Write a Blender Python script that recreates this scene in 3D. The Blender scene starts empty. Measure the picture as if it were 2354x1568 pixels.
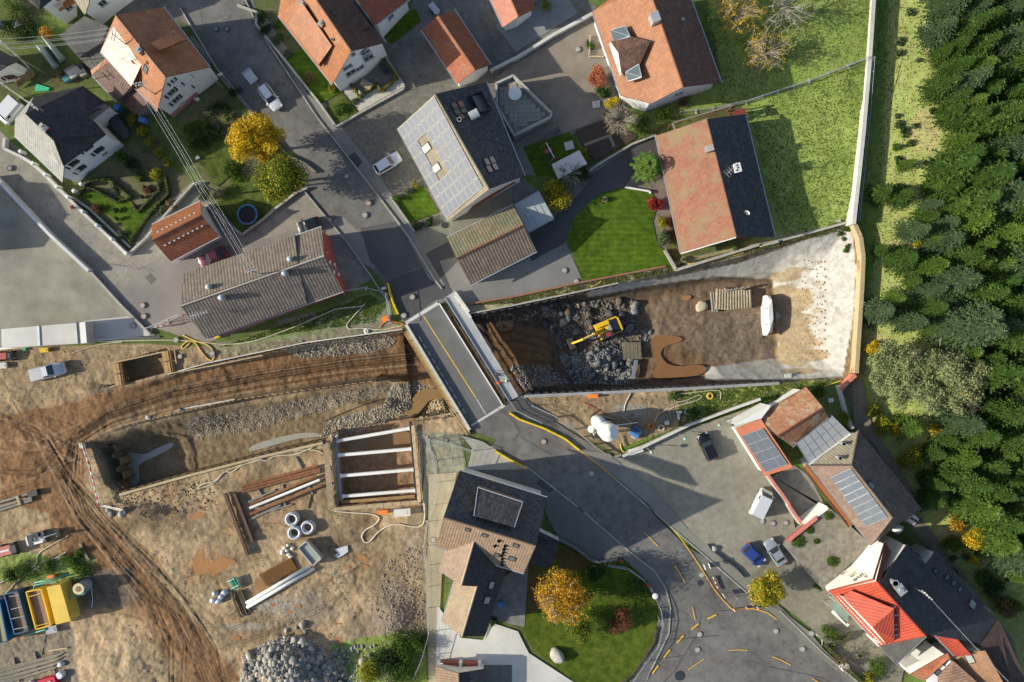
import bpy,math,random
import numpy as np
from mathutils import Vector,Matrix
SC=bpy.context.scene
COL=SC.collection
R=math.radians
rnd=random.Random(7)
H=112.0
PPM=2353/144.0
CX,CY=1176.5,784.0
cam=bpy.data.cameras.new('camera');cam.lens=28.0;cam.sensor_width=36.0
cam.clip_start=1.0;cam.clip_end=3000
camo=bpy.data.objects.new('camera',cam);COL.objects.link(camo)
camo.location=(0,0,H);SC.camera=camo
SUN_EL,SUN_AZ=R(24.0),R(187.0)
sund=Vector((math.cos(SUN_EL)*math.cos(SUN_AZ),math.cos(SUN_EL)*math.sin(SUN_AZ),math.sin(SUN_EL)))
W=bpy.data.worlds.new("World");SC.world=W;W.use_nodes=True
nt=W.node_tree;nt.nodes.clear()
sk=nt.nodes.new('ShaderNodeTexSky');sk.sky_type='NISHITA';sk.sun_disc=False
sk.sun_elevation=SUN_EL;sk.sun_rotation=math.atan2(sund.x,sund.y);sk.air_density=1.0;sk.dust_density=1.5
bg=nt.nodes.new('ShaderNodeBackground');bg.inputs[1].default_value=0.12
wo=nt.nodes.new('ShaderNodeOutputWorld')
nt.links.new(sk.outputs[0],bg.inputs[0]);nt.links.new(bg.outputs[0],wo.inputs[0])
sl=bpy.data.lights.new('sun','SUN');sl.energy=4.7;sl.angle=R(0.6);sl.color=(1.0,0.925,0.76)
so=bpy.data.objects.new('sun',sl);COL.objects.link(so)
so.rotation_euler=sund.to_track_quat('Z','Y').to_euler();so.location=(-80,0,60)
vs=SC.view_settings;vs.view_transform='Standard';vs.look='None';vs.gamma=1;vs.use_curve_mapping=False
vs.exposure=0.5
OX=[0,850/1.4875,1700/1.4875,2600/1.4875]
OY=[0,550/1.4875,1150/1.4875,1732/1.4875]
K=.25724
def Z(cr,x,y):
 if cr=='BB':return(873.9+.20154*x,638.7+.20154*y)
 if cr=='EX':return(1243.7+.11492*x,705.9+.11492*y)
 if cr=='CO':return(.15094*x,1331.1+.15094*y)
 return(OX[int(cr[0])]+K*x,OY[int(cr[1])]+K*y)
def ZZ(cr,*p):return[Z(cr,p[i],p[i+1])for i in range(0,len(p),2)]
def P(dx,dy,h=0.0):  # image pixel dx,dy to world point at height h
 s=(H-h)/H/PPM
 return Vector(((dx-CX)*s,-(dy-CY)*s,h))
ORG={}
def tag(o,label=None,cat=None,group=None,kind=None):
 if label:o['label']=label
 if cat:o['category']=cat
 if group:o['group']=group
 if kind:o['kind']=kind
 return o
def thing(name,label,cat,loc,group=None,rz=0.0):
 o=bpy.data.objects.new(name,None);COL.objects.link(o)
 o.empty_display_size=.3
 o.location=loc;o.rotation_euler=(0,0,rz)
 ORG[o]=Vector(loc)
 return tag(o,label,cat,group)
def mesh_np(name,v,f,mat,smooth=False):
 """v (n,3); f (m,k) with one k"""
 me=bpy.data.meshes.new(name)
 v=np.asarray(v,dtype=np.float32);f=np.asarray(f,dtype=np.int32)
 m,k=f.shape
 me.vertices.add(len(v));me.vertices.foreach_set('co',v.ravel())
 me.loops.add(m*k);me.loops.foreach_set('vertex_index',f.ravel())
 me.polygons.add(m);me.polygons.foreach_set('loop_start',np.arange(0,m*k,k,dtype=np.int32))
 try:me.polygons.foreach_set('loop_total',np.full(m,k,dtype=np.int32))
 except Exception:pass
 if smooth:me.polygons.foreach_set('use_smooth',np.ones(m,dtype=bool))
 me.update(calc_edges=True)
 if mat:me.materials.append(mat)
 return me
def link(name,me,parent=None,loc=None):
 o=bpy.data.objects.new(name,me);COL.objects.link(o)
 if parent:
  o.parent=parent
 if loc is not None:o.location=loc
 return o
class MB:
 """collects shapes (world coordinates) for ONE mesh object"""
 def __init__(s):s.v=[];s.f=[];s.uv={};s.sm=set()
 def poly(s,pts,uv=None):
  n=len(s.v);s.v+=[tuple(p)for p in pts];s.f.append(tuple(range(n,n+len(pts))))
  if uv:s.uv[len(s.f)-1]=uv
  return s
 def raw(s,vs,fs):
  n=len(s.v);s.v+=[tuple(p)for p in vs];s.f+=[tuple(i+n for i in f)for f in fs];return s
 def box(s,c,size,rz=0.0,tilt=None):
  x,y,z=size[0]/2,size[1]/2,size[2]/2
  vs=[Vector((a*x,b*y,d*z))for d in(-1,1)for a,b in((-1,-1),(1,-1),(1,1),(-1,1))]
  m=Matrix.Rotation(rz,3,'Z')
  if tilt:m=m @ Matrix.Rotation(tilt[0],3,'X')@ Matrix.Rotation(tilt[1],3,'Y')
  vs=[m @ q+Vector(c)for q in vs]
  return s.raw(vs,[(3,2,1,0),(4,5,6,7),(0,1,5,4),(1,2,6,5),(2,3,7,6),(3,0,4,7)])
 def bar(s,a,b,w,h):
  """box beam from a to b, w wide (level), h high, centred on the line"""
  a=Vector(a);b=Vector(b);d=(b-a)
  if d.length<1e-6:return s
  d.normalize();up=Vector((0,0,1))
  if abs(d.z)>.99:up=Vector((1,0,0))
  l=d.cross(up).normalized()*w/2;u=l.cross(d).normalized()*h/2
  vs=[a-l-u,a+l-u,a+l+u,a-l+u,b-l-u,b+l-u,b+l+u,b-l+u]
  return s.raw(vs,[(0,1,2,3),(7,6,5,4),(0,4,5,1),(1,5,6,2),(2,6,7,3),(3,7,4,0)])
 def prism(s,pts,z0,z1):
  n=len(pts)
  area=sum(pts[i][0]*pts[(i+1)%n][1]-pts[(i+1)%n][0]*pts[i][1]for i in range(n))
  if area<0:pts=pts[::-1]
  vs=[(p[0],p[1],z0)for p in pts]+[(p[0],p[1],z1)for p in pts]
  return s.raw(vs,[tuple(range(n-1,-1,-1)),tuple(range(n,2*n))]+[(i,(i+1)%n,n+(i+1)%n,n+i)for i in range(n)])
 def tube(s,pts,r,n=6,r1=None,cap=True):
  pts=[Vector(p)for p in pts];m=len(pts);base=len(s.v)
  for i,p in enumerate(pts):
   d=(pts[min(i+1,m-1)]-pts[max(i-1,0)])
   d=d.normalized()if d.length>1e-9 else Vector((0,0,1))
   a=Vector((0,0,1))if abs(d.z)<.9 else Vector((1,0,0))
   l=d.cross(a).normalized();u=l.cross(d).normalized()
   rr=r if r1 is None else r+(r1-r)*i/max(1,m-1)
   for k in range(n):
    t=2*math.pi*k/n
    s.v.append(tuple(p+l*(math.cos(t)*rr)+u*(math.sin(t)*rr)))
  for i in range(m-1):
   for k in range(n):
    a=base+i*n+k;b=base+i*n+(k+1)%n
    s.f.append((a,b,b+n,a+n))
  if cap:
   s.f.append(tuple(range(base+n-1,base-1,-1)))
   s.f.append(tuple(range(base+(m-1)*n,base+m*n)))
  return s
 def cyl(s,c,r,z0,z1,n=16,r1=None):
  return s.tube([(c[0],c[1],z0),(c[0],c[1],z1)],r,n,r1)
 def lathe(s,c,prof,n=20,axis='z'):
  b=len(s.v)
  for(r,z)in prof:
   for k in range(n):
    t=2*math.pi*k/n
    s.v.append((c[0]+r*math.cos(t),c[1]+r*math.sin(t),c[2]+z))
  for i in range(len(prof)-1):
   for k in range(n):
    a=b+i*n+k;d=b+i*n+(k+1)%n
    s.f.append((a,d,d+n,a+n))
  s.f.append(tuple(b+k for k in range(n-1,-1,-1)))
  s.f.append(tuple(b+(len(prof)-1)*n+k for k in range(n)))
  return s
 def build(s,name,mat,parent=None,smooth=False,org=None,**tags):
  top=parent
  if org is None:
   while top is not None and top.parent is not None:top=top.parent
   org=ORG.get(top,Vector((0,0,0)))
  me=bpy.data.meshes.new(name)
  me.from_pydata([(a-org.x,b-org.y,c-org.z)for a,b,c in s.v],[],s.f)
  if s.uv:
   ul=me.uv_layers.new(name='UVMap')
   for fi,uvs in s.uv.items():
    for li,q in zip(me.polygons[fi].loop_indices,uvs):ul.data[li].uv=q
  for mm in(mat if isinstance(mat,(list,tuple))else[mat]):me.materials.append(mm)
  if smooth:me.polygons.foreach_set('use_smooth',[True]*len(me.polygons))
  me.update()
  o=link(name,me,parent)
  if parent is None and org.length>0:o.location=org
  if tags:tag(o,**tags)
  return o
def solo(name,mb,mat,label,cat,group=None,kind=None,smooth=False):
 """a thing that is one mesh; origin at its middle bottom"""
 a=np.array(mb.v);c=Vector(((a[:,0].min()+a[:,0].max())/2,(a[:,1].min()+a[:,1].max())/2,a[:,2].min()))
 o=mb.build(name,mat,None,smooth,org=c);ORG[o]=c
 return tag(o,label,cat,group,kind)
def copy_tree(root,loc=None,rz=None,label=None,parent=None,scale=None):
 c=root.copy();COL.objects.link(c);c.parent=parent
 if loc is not None:c.location=loc
 if rz is not None:c.rotation_euler=(0,0,rz)
 if scale is not None:c.scale=scale
 if label:c['label']=label
 for ch in root.children:
  copy_tree(ch,parent=c)
 return c
def _nodes(name):
 m=bpy.data.materials.new(name);m.use_nodes=True
 n=m.node_tree;b=n.nodes['Principled BSDF'];return m,n,b
def _mul(c,k):return(min(1,max(0,c[0]*k)),min(1,max(0,c[1]*k)),min(1,max(0,c[2]*k)),1)
def _noise(n,scale,detail=3,vec=None,rough=.6):
 t=n.nodes.new('ShaderNodeTexNoise');t.inputs['Scale'].default_value=scale
 t.inputs['Detail'].default_value=detail;t.inputs['Roughness'].default_value=rough
 if vec is None:
  g=n.nodes.get('GEO')or n.nodes.new('ShaderNodeNewGeometry');g.name='GEO'
  vec=g.outputs['Position']
 n.links.new(vec,t.inputs['Vector']);return t
def _mix(n,fac,a,b,mode='MIX'):
 x=n.nodes.new('ShaderNodeMix');x.data_type='RGBA';x.blend_type=mode
 for s,val in((0,fac),(6,a),(7,b)):
  if hasattr(val,'links')or hasattr(val,'is_linked'):n.links.new(val,x.inputs[s])
  elif s==0:x.inputs[0].default_value=val
  else:x.inputs[s].default_value=val if len(val)==4 else(*val,1)
 return x.outputs[2]
def _ramp(n,fac,stops):
 r=n.nodes.new('ShaderNodeValToRGB');e=r.color_ramp.elements
 while len(e)<len(stops):e.new(.5)
 for q,(p,c)in zip(e,stops):q.position=p;q.color=c if len(c)==4 else(*c,1)
 n.links.new(fac,r.inputs[0]);return r.outputs[0]
def _map(n,v,a,b,c,d):
 m=n.nodes.new('ShaderNodeMapRange');n.links.new(v,m.inputs[0])
 for i,q in enumerate((a,b,c,d)):m.inputs[i+1].default_value=q
 return m.outputs[0]
def _math(n,op,a,b=None):
 m=n.nodes.new('ShaderNodeMath');m.operation=op
 for i,q in enumerate((a,b)):
  if q is None:continue
  if hasattr(q,'is_linked'):n.links.new(q,m.inputs[i])
  else:m.inputs[i].default_value=q
 return m.outputs[0]
def _bump(n,b,h,strength,dist):
 u=n.nodes.new('ShaderNodeBump');u.inputs['Strength'].default_value=strength;u.inputs['Distance'].default_value=dist
 n.links.new(h,u.inputs['Height'])
 prev=b.inputs['Normal'].links
 if prev:n.links.new(prev[0].from_socket,u.inputs['Normal'])
 n.links.new(u.outputs[0],b.inputs['Normal'])
def M(name,col,rough=.8,var=.15,scale=1.2,fine=9.,metal=0.,bump=0.,col2=None,spec=.4,big=.12,crack=0):
 m,n,b=_nodes(name)
 b.inputs['Roughness'].default_value=rough;b.inputs['Metallic'].default_value=metal
 b.inputs['Specular IOR Level'].default_value=spec
 if var or col2:
  a=_noise(n,scale,4);f=_noise(n,fine,3)
  c=_mix(n,_map(n,a.outputs[0],.3,.7,0,1),_mul(col,1-var),(*(col2 or _mul(col,1+var)[:3]),1))
  c=_mix(n,1.,c,_ramp(n,f.outputs[0],[(.3,(1-var*.8,)*3),(.7,(1+var*.5 if 1+var*.5<1 else 1,)*3)]),'MULTIPLY')
  if big:
   g=_noise(n,.13,3);c=_mix(n,1.,c,_ramp(n,g.outputs[0],[(.35,(1-big*1.6,)*3),(.65,(1,1,1))]),'MULTIPLY')
  if crack:
   g=_noise(n,.6,4);v=n.nodes.new('ShaderNodeTexVoronoi');v.feature='DISTANCE_TO_EDGE';v.inputs['Scale'].default_value=crack
   ad=_mix(n,.12,n.nodes['GEO'].outputs['Position'],g.outputs[1],'ADD');n.links.new(ad,v.inputs['Vector'])
   c=_mix(n,1.,c,_ramp(n,v.outputs['Distance'],[(.0,(.74,.74,.74)),(.010,(1,1,1))]),'MULTIPLY')
   st=_noise(n,.9,6,rough=.75);c=_mix(n,1.,c,_ramp(n,st.outputs[0],[(.36,(.72,.71,.70)),(.46,(1,1,1))]),'MULTIPLY')
  n.links.new(c,b.inputs['Base Color'])
  if bump:_bump(n,b,f.outputs[0],bump,.05)
 else:b.inputs['Base Color'].default_value=(*col,1)
 return m
def leafmat(name,cols,trans=.25):
 m,n,b=_nodes(name)
 g=n.nodes.new('ShaderNodeNewGeometry')
 k=len(cols)
 c=_ramp(n,g.outputs['Random Per Island'],[(i/max(1,k-1),q)for i,q in enumerate(cols)])
 no=_noise(n,.7,2)
 c=_mix(n,1.,c,_ramp(n,no.outputs[0],[(.3,(.62,.62,.62)),(.7,(1,1,1))]),'MULTIPLY')
 n.links.new(c,b.inputs['Base Color']);b.inputs['Roughness'].default_value=.65
 b.inputs['Specular IOR Level'].default_value=.15
 t=n.nodes.new('ShaderNodeBsdfTranslucent');n.links.new(c,t.inputs[0])
 mx=n.nodes.new('ShaderNodeMixShader');mx.inputs[0].default_value=trans
 out=n.nodes['Material Output']
 n.links.new(b.outputs[0],mx.inputs[1]);n.links.new(t.outputs[0],mx.inputs[2]);n.links.new(mx.outputs[0],out.inputs[0])
 return m
def roofmat(name,c1,c2,tw=.3,th=.34,rough=.75,moss=None,mossamt=.5,rib=.6,spec=.3,tvar=.8,lichen=None):
 """tiles: UVs are metres along the eave (u) and up the slope (v)"""
 m,n,b=_nodes(name)
 uv=n.nodes.new('ShaderNodeUVMap');sp=n.nodes.new('ShaderNodeSeparateXYZ');n.links.new(uv.outputs[0],sp.inputs[0])
 u=_math(n,'DIVIDE',sp.outputs[0],tw);v=_math(n,'DIVIDE',sp.outputs[1],th)
 fu=_math(n,'FLOOR',u);fv=_math(n,'FLOOR',v)
 cb=n.nodes.new('ShaderNodeCombineXYZ');n.links.new(fu,cb.inputs[0]);n.links.new(fv,cb.inputs[1])
 wn=n.nodes.new('ShaderNodeTexWhiteNoise');n.links.new(cb.outputs[0],wn.inputs[0])
 c=_mix(n,_math(n,'MULTIPLY',wn.outputs[0],tvar),c1,c2)
 no=_noise(n,.8,4)
 c=_mix(n,1.,c,_ramp(n,no.outputs[0],[(.3,(.74,.74,.74)),(.7,(1,1,1))]),'MULTIPLY')
 if moss:
  mo=_noise(n,.45,6,rough=.7)
  c=_mix(n,_map(n,mo.outputs[0],.62-mossamt*.22,.78-mossamt*.22,0,.85),c,moss)
 if lichen:
  li=_noise(n,3.2,4,rough=.8)
  c=_mix(n,_map(n,li.outputs[0],.62,.68,0,.7),c,lichen)
 fr=_math(n,'FRACT',v);ur=_math(n,'FRACT',u)
 jd=_math(n,'MINIMUM',_map(n,fr,0,.16,.55,1),_map(n,_math(n,'ABSOLUTE',_math(n,'SUBTRACT',ur,.5)),.34,.5,1,1-.55*rib))
 cc=n.nodes.new('ShaderNodeCombineColor')
 for i in range(3):n.links.new(jd,cc.inputs[i])
 c=_mix(n,1.,c,cc.outputs[0],'MULTIPLY')
 n.links.new(c,b.inputs['Base Color']);b.inputs['Roughness'].default_value=rough;b.inputs['Specular IOR Level'].default_value=spec
 hh=_math(n,'ADD',_math(n,'MULTIPLY',_math(n,'SUBTRACT',1.,fr),.5),_math(n,'MULTIPLY',_math(n,'SINE',_math(n,'MULTIPLY',ur,3.14159)),rib))
 _bump(n,b,hh,.5,.05)
 return m
asphalt=M('asphalt',(.185,.18,.17),.9,.20,.8,25,bump=.3,big=.22,crack=.16)
asphalt_old=M('asphalt_old',(.19,.18,.165),.9,.2,.45,20,bump=.2,col2=(.235,.225,.2),crack=.2)
asphalt_new=M('asphalt_new',(.075,.075,.078),.85,.10,.5,25)
asphalt_pale=M('asphalt_pale',(.29,.27,.225),.9,.18,.5,18,bump=.2,crack=.22)
asphalt_yard=M('asphalt_yard',(.29,.272,.22),.9,.2,.35,14,bump=.3,col2=(.35,.33,.27))
conc=M('concrete',(.42,.405,.36),.85,.12,.8,10)
conc_pale=M('concrete_pale',(.58,.57,.53),.8,.08,.5,10)
conc_dark=M('concrete_dark',(.22,.215,.2),.9,.25,.9,10)
white=M('white_paint',(.78,.78,.75),.7,.04,.4,5)
whitew=M('render_white',(.74,.75,.74),.8,.05,.3,6,big=.05)
whitew2=M('render_cream',(.76,.73,.66),.8,.05,.3,6,big=.05)
pink=M('render_pink',(.45,.22,.2),.8,.08)
redwall=M('render_red',(.36,.075,.06),.75,.08)
redpaint=M('red_cladding',(.55,.05,.02),.6,.05)
wood=M('wood',(.30,.19,.10),.8,.2,3)
wood_orange=M('wood_orange',(.50,.20,.055),.7,.15,3)
wood_pale=M('timber_pale',(.47,.37,.22),.8,.15,3)
wood_grey=M('wood_weathered',(.27,.25,.21),.85,.2,3)
wood_brown=M('wood_brown',(.13,.06,.035),.7,.15,3)
steel_rust=M('rusty_steel',(.25,.11,.05),.85,.3,2)
steel_brown=M('trench_sheet',(.36,.22,.09),.7,.25,1.5)
steel_grey=M('steel_grey',(.36,.38,.40),.5,.1,metal=.6)
galv=M('galvanised',(.55,.57,.58),.45,.08,metal=.55)
dark_metal=M('dark_metal',(.05,.055,.06),.5,.1,metal=.3)
black=M('black_rubber',(.02,.02,.02),.8,0)
yellow=M('yellow_paint',(.75,.48,.02),.5,.1,2)
yellow_line=M('yellow_marking',(.75,.47,.06),.7,.12,3)
orange_m=M('orange_plastic',(.80,.22,.03),.5,.05)
white_line=M('white_marking',(.65,.64,.6),.7,.15,3)
bluep=M('blue_paint',(.03,.10,.22),.5,.15,2)
blue_bright=M('blue_plastic',(.08,.25,.62),.4,.05)
green_pipe=M('green_pipe',(.02,.42,.25),.4,.05)
hose_m=M('hose_cream',(.62,.56,.42),.6,.1,4)
hose_y=M('hose_yellow',(.72,.50,.12),.6,.1,4)
red_m=M('red_paint',(.55,.04,.035),.45,.05)
salmon=M('salmon_paint',(.62,.22,.17),.6,.06)
glass,_n,_b=_nodes('glass_pane');_b.inputs['Base Color'].default_value=(.04,.05,.06,1);_b.inputs['Roughness'].default_value=.12
carglass,_n,_b=_nodes('car_glass');_b.inputs['Base Color'].default_value=(.02,.028,.035,1);_b.inputs['Roughness'].default_value=.06
canopy_glass,_n,_b=_nodes('canopy_glass');_b.inputs['Base Color'].default_value=(.40,.42,.43,1);_b.inputs['Roughness'].default_value=.4;_b.inputs['Alpha'].default_value=.88
tyre=black
print('p1 ok')
# ================================================================ TERRAIN
LAT={}
def vnoise(x,y,s,seed=0):
 if seed not in LAT:LAT[seed]=np.random.RandomState(seed).rand(256,256)
 g=LAT[seed]
 a=x/s+1000.0;b=y/s+1000.0
 i=np.floor(a).astype(int);j=np.floor(b).astype(int);fa=a-i;fb=b-j
 fa=fa*fa*(3-2*fa);fb=fb*fb*(3-2*fb);i&=255;j&=255;i1=(i+1)&255;j1=(j+1)&255
 return(g[i,j]*(1-fa)+g[i1,j]*fa)*(1-fb)+(g[i,j1]*(1-fa)+g[i1,j1]*fa)*fb
def fbm(x,y,s,seed=0,o=4):
 r=0;a=.5;t=0
 for k in range(o):r=r+a*vnoise(x,y,s,seed+k);t+=a;a*=.55;s*=.5
 return r/t
def seg_dist(px,py,a,b):
 dx,dy=b[0]-a[0],b[1]-a[1];L=dx*dx+dy*dy+1e-9
 t=np.clip(((px-a[0])*dx+(py-a[1])*dy)/L,0,1)
 return np.hypot(px-a[0]-t*dx,py-a[1]-t*dy)
def sdf(px,py,poly):
 """signed distance to polygon, positive inside"""
 d=np.full(np.shape(px),1e9);ins=np.zeros(np.shape(px),dtype=bool);n=len(poly)
 for i in range(n):
  a=poly[i];b=poly[(i+1)%n]
  d=np.minimum(d,seg_dist(px,py,a,b))
  if a[1]!=b[1]:
   c=((a[1]>py)!=(b[1]>py))&(px<(b[0]-a[0])*(py-a[1])/(b[1]-a[1])+a[0])
   ins^=c
 return np.where(ins,d,-d)
def line_dist(px,py,pts):
 d=np.full(np.shape(px),1e9)
 for a,b in zip(pts[:-1],pts[1:]):d=np.minimum(d,seg_dist(px,py,a,b))
 return d
def sm(x,a,b):
 t=np.clip((x-a)/(b-a),0,1);return t*t*(3-2*t)
def plan(pts,h):
 s=(H-h)/H
 return[(CX+(x-CX)*s,CY+(y-CY)*s)for x,y in pts]
FE=-6.0
E_TOP=[(1000,742),(1180,703),(1300,678),(1530,628),(1700,590),(1815,553),(1950,514),(1962,530),(1968,620),(1962,720),(1950,820),(1936,866),(1860,877),(1600,893),(1400,903),(1204,912),(1060,950)]
E_FLOOR=plan([(1000,748),(1180,709),(1300,684),(1350,690),(1500,668),(1640,648),(1770,640),(1782,700),(1780,824),(1640,842),(1610,864),(1440,888),(1400,893),(1204,903),(1060,940)],FE)
CHAN=[(918,758),(1090,718),(1208,912),(1110,935),(1042,958),(950,968),(940,960)]
HAULP=[(230,900),(300,893),(386,862),(480,833),(700,790),(925,757),(960,790),(1000,900),(900,880),(860,878),(660,905),(540,922),(430,945),(300,975),(205,1008),(150,1010),(150,930)]
BENCH=[(205,1010),(300,977),(430,946),(540,922),(660,905),(860,878),(960,880),(1000,900),(1042,958),(945,966),(850,975),(765,992),(742,1018),(600,1050),(430,1092),(275,1136),(240,1110)]
BOX=[(764,990),(946,962),(966,1152),(778,1164)]
TREN=[(262,836),(384,801),(392,853),(284,882)]
def z_of(u,v):
 """height of the terrain at plan position (u,v) in image pixels at ground level"""
 u=np.asarray(u,float);v=np.asarray(v,float)
 z=np.zeros(np.broadcast(u,v).shape)
 e=np.interp(v,[-400,0,515,620,870,1000,1200,1300,1420,1568,2000],[2012,2012,1980,1985,1960,1990,2110,2180,2310,2400,2700])
 t=np.maximum(0,(u-e-25)/PPM)
 z+=np.minimum(t,60)*.20+fbm(u,v,90,3)*np.clip(t*.15,0,.8)
 s0=np.interp(v,[0,230,262,520],[1650,1650,1795,1795]);tm=np.clip((u-s0)/PPM,0,16)
 z+=tm*.10*sm(-v,-525,-440)*(u<np.interp(v,[-400,0,135,515],[2012,2008,1999,1962])+2)
 hl=-4.6*np.clip((u-230)/720,0,1)
 d=sdf(u,v,HAULP);z=np.where(d>-1,hl*sm(d,-1,14),z)
 d=sdf(u,v,BENCH)
 dm=line_dist(u,v,[(205,1010),(300,977),(430,946),(540,922),(660,905),(860,878),(960,880)])
 deep=-4.5-.3*sm(-u,-420,-330)
 zb=hl+(deep-hl)*sm(dm+10*(fbm(u,v,40,9)-.5),2,62)
 z=np.where(d>0,zb,z)
 d=sdf(u,v,BOX);z=np.where(d>0,-3.5,z)
 d=sdf(u,v,TREN);z=np.where(d>0,-2.4,z)
 d1=sdf(u,v,E_TOP);d2=-sdf(u,v,E_FLOOR)
 z=np.where(d1>0,np.where(d2<=0,FE,FE*np.clip(d1/(d1+np.maximum(d2,0)+1e-6),0,1)),z)
 d=sdf(u,v,CHAN);z=np.where(d>0,-5.0-1.0*sm(u,1000,1150),z)
 def heap(cx,cy,rx,ry,h,base=0):
  r=np.hypot((u-cx)/rx,(v-cy)/ry)+.35*(fbm(u,v,40,int(cx))-.5)
  return h*(1-sm(r,0,1))
 for q in((672,1530,135,85,3.4),(255,1545,170,120,1.2),(900,1420,70,75,.9),(885,1540,110,50,1.0),(330,1180,120,28,1.3),
              (950,905,60,38,.0),(850,940,120,24,1.2),(1385,832,82,52,1.5),(1330,720,95,30,.5),(1530,760,200,90,.3),
              (505,1245,1,1,0),(205,898,60,22,.7),(1010,935,40,20,1.4),(1560,930,90,22,.25)):
  if q[4]:z=z+heap(*q)
 mud=MUDF(u,v)
 return z+mud*((fbm(u,v,26,11)-.5)*.35+(fbm(u,v,9,21)-.5)*.16)
MUDP=[(0,800),(330,790),(470,800),(900,740),(930,757),(1060,700),(1700,575),(1960,512),(1990,860),(1720,935),(1420,1045),(1200,925),(1060,1000),(1000,1190),(985,1568),(985,1700),(-60,1700),(-60,800)]
def MUDF(u,v):return sm(sdf(u,v,MUDP),0,14)
GRID={}
def z_grid(u,v):
 us,vs2,Zg=GRID['g'];u=np.clip(u,us[0],us[-1]-.01);v=np.clip(v,vs2[0],vs2[-1]-.01)
 i=np.clip(np.searchsorted(us,u,'right')-1,0,len(us)-2);j=np.clip(np.searchsorted(vs2,v,'right')-1,0,len(vs2)-2)
 a=(u-us[i])/(us[i+1]-us[i]);b=(v-vs2[j])/(vs2[j+1]-vs2[j])
 return(Zg[j,i]*(1-a)+Zg[j,i+1]*a)*(1-b)+(Zg[j+1,i]*(1-a)+Zg[j+1,i+1]*a)*b
def zat(u,v):return float(z_grid(u,v))
def G(dx,dy,up=0.0):
 """ground point seen at image pixel (dx,dy)"""
 z=0.0
 for _ in range(5):
  s=(H-z)/H;z=zat(CX+(dx-CX)*s,CY+(dy-CY)*s)
 p=P(dx,dy,z);p.z+=up;return p
TRACKS=[]
RUT=[0]
def paint(U,V):
 """base colours of the bare ground, looked up by the image pixel where each patch shows"""
 n=U.shape;C=np.zeros(n+(3,));wob=9*(fbm(U,V,22,5)-.5)+5*(fbm(U,V,6,6)-.5)
 n1=fbm(U,V,60,31)[...,None];n2=fbm(U,V,9,41)[...,None];n3=vnoise(U,V,3.2,51)[...,None]
 def L(c):return np.array(c)
 tan=L((.245,.182,.11));tan2=L((.39,.295,.18));brown=L((.15,.085,.042));brown2=L((.25,.142,.07))
 gra=L((.26,.25,.22));grd=L((.13,.125,.11));grs=L((.12,.20,.03));grs2=L((.17,.245,.05));dry=L((.33,.28,.14))
 soil=L((.075,.06,.042));deck=L((.40,.395,.37))
 C[:]=soil*(1-n1)+grs*n1*.9
 def put(poly,col,soft=5,w=1.0,wb=1.0):
  m=(sm(sdf(U,V,poly)+wob*wb,-soft/2,soft/2)*w)[...,None]
  C[:]=C*(1-m)+col*m
 def ell(cx,cy,rx,ry,col,w=1.,soft=.3):
  m=(sm(1-np.hypot((U-cx)/rx,(V-cy)/ry)+wob/60,0,soft)*w)[...,None]
  C[:]=C*(1-m)+col*m
 put([(1590,-200),(2010,-200),(1995,135),(1715,240),(1560,265),(1440,330),(1350,330),(1500,240),(1660,190)],grs2*(1.1-n1)+dry*n1*.35+grs*.3)
 put([(1705,245),(1992,140),(1965,520),(1560,610),(1750,540)],grs2*.72+dry*(n1*.3)+grs*(1-n2)*.25+grs*n1*.2)
 put([(1995,-200),(2700,-200),(2700,1900),(2300,1568),(2110,1200),(2000,1000),(1940,870),(1968,700),(1975,520)],dry*(.15+.75*n2)*.9+grs*(1.25-n2),wb=.5)
 put([(1990,-200),(2045,-200),(2030,400),(2015,560),(1990,700),(1972,860),(1962,860),(1968,640),(1972,510)],grs*.9+dry*n2*.25)
 for e in((2170,120,50,60),(2125,300,40,60),(2110,560,45,30),(2060,570,35,22),(2220,360,40,20),(2010,790,40,30),(2080,880,40,20),(2200,1230,60,30),(2300,1180,40,25)):
  ell(*e,dry*1.05,.6)
 put([(405,255),(505,195),(700,430),(560,545),(500,500),(470,430)],soil*1.2+grs*n2*.5)
 put([(185,425),(300,330),(420,400),(445,420),(300,575)],soil*1.4+grs*.2)
 put([(590,30),(650,0),(790,200),(770,290)],soil+grs*.2)
 put(MUDP,tan*(.85+.3*n2)+tan2*(n1-.4)*.9,wb=.3);m=(sm(fbm(U,V,55,91),.55,.7)*.5)[...,None]*(sdf(U,V,MUDP)>0)[...,None];C[:]=C*(1-m)+L((.30,.185,.095))*m
 put([(0,800),(470,795),(900,742),(925,755),(480,832),(386,860),(180,925),(0,900)],tan*(.8+.5*n2))
 put([(470,790),(890,745),(890,765),(480,825)],gra*.55+grs*n2*.5,w=.7)
 put([(500,800),(850,672),(890,690),(880,740),(520,800)],grs*.7+gra*n2*.6,w=.8)
 put([(640,735),(860,690),(900,700),(900,748),(640,765)],gra*.8*(.7+.6*n2),w=.6)
 put([(0,955),(140,930),(330,878),(640,812),(925,765),(985,800),(1010,890),(860,862),(540,905),(300,960),(200,1010),(190,1160),(330,1290),(560,1568),(240,1568),(110,1180),(0,1150)],brown*(.75+.55*n2)+brown2*n1*.35,soft=10)
 put([(205,1022),(430,952),(900,880),(930,900),(740,1010),(280,1130)],tan*.8*(.6+.7*n2),soft=8)
 put([(430,962),(640,930),(820,895),(900,880),(860,915),(700,955),(560,992),(430,1010)],(tan*.55+gra*.35)*(.6+.6*n3),soft=14)
 put([(735,1003),(760,965),(880,935),(900,885),(960,880),(1000,900),(940,930),(880,975),(780,1005)],gra*(.5+.8*n3),soft=10)
 put([(640,800),(880,762),(905,790),(860,812),(700,822)],gra*(.5+.8*n3),w=.7,soft=12)
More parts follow.
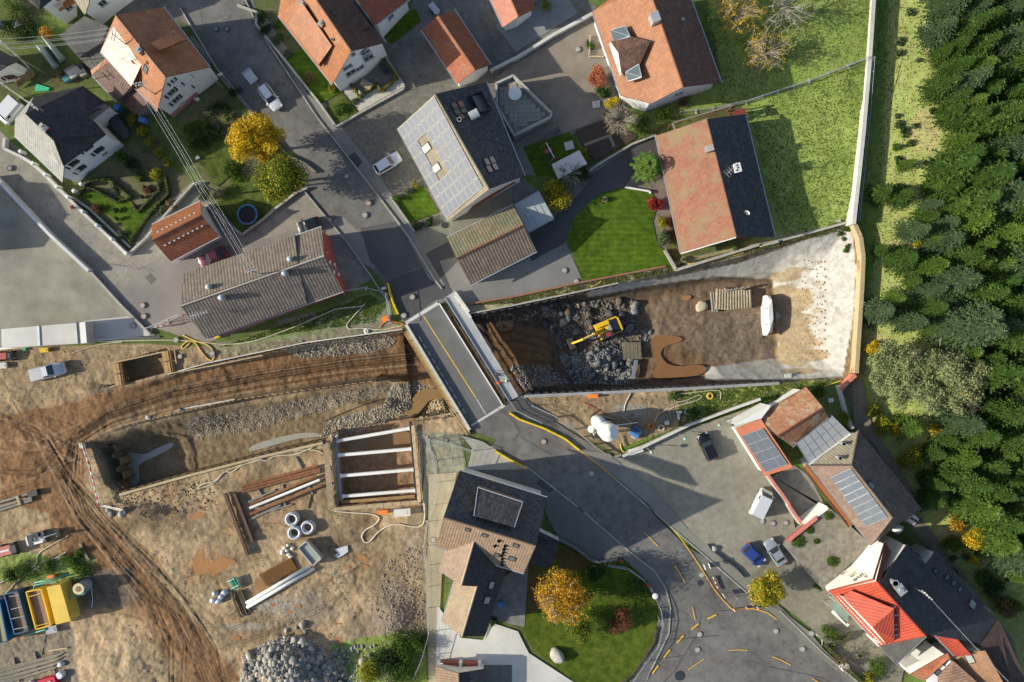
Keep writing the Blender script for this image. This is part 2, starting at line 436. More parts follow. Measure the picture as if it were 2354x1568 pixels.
 put([(760,985),(950,960),(970,1160),(780,1170)],brown2*.9+gra*n2*.4,wb=0)
 put([(210,1030),(330,1010),(440,1070),(300,1120),(240,1110)],tan*.8+gra*.1,soft=20)
 ell(230,1490,165,125,tan2*(1.1+.35*(n1-.5)),.9,.6)
 ell(260,1550,190,90,tan2*1.05,.85,.5)
 ell(620,1250,200,120,tan*(.95+.3*n2),.5,.8)
 for e in((900,1400,75,90),(850,1450,90,60),(950,1250,30,110)):ell(*e,L((.20,.165,.13))*(.65+.7*n2),.7,.6)
 ell(700,1400,120,60,gra*(.6+.5*n2),.45,.8)
 for e in((620,1390,90,20),(560,1440,90,12)):ell(*e,gra*1.1,.6,.6)
 put([(760,1480),(980,1440),(1000,1568),(985,1700),(760,1700)],grs*(.5+.7*n2)+dry*.2,soft=10)
 put([(975,1010),(1000,1000),(990,1180),(975,1300),(985,1480),(965,1480),(965,1180)],soil+tan*.4,soft=8,w=.8)
 put([(960,990),(1060,1000),(1070,1080),(1000,1200),(975,1190)],gra*.65+grs*n2*.35+soil*.4,soft=6)
 put([(20,1260),(150,1290),(220,1280),(210,1330),(60,1340),(0,1335),(-40,1280)],grs*(.4+n2)+soil,soft=8)
 put([(0,1480),(170,1440),(180,1568),(-60,1700)],gra*.4+tan*.4,soft=10)
 put([(180,1320),(300,1300),(320,1390),(190,1400)],grd*.8,w=.7,soft=10)
 put([(1060,700),(1400,640),(1800,540),(1960,510),(1960,530),(1800,575),(1400,668),(1080,722)],dry*.55*(.6+.8*n2)+gra*.35+grs*n1*.25,soft=5,wb=.4)
 put(E_TOP,(grd*.35+brown*.35)*(.5+n2),soft=3,wb=0)  # pit floor colour darkened for shadow as well as wet mud
 put([(1450,690),(1640,650),(1770,650),(1775,830),(1640,850),(1450,880)],(brown2*.6+grd*.2)*(.5+.8*n2),soft=14,w=.8)
 put([(1350,660),(1530,640),(1700,605),(1955,515),(1968,620),(1962,720),(1936,866),(1800,873),(1620,872),(1620,845),(1790,823),(1775,640),(1640,636),(1500,655),(1350,684)],deck*(.9+.2*n2),soft=2,wb=.2)
 stain=fbm(U*.35,V*2.2,40,71)[...,None]
 m=sm(sdf(U,V,[(1774,645),(1830,630),(1850,690),(1875,760),(1880,820),(1840,850),(1780,840)])+95*(stain[...,0]-.47),-4,10)[...,None]*.8
 C[:]=C*(1-m)+L((.22,.155,.075))*(.5+.9*stain)*m
 m=(sm(fbm(U*.4,V*1.6,14,78),.55,.62)*sm(sdf(U,V,[(1778,640),(1900,640),(1905,850),(1780,845)]),0,8))[...,None]*.5;C[:]=C*(1-m)+L((.27,.21,.12))*m
 m=(sm(fbm(U,V,16,77),.60,.72)*sm(sdf(U,V,[(1350,660),(1955,515),(1960,800),(1936,866),(1620,872),(1790,823),(1775,640)]),0,6))[...,None]*.35
 C[:]=C*(1-m)+L((.3,.28,.22))*m
 put([(1350,640),(1370,668),(1530,640),(1700,600),(1640,590)],grd*1.2,w=.35,soft=12)
 put([(1120,740),(1250,760),(1270,850),(1200,885),(1150,840)],brown*1.15*(.7+.6*n2),soft=12)
 put([(1190,835),(1290,870),(1320,890),(1200,893)],tan*.75*(.6+.7*n2),soft=10)
 put([(1480,700),(1640,650),(1765,650),(1775,820),(1650,840),(1590,800),(1480,790)],gra*.4*(.6+.6*n3)+brown*.6,soft=14,w=.55)
 put([(1620,740),(1770,720),(1775,820),(1640,840),(1590,800)],gra*.5*(.5+.8*n3),w=.4,soft=20)
 put([(1205,918),(1600,905),(1860,890),(1940,880),(1720,960),(1540,1000),(1415,1042)],tan*(.75+.5*n2),soft=3)
 ell(1290,985,60,25,gra*.9,.5,.6);ell(1450,945,60,22,gra*.9,.8,.5)
 put([(1560,900),(1940,870),(1870,900),(1720,940),(1560,985),(1600,940)],grs*(.4+n2)+dry*.35,w=.75,soft=12)
 put([(1420,1030),(1720,925),(1730,935),(1432,1045)],grs*.9,soft=3)
 put([(1735,925),(1870,880),(1945,880),(1960,990),(1900,960),(1800,960)],soil+grs*.6,soft=4)
 put([(1955,870),(2000,960),(2110,1180),(2330,1470),(2353,1568),(2280,1400),(2080,1200),(1985,1010),(1940,900)],L((.16,.14,.11)),soft=6)
 RUT[0]=np.zeros(n)
 for pts,wd,fr,amt,col in TRACKS:
  xs=[p[0]for p in pts];ys=[p[1]for p in pts]
  q=(U>min(xs)-wd)&(U<max(xs)+wd)&(V>min(ys)-wd)&(V<max(ys)+wd)
  d=line_dist(U[q],V[q],pts)+wob[q]*.1
  w=(1-sm(d,wd*.8,wd))*(.5+.5*np.cos(d*fr))*amt*(.55+.8*n2[...,0][q])
  m=np.clip(w,0,.92)[...,None];C[q]=C[q]*(1-m)+L(col)*m;RUT[0][q]+=w*(-.09 if col[0]<.12 else .05)
 C[:]=C*(.92+.16*n3)*(.9+.2*n1)
 return np.clip(C,.01,.8)
dk=(.075,.045,.026);lt=(.30,.20,.12)
for off in(-14,12,36):
 TRACKS.append(([(1000,815+off),(800,838+off),(600,868+off*1.05),(400,905+off),(260,950+off*.8),(180,1010+off*.3),(150+off*.6,1100),(180+off*.6,1190),(300+off*.5,1300),(420+off*.7,1420),(500+off,1600)],9,.9,.55,dk))
for off in(0,24):
 TRACKS.append(([(960,812+off),(800,828+off),(600,856+off),(400,893+off),(250,945+off)],4,.4,.75,lt))
for r in(70,97,108,150,171,182,214,247,262,290):
 TRACKS.append(([(230+r*1.15*math.cos(t),1610+r*.95*math.sin(t))for t in np.linspace(-2.6+.25*(r%5),.1-.2*(r%3),14)],rnd.uniform(3,8),.8,rnd.uniform(.12,.5),dk if r%3 else(.19,.13,.08)))
for a in((0,1000,170,1180),(20,960,220,1200),(60,900,180,1050),(0,1090,200,1010),(0,1150,180,1080),(330,1290,560,1480),(150,1180,420,1500),(120,1150,360,1568),(200,1170,470,1500),
          (30,950,150,1130),(0,1250,140,1180),(480,1500,780,1370),(560,1480,780,1390),(450,1440,600,1420),(760,1330,850,1480),(420,1330,620,1280),(430,1310,600,1260),(350,1190,520,1240),(860,1350,880,1500),(700,1480,790,1400)):
 mx,my=(a[0]+a[2])/2+rnd.uniform(-18,18),(a[1]+a[3])/2+rnd.uniform(-18,18)
 TRACKS.append(([(a[0],a[1]),(mx,my),(a[2],a[3])],7,.9,.5,dk))
def paint_w(U,V,s):  # grid points scaled about the camera axis to their apparent image pixels
 return paint(CX+(U-CX)*s,CY+(V-CY)*s)
dk2=(.05,.03,.018)
for k in range(46):
 x,y,a=rnd.uniform(330,960),rnd.uniform(1190,1480),rnd.uniform(0,6.28);cv=rnd.uniform(-.16,.16);q=[(x,y)]
 for _ in range(rnd.randint(5,12)):a+=cv;x+=13*math.cos(a);y+=13*math.sin(a)*.8;q.append((x,y))
 if sdf(np.array([p[0]for p in q]),np.array([p[1]for p in q]),[(300,1180),(740,1190),(975,1190),(970,1470),(760,1460),(560,1470)]).min()>0:TRACKS.append((q,4.2,1.5,rnd.uniform(.4,.75),rnd.choice([dk,(.13,.10,.065),(.33,.28,.2)])))
for k in range(38):
 o=rnd.uniform(-30,60);w_=rnd.uniform(-12,12);oo=rnd.uniform(-45,50);TRACKS.append(([(rnd.uniform(-20,120),930+o),(90+o*.5,1010+w_),(140+o*.6,1100+w_),(200+o,1190),(290+o*1.2+oo*.5,1290+w_),(370+o*1.2+oo,1390),(420+o*1.3+oo*1.5,1480+w_),(430+o*1.4+oo*2,1600)][rnd.randint(0,3):rnd.randint(5,8)],2.6,1.2,.7,rnd.choice([dk2,dk,lt,dk2])))
for k in range(18):
 o=rnd.uniform(-16,44);TRACKS.append(([(1000,815+o),(800,836+o),(600,866+o),(400,905+o),(260,950+o*.9),(170+o*.4,1010+o*.4),(150+o,1100)],1.8,1.2,.6,rnd.choice([dk2,lt,dk2])))
for k in range(14):
 y=rnd.uniform(960,1100);TRACKS.append(([(-10,y+rnd.uniform(-40,60)),(80,y+rnd.uniform(-20,20)),(190,1010+rnd.uniform(-40,60))],2.4,1.2,.6,rnd.choice([dk2,lt])))
for k in range(10):TRACKS.append(([(1110+k,760+k*10),(1180,752+k*10),(1255,770+k*9)],2,1.2,.6,dk2 if k%2 else(.2,.11,.06)))
def build_ground():
 st=3.0
 us=np.arange(-330,2690,st);vs_=np.arange(-300,1880,st)
 us=np.concatenate([np.arange(-336,-16,16),np.arange(-16,990,2.2),np.arange(990,2370,3.5),np.arange(2370,2700,16)]);vs_=np.concatenate([np.arange(-336,-16,16),np.arange(-16,690,3.5),np.arange(690,1590,2.3),np.arange(1590,1900,16)])
 U,V=np.meshgrid(us,vs_)
 Zz=z_of(U,V);GRID['g']=(us,vs_,Zz)
 nx,ny=len(us),len(vs_)
 s=H/(H-Zz);C=paint_w(U,V,s).reshape(-1,3);Zz+=np.clip(RUT[0],-.16,.12)*MUDF(U,V)
 v=np.stack([(U-CX)/PPM,-(V-CY)/PPM,Zz],-1).reshape(-1,3)
 i=np.arange(nx*ny).reshape(ny,nx)
 f=np.stack([i[1:,:-1],i[1:,1:],i[:-1,1:],i[:-1,:-1]],-1).reshape(-1,4)
 m,n,b=_nodes('bare_ground')
 at=n.nodes.new('ShaderNodeAttribute');at.attribute_name='soil'
 no=_noise(n,5.5,5,rough=.75);n2=_noise(n,1.1,5,rough=.7)
 c=_mix(n,1.,at.outputs[0],_ramp(n,no.outputs[0],[(.28,(.62,.6,.57)),(.5,(.95,.95,.95)),(.72,(1,1,1))]),'MULTIPLY')
 c=_mix(n,1.,c,_ramp(n,n2.outputs[0],[(.32,(.72,.69,.65)),(.58,(1,1,1))]),'MULTIPLY')
 c=_mix(n,1.,c,(1.3,1.3,1.3),'MULTIPLY')
 n.links.new(c,b.inputs['Base Color']);b.inputs['Roughness'].default_value=.92;b.inputs['Specular IOR Level'].default_value=.2
 _bump(n,b,no.outputs[0],.6,.14)
 me=mesh_np('ground',v,f,m,True)
 a=me.attributes.new('soil','FLOAT_COLOR','POINT')
 a.data.foreach_set('color',np.concatenate([C,np.ones((len(C),1))],1).astype(np.float32).ravel())
 o=link('ground',me);tag(o,kind='structure')
 mb=MB();x0,x1=(us[0]-CX)/PPM,(us[-1]-CX)/PPM;y0,y1=-(vs_[-1]-CY)/PPM,-(vs_[0]-CY)/PPM;B=1500
 zr=float(Zz[:,-1].mean())
 mb.poly([(-B,-B,-.3),(B,-B,-.3),(B,y0,-.3),(-B,y0,-.3)]);mb.poly([(-B,y1,-.3),(B,y1,-.3),(B,B,-.3),(-B,B,-.3)])
 mb.poly([(-B,y0,-.3),(x0,y0,-.3),(x0,y1,-.3),(-B,y1,-.3)]);mb.poly([(x1,y0,zr),(B,y0,zr+90),(B,y1,zr+90),(x1,y1,zr)])
 tag(mb.build('terrain',M('far_grass',(.09,.12,.03),.9,.3,.05,1)),kind='structure')
build_ground()
# ================================================================ PAVED SURFACES
LV=[0]
def smooth_poly(pts,it=0):
 for _ in range(it):
  q=[]
  for a,b in zip(pts,pts[1:]+pts[:1]):
   q+=[(a[0]*.75+b[0]*.25,a[1]*.75+b[1]*.25),(a[0]*.25+b[0]*.75,a[1]*.25+b[1]*.75)]
  pts=q
 return pts
def sheet(name,pts,mat,lv=None,it=0,th=.0):
 if lv is None:LV[0]+=1;lv=LV[0]
 z=.012+.004*lv+th
 pts=smooth_poly(pts,it)
 w=[P(x,y,0)for x,y in pts]
 mb=MB();mb.prism([(p.x,p.y)for p in w],z-.06-th,z)
 return tag(mb.build(name,mat),kind='structure')
def kerb(pts,wd=.16,h=.27,mat=None,lv0=.02):
 mb=MB();w=[P(x,y,0)for x,y in pts]
 for a,b in zip(w[:-1],w[1:]):
  L=(b-a).length;n=max(1,int(L));d=(b-a)/n
  for k in range(n):
   p=a+d*k;q=a+d*(k+.98)
   mb.bar((p.x,p.y,h/2),(q.x,q.y,h/2),wd,h)
 return tag(mb.build('kerb',mat or conc),kind='structure')
S=sheet
S('courtyard',[(780,230),(850,100),(940,40),(960,-60),(1240,-60),(1380,20),(1400,90),(1440,200),(1430,320),(1420,300),(1290,310),(1190,400),(1240,440),(1290,460),(1320,400),(1500,308),(1560,330),(1530,600),(1340,650),(1055,705),(1000,600),(900,450),(880,380),(760,280)],asphalt_old)
S('courtyard',[(770,290),(880,235),(960,180),(1080,200),(1000,380),(930,420),(895,460),(840,390)],M('cobbles_dark',(.17,.165,.145),.9,.22,1.6,30,bump=.5,col2=(.25,.235,.19)))
S('courtyard',[(0,395),(0,690),(5,740),(300,735),(270,690),(200,610),(100,500)],asphalt_yard)
S('courtyard',[(-60,400),(0,415),(110,525),(200,625),(330,745),(300,770),(0,800),(-60,800)],asphalt_yard)
S('road',[(-60,290),(0,300),(180,470),(300,580),(345,500),(440,420),(530,545),(700,440),(800,560),(860,640),(800,670),(470,790),(330,745),(200,625),(110,525),(0,415),(-60,350)],asphalt_pale)
S('road',[(395,-60),(560,-60),(600,50),(700,230),(850,430),(935,540),(1000,650),(1045,680),(930,748),(905,700),(880,650),(800,560),(700,440),(590,265),(500,160),(415,20)],asphalt)
S('road',[(280,-60),(400,-60),(500,160),(440,60),(360,30),(270,40)],asphalt)
S('driveway',[(440,420),(395,470),(300,580),(330,600),(420,560),(520,540),(560,548),(705,455),(640,480),(560,540),(490,470)],asphalt_pale)
S('asphalt_patch',[(300,640),(345,600),(480,590),(640,540),(790,500),(850,560),(870,620),(700,560),(420,640),(420,730),(330,745),(270,690)],M('asphalt_patch_mat',(.235,.222,.205),.9,.08,.4,20))
S('asphalt_patch',[(890,645),(985,610),(1050,680),(1000,690),(930,740),(905,700)],asphalt_new)
S('asphalt_patch',[(828,525),(930,505),(985,605),(893,645),(850,600)],M('asphalt_mid',(.10,.10,.098),.88,.08,.5,20))
S('pavement',[(585,30),(600,25),(780,285),(880,415),(950,520),(1030,650),(1015,660),(985,640),(935,545),(850,430),(730,275)],M('pavement_mat',(.24,.23,.21),.9,.08,.5,20))
S('asphalt_patch',ZZ('10',885,1400,950,1360,1020,1450,965,1512),asphalt_new)
S('asphalt_patch',ZZ('01',1300,1040,1345,1005,1398,1060,1350,1105),M('patch_dark',(.14,.135,.12),.9,.1))
S('driveway',ZZ('11',1580,830,1780,730,2000,1060,1900,1110,1755,1118),asphalt_new)
S('driveway',[(1010,600),(1050,590),(1080,655),(1230,590),(1280,520),(1300,560),(1340,648),(1070,702),(1040,670)],M('drive_grey',(.205,.20,.19),.88,.08,.4,20))
S('driveway',ZZ('20',830,1568,1200,1330,1420,1210,1470,1350,1250,1568)+ZZ('21',1200,120,1140,235,830,400,600,740,300,900,290,660,500,520,700,330,830,180),asphalt_new)
S('terrace',ZZ('20',-60,740,60,640,850,150,1090,860,900,1080,590,1200,480,1050,480,1010,150,700),M('pavers_brown',(.25,.215,.17),.88,.12,.6,14,bump=.3,col2=(.31,.26,.205)))
S('courtyard',ZZ('20',-60,240,40,300,160,470,720,120,600,-60,460,-60,300,120),M('pavers_grey',(.24,.25,.245),.88,.12,.8,14,bump=.3))
S('road',ZZ('20',-380,-60,-100,-60,0,260,180,500,-20,620,-250,400),asphalt)
S('footpath',ZZ('20',140,1290,520,1050,560,1120,250,1320,350,1568,260,1568),M('pavers_olive',(.24,.23,.18),.9,.12,1))
S('footpath',ZZ('11',1470,640,1580,830,1790,720,2352,400,2352,230,1940,460,1760,545),M('pavers_olive2',(.22,.21,.17),.9,.12,1))
lawn_m=M('lawn_grass',(.07,.15,.012),.9,.28,1.0,14,bump=.9,col2=(.13,.21,.02),spec=.1)
lawn_r=M('rough_grass',(.075,.12,.018),.9,.35,.9,10,bump=1.,col2=(.16,.20,.045),spec=.1)
_n=lawn_m.node_tree;_b=_n.nodes['Principled BSDF'];_w=_n.nodes.new('ShaderNodeTexWave');_w.bands_direction='Y';_w.inputs['Scale'].default_value=.42;_w.inputs['Distortion'].default_value=2.5;_w.inputs['Detail'].default_value=2
_n.links.new(_n.nodes['GEO'].outputs['Position'],_w.inputs['Vector']);_c=_mix(_n,1.,_b.inputs['Base Color'].links[0].from_socket,_ramp(_n,_w.outputs[0],[(0,(.8,.82,.8)),(1,(1,1,1))]),'MULTIPLY');_n.links.new(_c,_b.inputs['Base Color'])
S('lawn',[(1341,648),(1305,560),(1302,545),(1320,500),(1360,460),(1385,443),(1434,432),(1500,445),(1510,470),(1500,510),(1510,560),(1525,575),(1545,610)],lawn_m,it=0)
S('lawn',ZZ('20',230,1320,580,1200,640,1180,740,1350,480,1480,540,1568,345,1568),lawn_m)
S('lawn',ZZ('11',1320,350,1560,220,1700,460,1440,560),lawn_m)
S('lawn',ZZ('10',480,430,740,770,820,830,640,935,540,850,330,540),lawn_m)
S('lawn',ZZ('10',690,970,830,830,980,1000,790,1110),lawn_r)
S('lawn',ZZ('10',1200,270,1480,80,1540,190,1300,385,1230,380),lawn_m)
S('lawn',ZZ('01',700,300,950,260,1180,370,1250,460,1500,310,1500,160,1430,160,1520,320,1180,700,1080,560),lawn_m)
S('lawn',[(540,400),(700,420),(640,470),(560,540),(500,470)],lawn_r)
S('lawn',[(420,290),(470,270),(560,380),(500,430),(440,350)],lawn_r)
S('lawn',ZZ('23',560,330,880,500,1120,480,1380,700,1460,1000,1420,1220,1180,1568,700,1568,340,1290,190,1060,230,900,300,520),M('lawn_autumn',(.06,.13,.012),.9,.35,1.0,14,bump=.9,col2=(.15,.19,.025),spec=.1))
leaflit=M('fallen_leaves',(.22,.075,.02),.9,.4,1.6,10,col2=(.10,.10,.02))
S('leaf_litter',ZZ('23',280,520,420,560,470,900,230,960,240,800),leaflit,it=1)
S('leaf_litter',ZZ('23',560,340,800,460,820,560,600,560,500,480),leaflit,it=1)
S('road',[(1075,985),(1160,935),(1195,905),(1260,960),(1420,1060),(1500,1180),(1570,1250),(1700,1330),(1800,1400),(1960,1568),(1980,1660),(1440,1660),(1450,1568),(1500,1490),(1515,1400),(1490,1330),(1430,1270),(1330,1240),(1290,1200),(1210,1075),(1140,1010)],asphalt)
S('courtyard',[(1405,1050),(1480,1020),(1730,935),(1680,975),(1760,1100),(1820,1180),(1830,1230),(1900,1330),(1900,1340),(1830,1400),(1700,1330),(1620,1270),(1560,1200),(1480,1110)],M('cobble_yard',(.27,.255,.20),.9,.14,1.2,22,bump=.5,col2=(.33,.31,.245)))
S('courtyard',[(1840,1230),(1960,1330),(2090,1460),(2070,1568),(1980,1568),(1860,1440),(1720,1330),(1760,1290)],M('cobble_yard2',(.23,.215,.16),.9,.16,1.2,22,bump=.5,col2=(.28,.26,.2)))
S('pavement',ZZ('23',620,0,730,0,1180,400,1400,560,1530,760,1560,960,1530,1150,1300,1568,1200,1568,1440,1230,1470,1000,1430,830,1340,660,1110,450,900,250),M('pavement_2',(.17,.165,.16),.9,.08,.5,20))
S('courtyard',ZZ('22',0,930,270,1180,560,1410,780,1568)+ZZ('23',900,250,1110,450,900,500,840,480,550,280,430,60)+[(1255,1145),(1100,1095),(1075,1075)],M('yard_dark',(.16,.16,.15),.9,.1,.5,20))
S('courtyard',[(1060,1000),(1110,1015),(1215,1078),(1075,1080),(1085,1030)],conc)
S('pavement',ZZ('23',1340,0,1430,0,1860,330,2300,650,2352,700,2352,820,2230,760,1900,480),M('pavement_3',(.23,.225,.2),.9,.08,.5,20))
S('pavement',ZZ('33',0,850,190,930,430,1110,560,1270,880,1568,800,1568,560,1370,150,1000),M('pavement_4',(.20,.19,.165),.9,.08,.5,20))
S('driveway',[(985,1090),(1050,1085),(1030,1180),(1015,1330),(1003,1568),(985,1568),(980,1400),(985,1200)],M('path_concrete',(.36,.32,.23),.9,.12,.6,12))
S('driveway',[(1005,1390),(1060,1465),(1110,1470),(1130,1430),(1190,1450),(1215,1500),(1320,1568),(1320,1640),(1000,1640)],conc_pale)
S('driveway',[(1115,1470),(1150,1330),(1215,1290),(1205,1440),(1140,1425)],conc_dark)
S('courtyard',ZZ('13',2100,1410,2352,1410,2352,1568,2110,1700),asphalt)
S('asphalt_patch',ZZ('22',345,1310,395,1265,510,1360,465,1400),asphalt_new)
S('footpath',ZZ('31',850,760,0,0,10,0)if False else ZZ('32',810,380,910,400,940,560,990,800,1200,1100,1500,1568,1380,1568,1000,950,830,800),M('lane',(.24,.2,.15),.9,.12,.6,12),lv=30)
S('gravel_bed',ZZ('10',810,760,880,730,1000,880,1190,760,1360,710,1380,780,990,1000),M('gravel_white',(.55,.53,.47),.9,.15,3,12))
S('terrace',ZZ('10',880,720,1180,490,1320,700,1200,790,1140,760,1000,860),M('terrace_flags',(.22,.21,.18),.88,.2,1.2,8))
S('vegetable_bed',ZZ('20',690,1180,930,1080,1230,1200,1240,1240,870,1440,760,1300),M('bed_soil',(.075,.055,.042),.95,.2,2,12,bump=.8))
S('footpath',ZZ('20',770,1290,1010,1200,1055,1310,1030,1320,990,1230,780,1310),M('flag_path',(.26,.24,.18),.9,.15))
S('pavement',[(1300,1015),(1330,1035),(1400,1042),(1430,1070),(1500,1120),(1580,1215),(1560,1225),(1480,1150),(1400,1085)],M('pavement_5',(.22,.215,.195),.9,.12,.5,20))
for k in([(545,-40),(600,75),(730,272),(850,425),(935,537),(1000,645),(1016,665)],[(500,160),(590,265),(700,440),(800,560),(890,690)],[(415,20),(500,160)],
          ZZ('22',260,1160,560,1400,780,1568),ZZ('23',720,0,1180,400,1400,570,1500,720,1545,900,1530,1130,1330,1540),ZZ('22',1060,1280,1400,1568),ZZ('23',1350,0,1580,210,1900,480,2230,770),
          ZZ('33',170,930,560,1310,870,1568),ZZ('10',330,540,650,940,780,1130)):
 kerb(k)
def strip(name,pts,wd,mat,lv=28,z=0.0,**kw):
 mb=MB();w=[P(x,y,z)for x,y in pts]
 for a,b in zip(w[:-1],w[1:]):mb.bar((a.x,a.y,a.z+.012+.004*lv),(b.x,b.y,b.z+.012+.004*lv),wd,.006)
 return tag(mb.build(name,mat),kind='structure')
LVL=62
strip('road_marking',ZZ('22',730,1015,870,1120,1060,1275),.12,yellow_line,LVL)
strip('road_marking',ZZ('23',1570,205,1640,290,1740,430,1850,600,1930,730,2010,830,2090,912),.14,yellow_line,LVL)
strip('road_marking',ZZ('23',2095,912,2200,903,2280,908,2352,925)+ZZ('33',60,945,140,1005),.13,yellow_line,LVL)
for a in((1310,225,1430,350),(1580,520,1625,590,1672,672),(1737,888,1762,1003),(1872,998,1952,960),(1728,1092,1798,1038),(1602,1212,1660,1146),(1482,1346,1538,1272),(1382,1486,1434,1412),(1700,1452,1842,1357),(2060,1280,2145,1274,2230,1278)):
 thick=a[0]in(1872,1728,1602,1482,1382)
 strip('road_marking',ZZ('23',*a),.22 if thick else .1,yellow_line,LVL+1)
strip('road_marking',ZZ('33',100,1335,170,1360,262,1410),.12,yellow_line,LVL+1)
strip('road_marking',ZZ('33',455,1530,520,1568),.12,yellow_line,LVL+1)
tar=M('tar_joint',(.05,.05,.052),.8,.1)
for i,q in enumerate((ZZ('23',1805,980,1780,1130,1560,1480,1480,1560),ZZ('23',1880,640,1935,830,1990,930,2080,920),ZZ('23',1480,1190,1980,1145),ZZ('23',1370,1365,1660,1325),ZZ('33',60,1425,540,1525,610,1568),
                     ZZ('22',0,640,130,740,220,910,480,1060),ZZ('01',1120,890,1210,975,1290,950,1345,1000),ZZ('01',940,920,1150,950),ZZ('10',1160,1225,1225,1345),ZZ('10',700,1180,940,1500))):
 strip('road_crack',q,.05,tar,LVL+3)
# ================================================================ BUILDINGS
def plane_z(pts,x,y):
 """z of a 3d polygon (fan) at x,y or None"""
 for i in range(1,len(pts)-1):
  a,b,c=pts[0],pts[i],pts[i+1]
  d=(b.y-c.y)*(a.x-c.x)+(c.x-b.x)*(a.y-c.y)
  if abs(d)<1e-9:continue
  l1=((b.y-c.y)*(x-c.x)+(c.x-b.x)*(y-c.y))/d
  l2=((c.y-a.y)*(x-c.x)+(a.x-c.x)*(y-c.y))/d
  l3=1-l1-l2
  if min(l1,l2,l3)>-.03:return l1*a.z+l2*b.z+l3*c.z
 return None
def uv_for(pts):
 """u along the level direction, v up the slope, in metres"""
 n=Vector((0,0,0))
 for i in range(len(pts)):
  a,b=pts[i],pts[(i+1)%len(pts)];n+=a.cross(b)
 if n.length<1e-9:return[(p.x,p.y)for p in pts]
 n.normalize()
 if n.z<0:n=-n
 up=Vector((0,0,1))-n*n.z
 if up.length<.05:up=Vector((0,1,0))
 up.normalize();al=up.cross(n).normalized()
 return[(p.dot(al),p.dot(up))for p in pts]
def slab(mb,pts,th=.16,uvs=True):
 pts=[Vector(p)for p in pts]
 ar=sum(pts[i].x*pts[(i+1)%len(pts)].y-pts[(i+1)%len(pts)].x*pts[i].y for i in range(len(pts)))
 if ar<0:pts=pts[::-1]
 rev=ar<0;k=len(pts);lo=[p-Vector((0,0,th))for p in pts]
 if k>4 or True:
  if k==4:
   for t in(((0,1,3),(1,2,3))if rev else((0,1,2),(0,2,3))):
    q=[pts[i]for i in t];mb.poly(q,uv_for4(pts,t))
   for t in(((3,1,0),(3,2,1))if rev else((2,1,0),(3,2,0))):mb.poly([lo[i]for i in t])
  else:
   mb.poly(pts,uv_for(pts));mb.poly(lo[::-1])
 for i in range(k):
  j=(i+1)%k;mb.poly([lo[i],lo[j],pts[j],pts[i]],[(0,0),(0,0),(0,0),(0,0)])
def uv_for4(pts,t):
 u=uv_for(pts);return[u[i]for i in t]
class House:pass
def house(name,label,cat,V,faces,loop,wall,roof,over=.45,base=-.1,group=None,th=.18,caps=(),gutters=(),capmat=None,roofname='roof_slope'):
 h=House();W3={k:P(*v)for k,v in V.items()};h.W=W3
 c=sum(W3.values(),Vector())/len(W3);org=Vector((c.x,c.y,0))
 root=thing(name,label,cat,org,group);h.root=root
 h.faces=[]
 for f in faces:
  keys,mt=(f,roof)if isinstance(f,str)else f
  pts=[W3[k]for k in keys];h.faces.append(pts)
  mb=MB();slab(mb,pts,th);mb.build(roofname,mt,root)
 for a,b in caps:
  mb=MB();mb.tube([W3[a]+Vector((0,0,.02)),W3[b]+Vector((0,0,.02))],.13,8);mb.build('ridge_cap',capmat or roof,root)
 for a,b in gutters:
  mb=MB();p,q=W3[a].copy(),W3[b].copy();d=Vector((p.x+q.x-2*c.x,p.y+q.y-2*c.y,0)).normalized()*.07
  mb.bar(p+d-Vector((0,0,.1)),q+d-Vector((0,0,.1)),.13,.12);mb.build('gutter',galv,root)
 h.edges=[]
 if loop:
  L=[W3[k]for k in loop];n=len(L)
  ar=sum(L[i].x*L[(i+1)%n].y-L[(i+1)%n].x*L[i].y for i in range(n))
  if ar<0:L=L[::-1];h.rev=True
  else:h.rev=False
  ins=[]
  for i in range(n):
   p=L[i];a=(p-L[i-1]).to_2d().normalized();b=(L[(i+1)%n]-p).to_2d().normalized()
   na=Vector((-a.y,a.x));nb=Vector((-b.y,b.x));m=na+nb
   m=m.normalized()if m.length>.1 else na
   q=p.to_2d()+m*over/max(.35,m.dot(na))
   zz=[z for z in(plane_z(f,q.x,q.y)for f in h.faces)if z is not None]
   ins.append(Vector((q.x,q.y,(max(zz)if zz else p.z)-th*.6)))
  mb=MB()
  for i in range(n):
   a,b=ins[i],ins[(i+1)%n]
   mb.poly([(a.x,a.y,base),(b.x,b.y,base),b,a]);h.edges.append((a,b))
  mb.build('wall',wall,root)
  h.ins=ins
  if h.rev:
   h.edges=[(b,a)for a,b in h.edges[::-1]];h.edges=h.edges[-(1):]+h.edges[:-1]if False else h.edges
 h.base=base
 return h
def wall_frame(h,a,b):
 """wall line through plan points nearest to roof corners a,b: outward frame"""
 best=None;A,B=h.W[a].to_2d(),h.W[b].to_2d();d=(B-A).normalized();mid=(A+B)/2
 for p,q in h.edges:
  e=(q-p).to_2d()
  if e.length<.3:continue
  e.normalize();m=((p+q)/2).to_2d()
  s=abs(e.dot(d))*8-(m-mid).length
  if best is None or s>best[0]:best=(s,p,q)
 _,p,q=best
 c=sum((x for e in h.edges for x in e),Vector())/(2*len(h.edges))
 u=(q-p);u.z=0;u.normalize();n=Vector((u.y,-u.x,0))
 if n.dot(p-c)<0:n=-n
 u=Vector((-n.y,n.x,0))
 return p,u,n
def on_wall(fr,px):
 p,u,n=fr;C=Vector((0,0,H));d=P(px[0],px[1],0)-C
 t=(p-C).dot(n)/d.dot(n);return C+d*t
frame_m=M('window_frame',(.5,.5,.48),.5,.03)
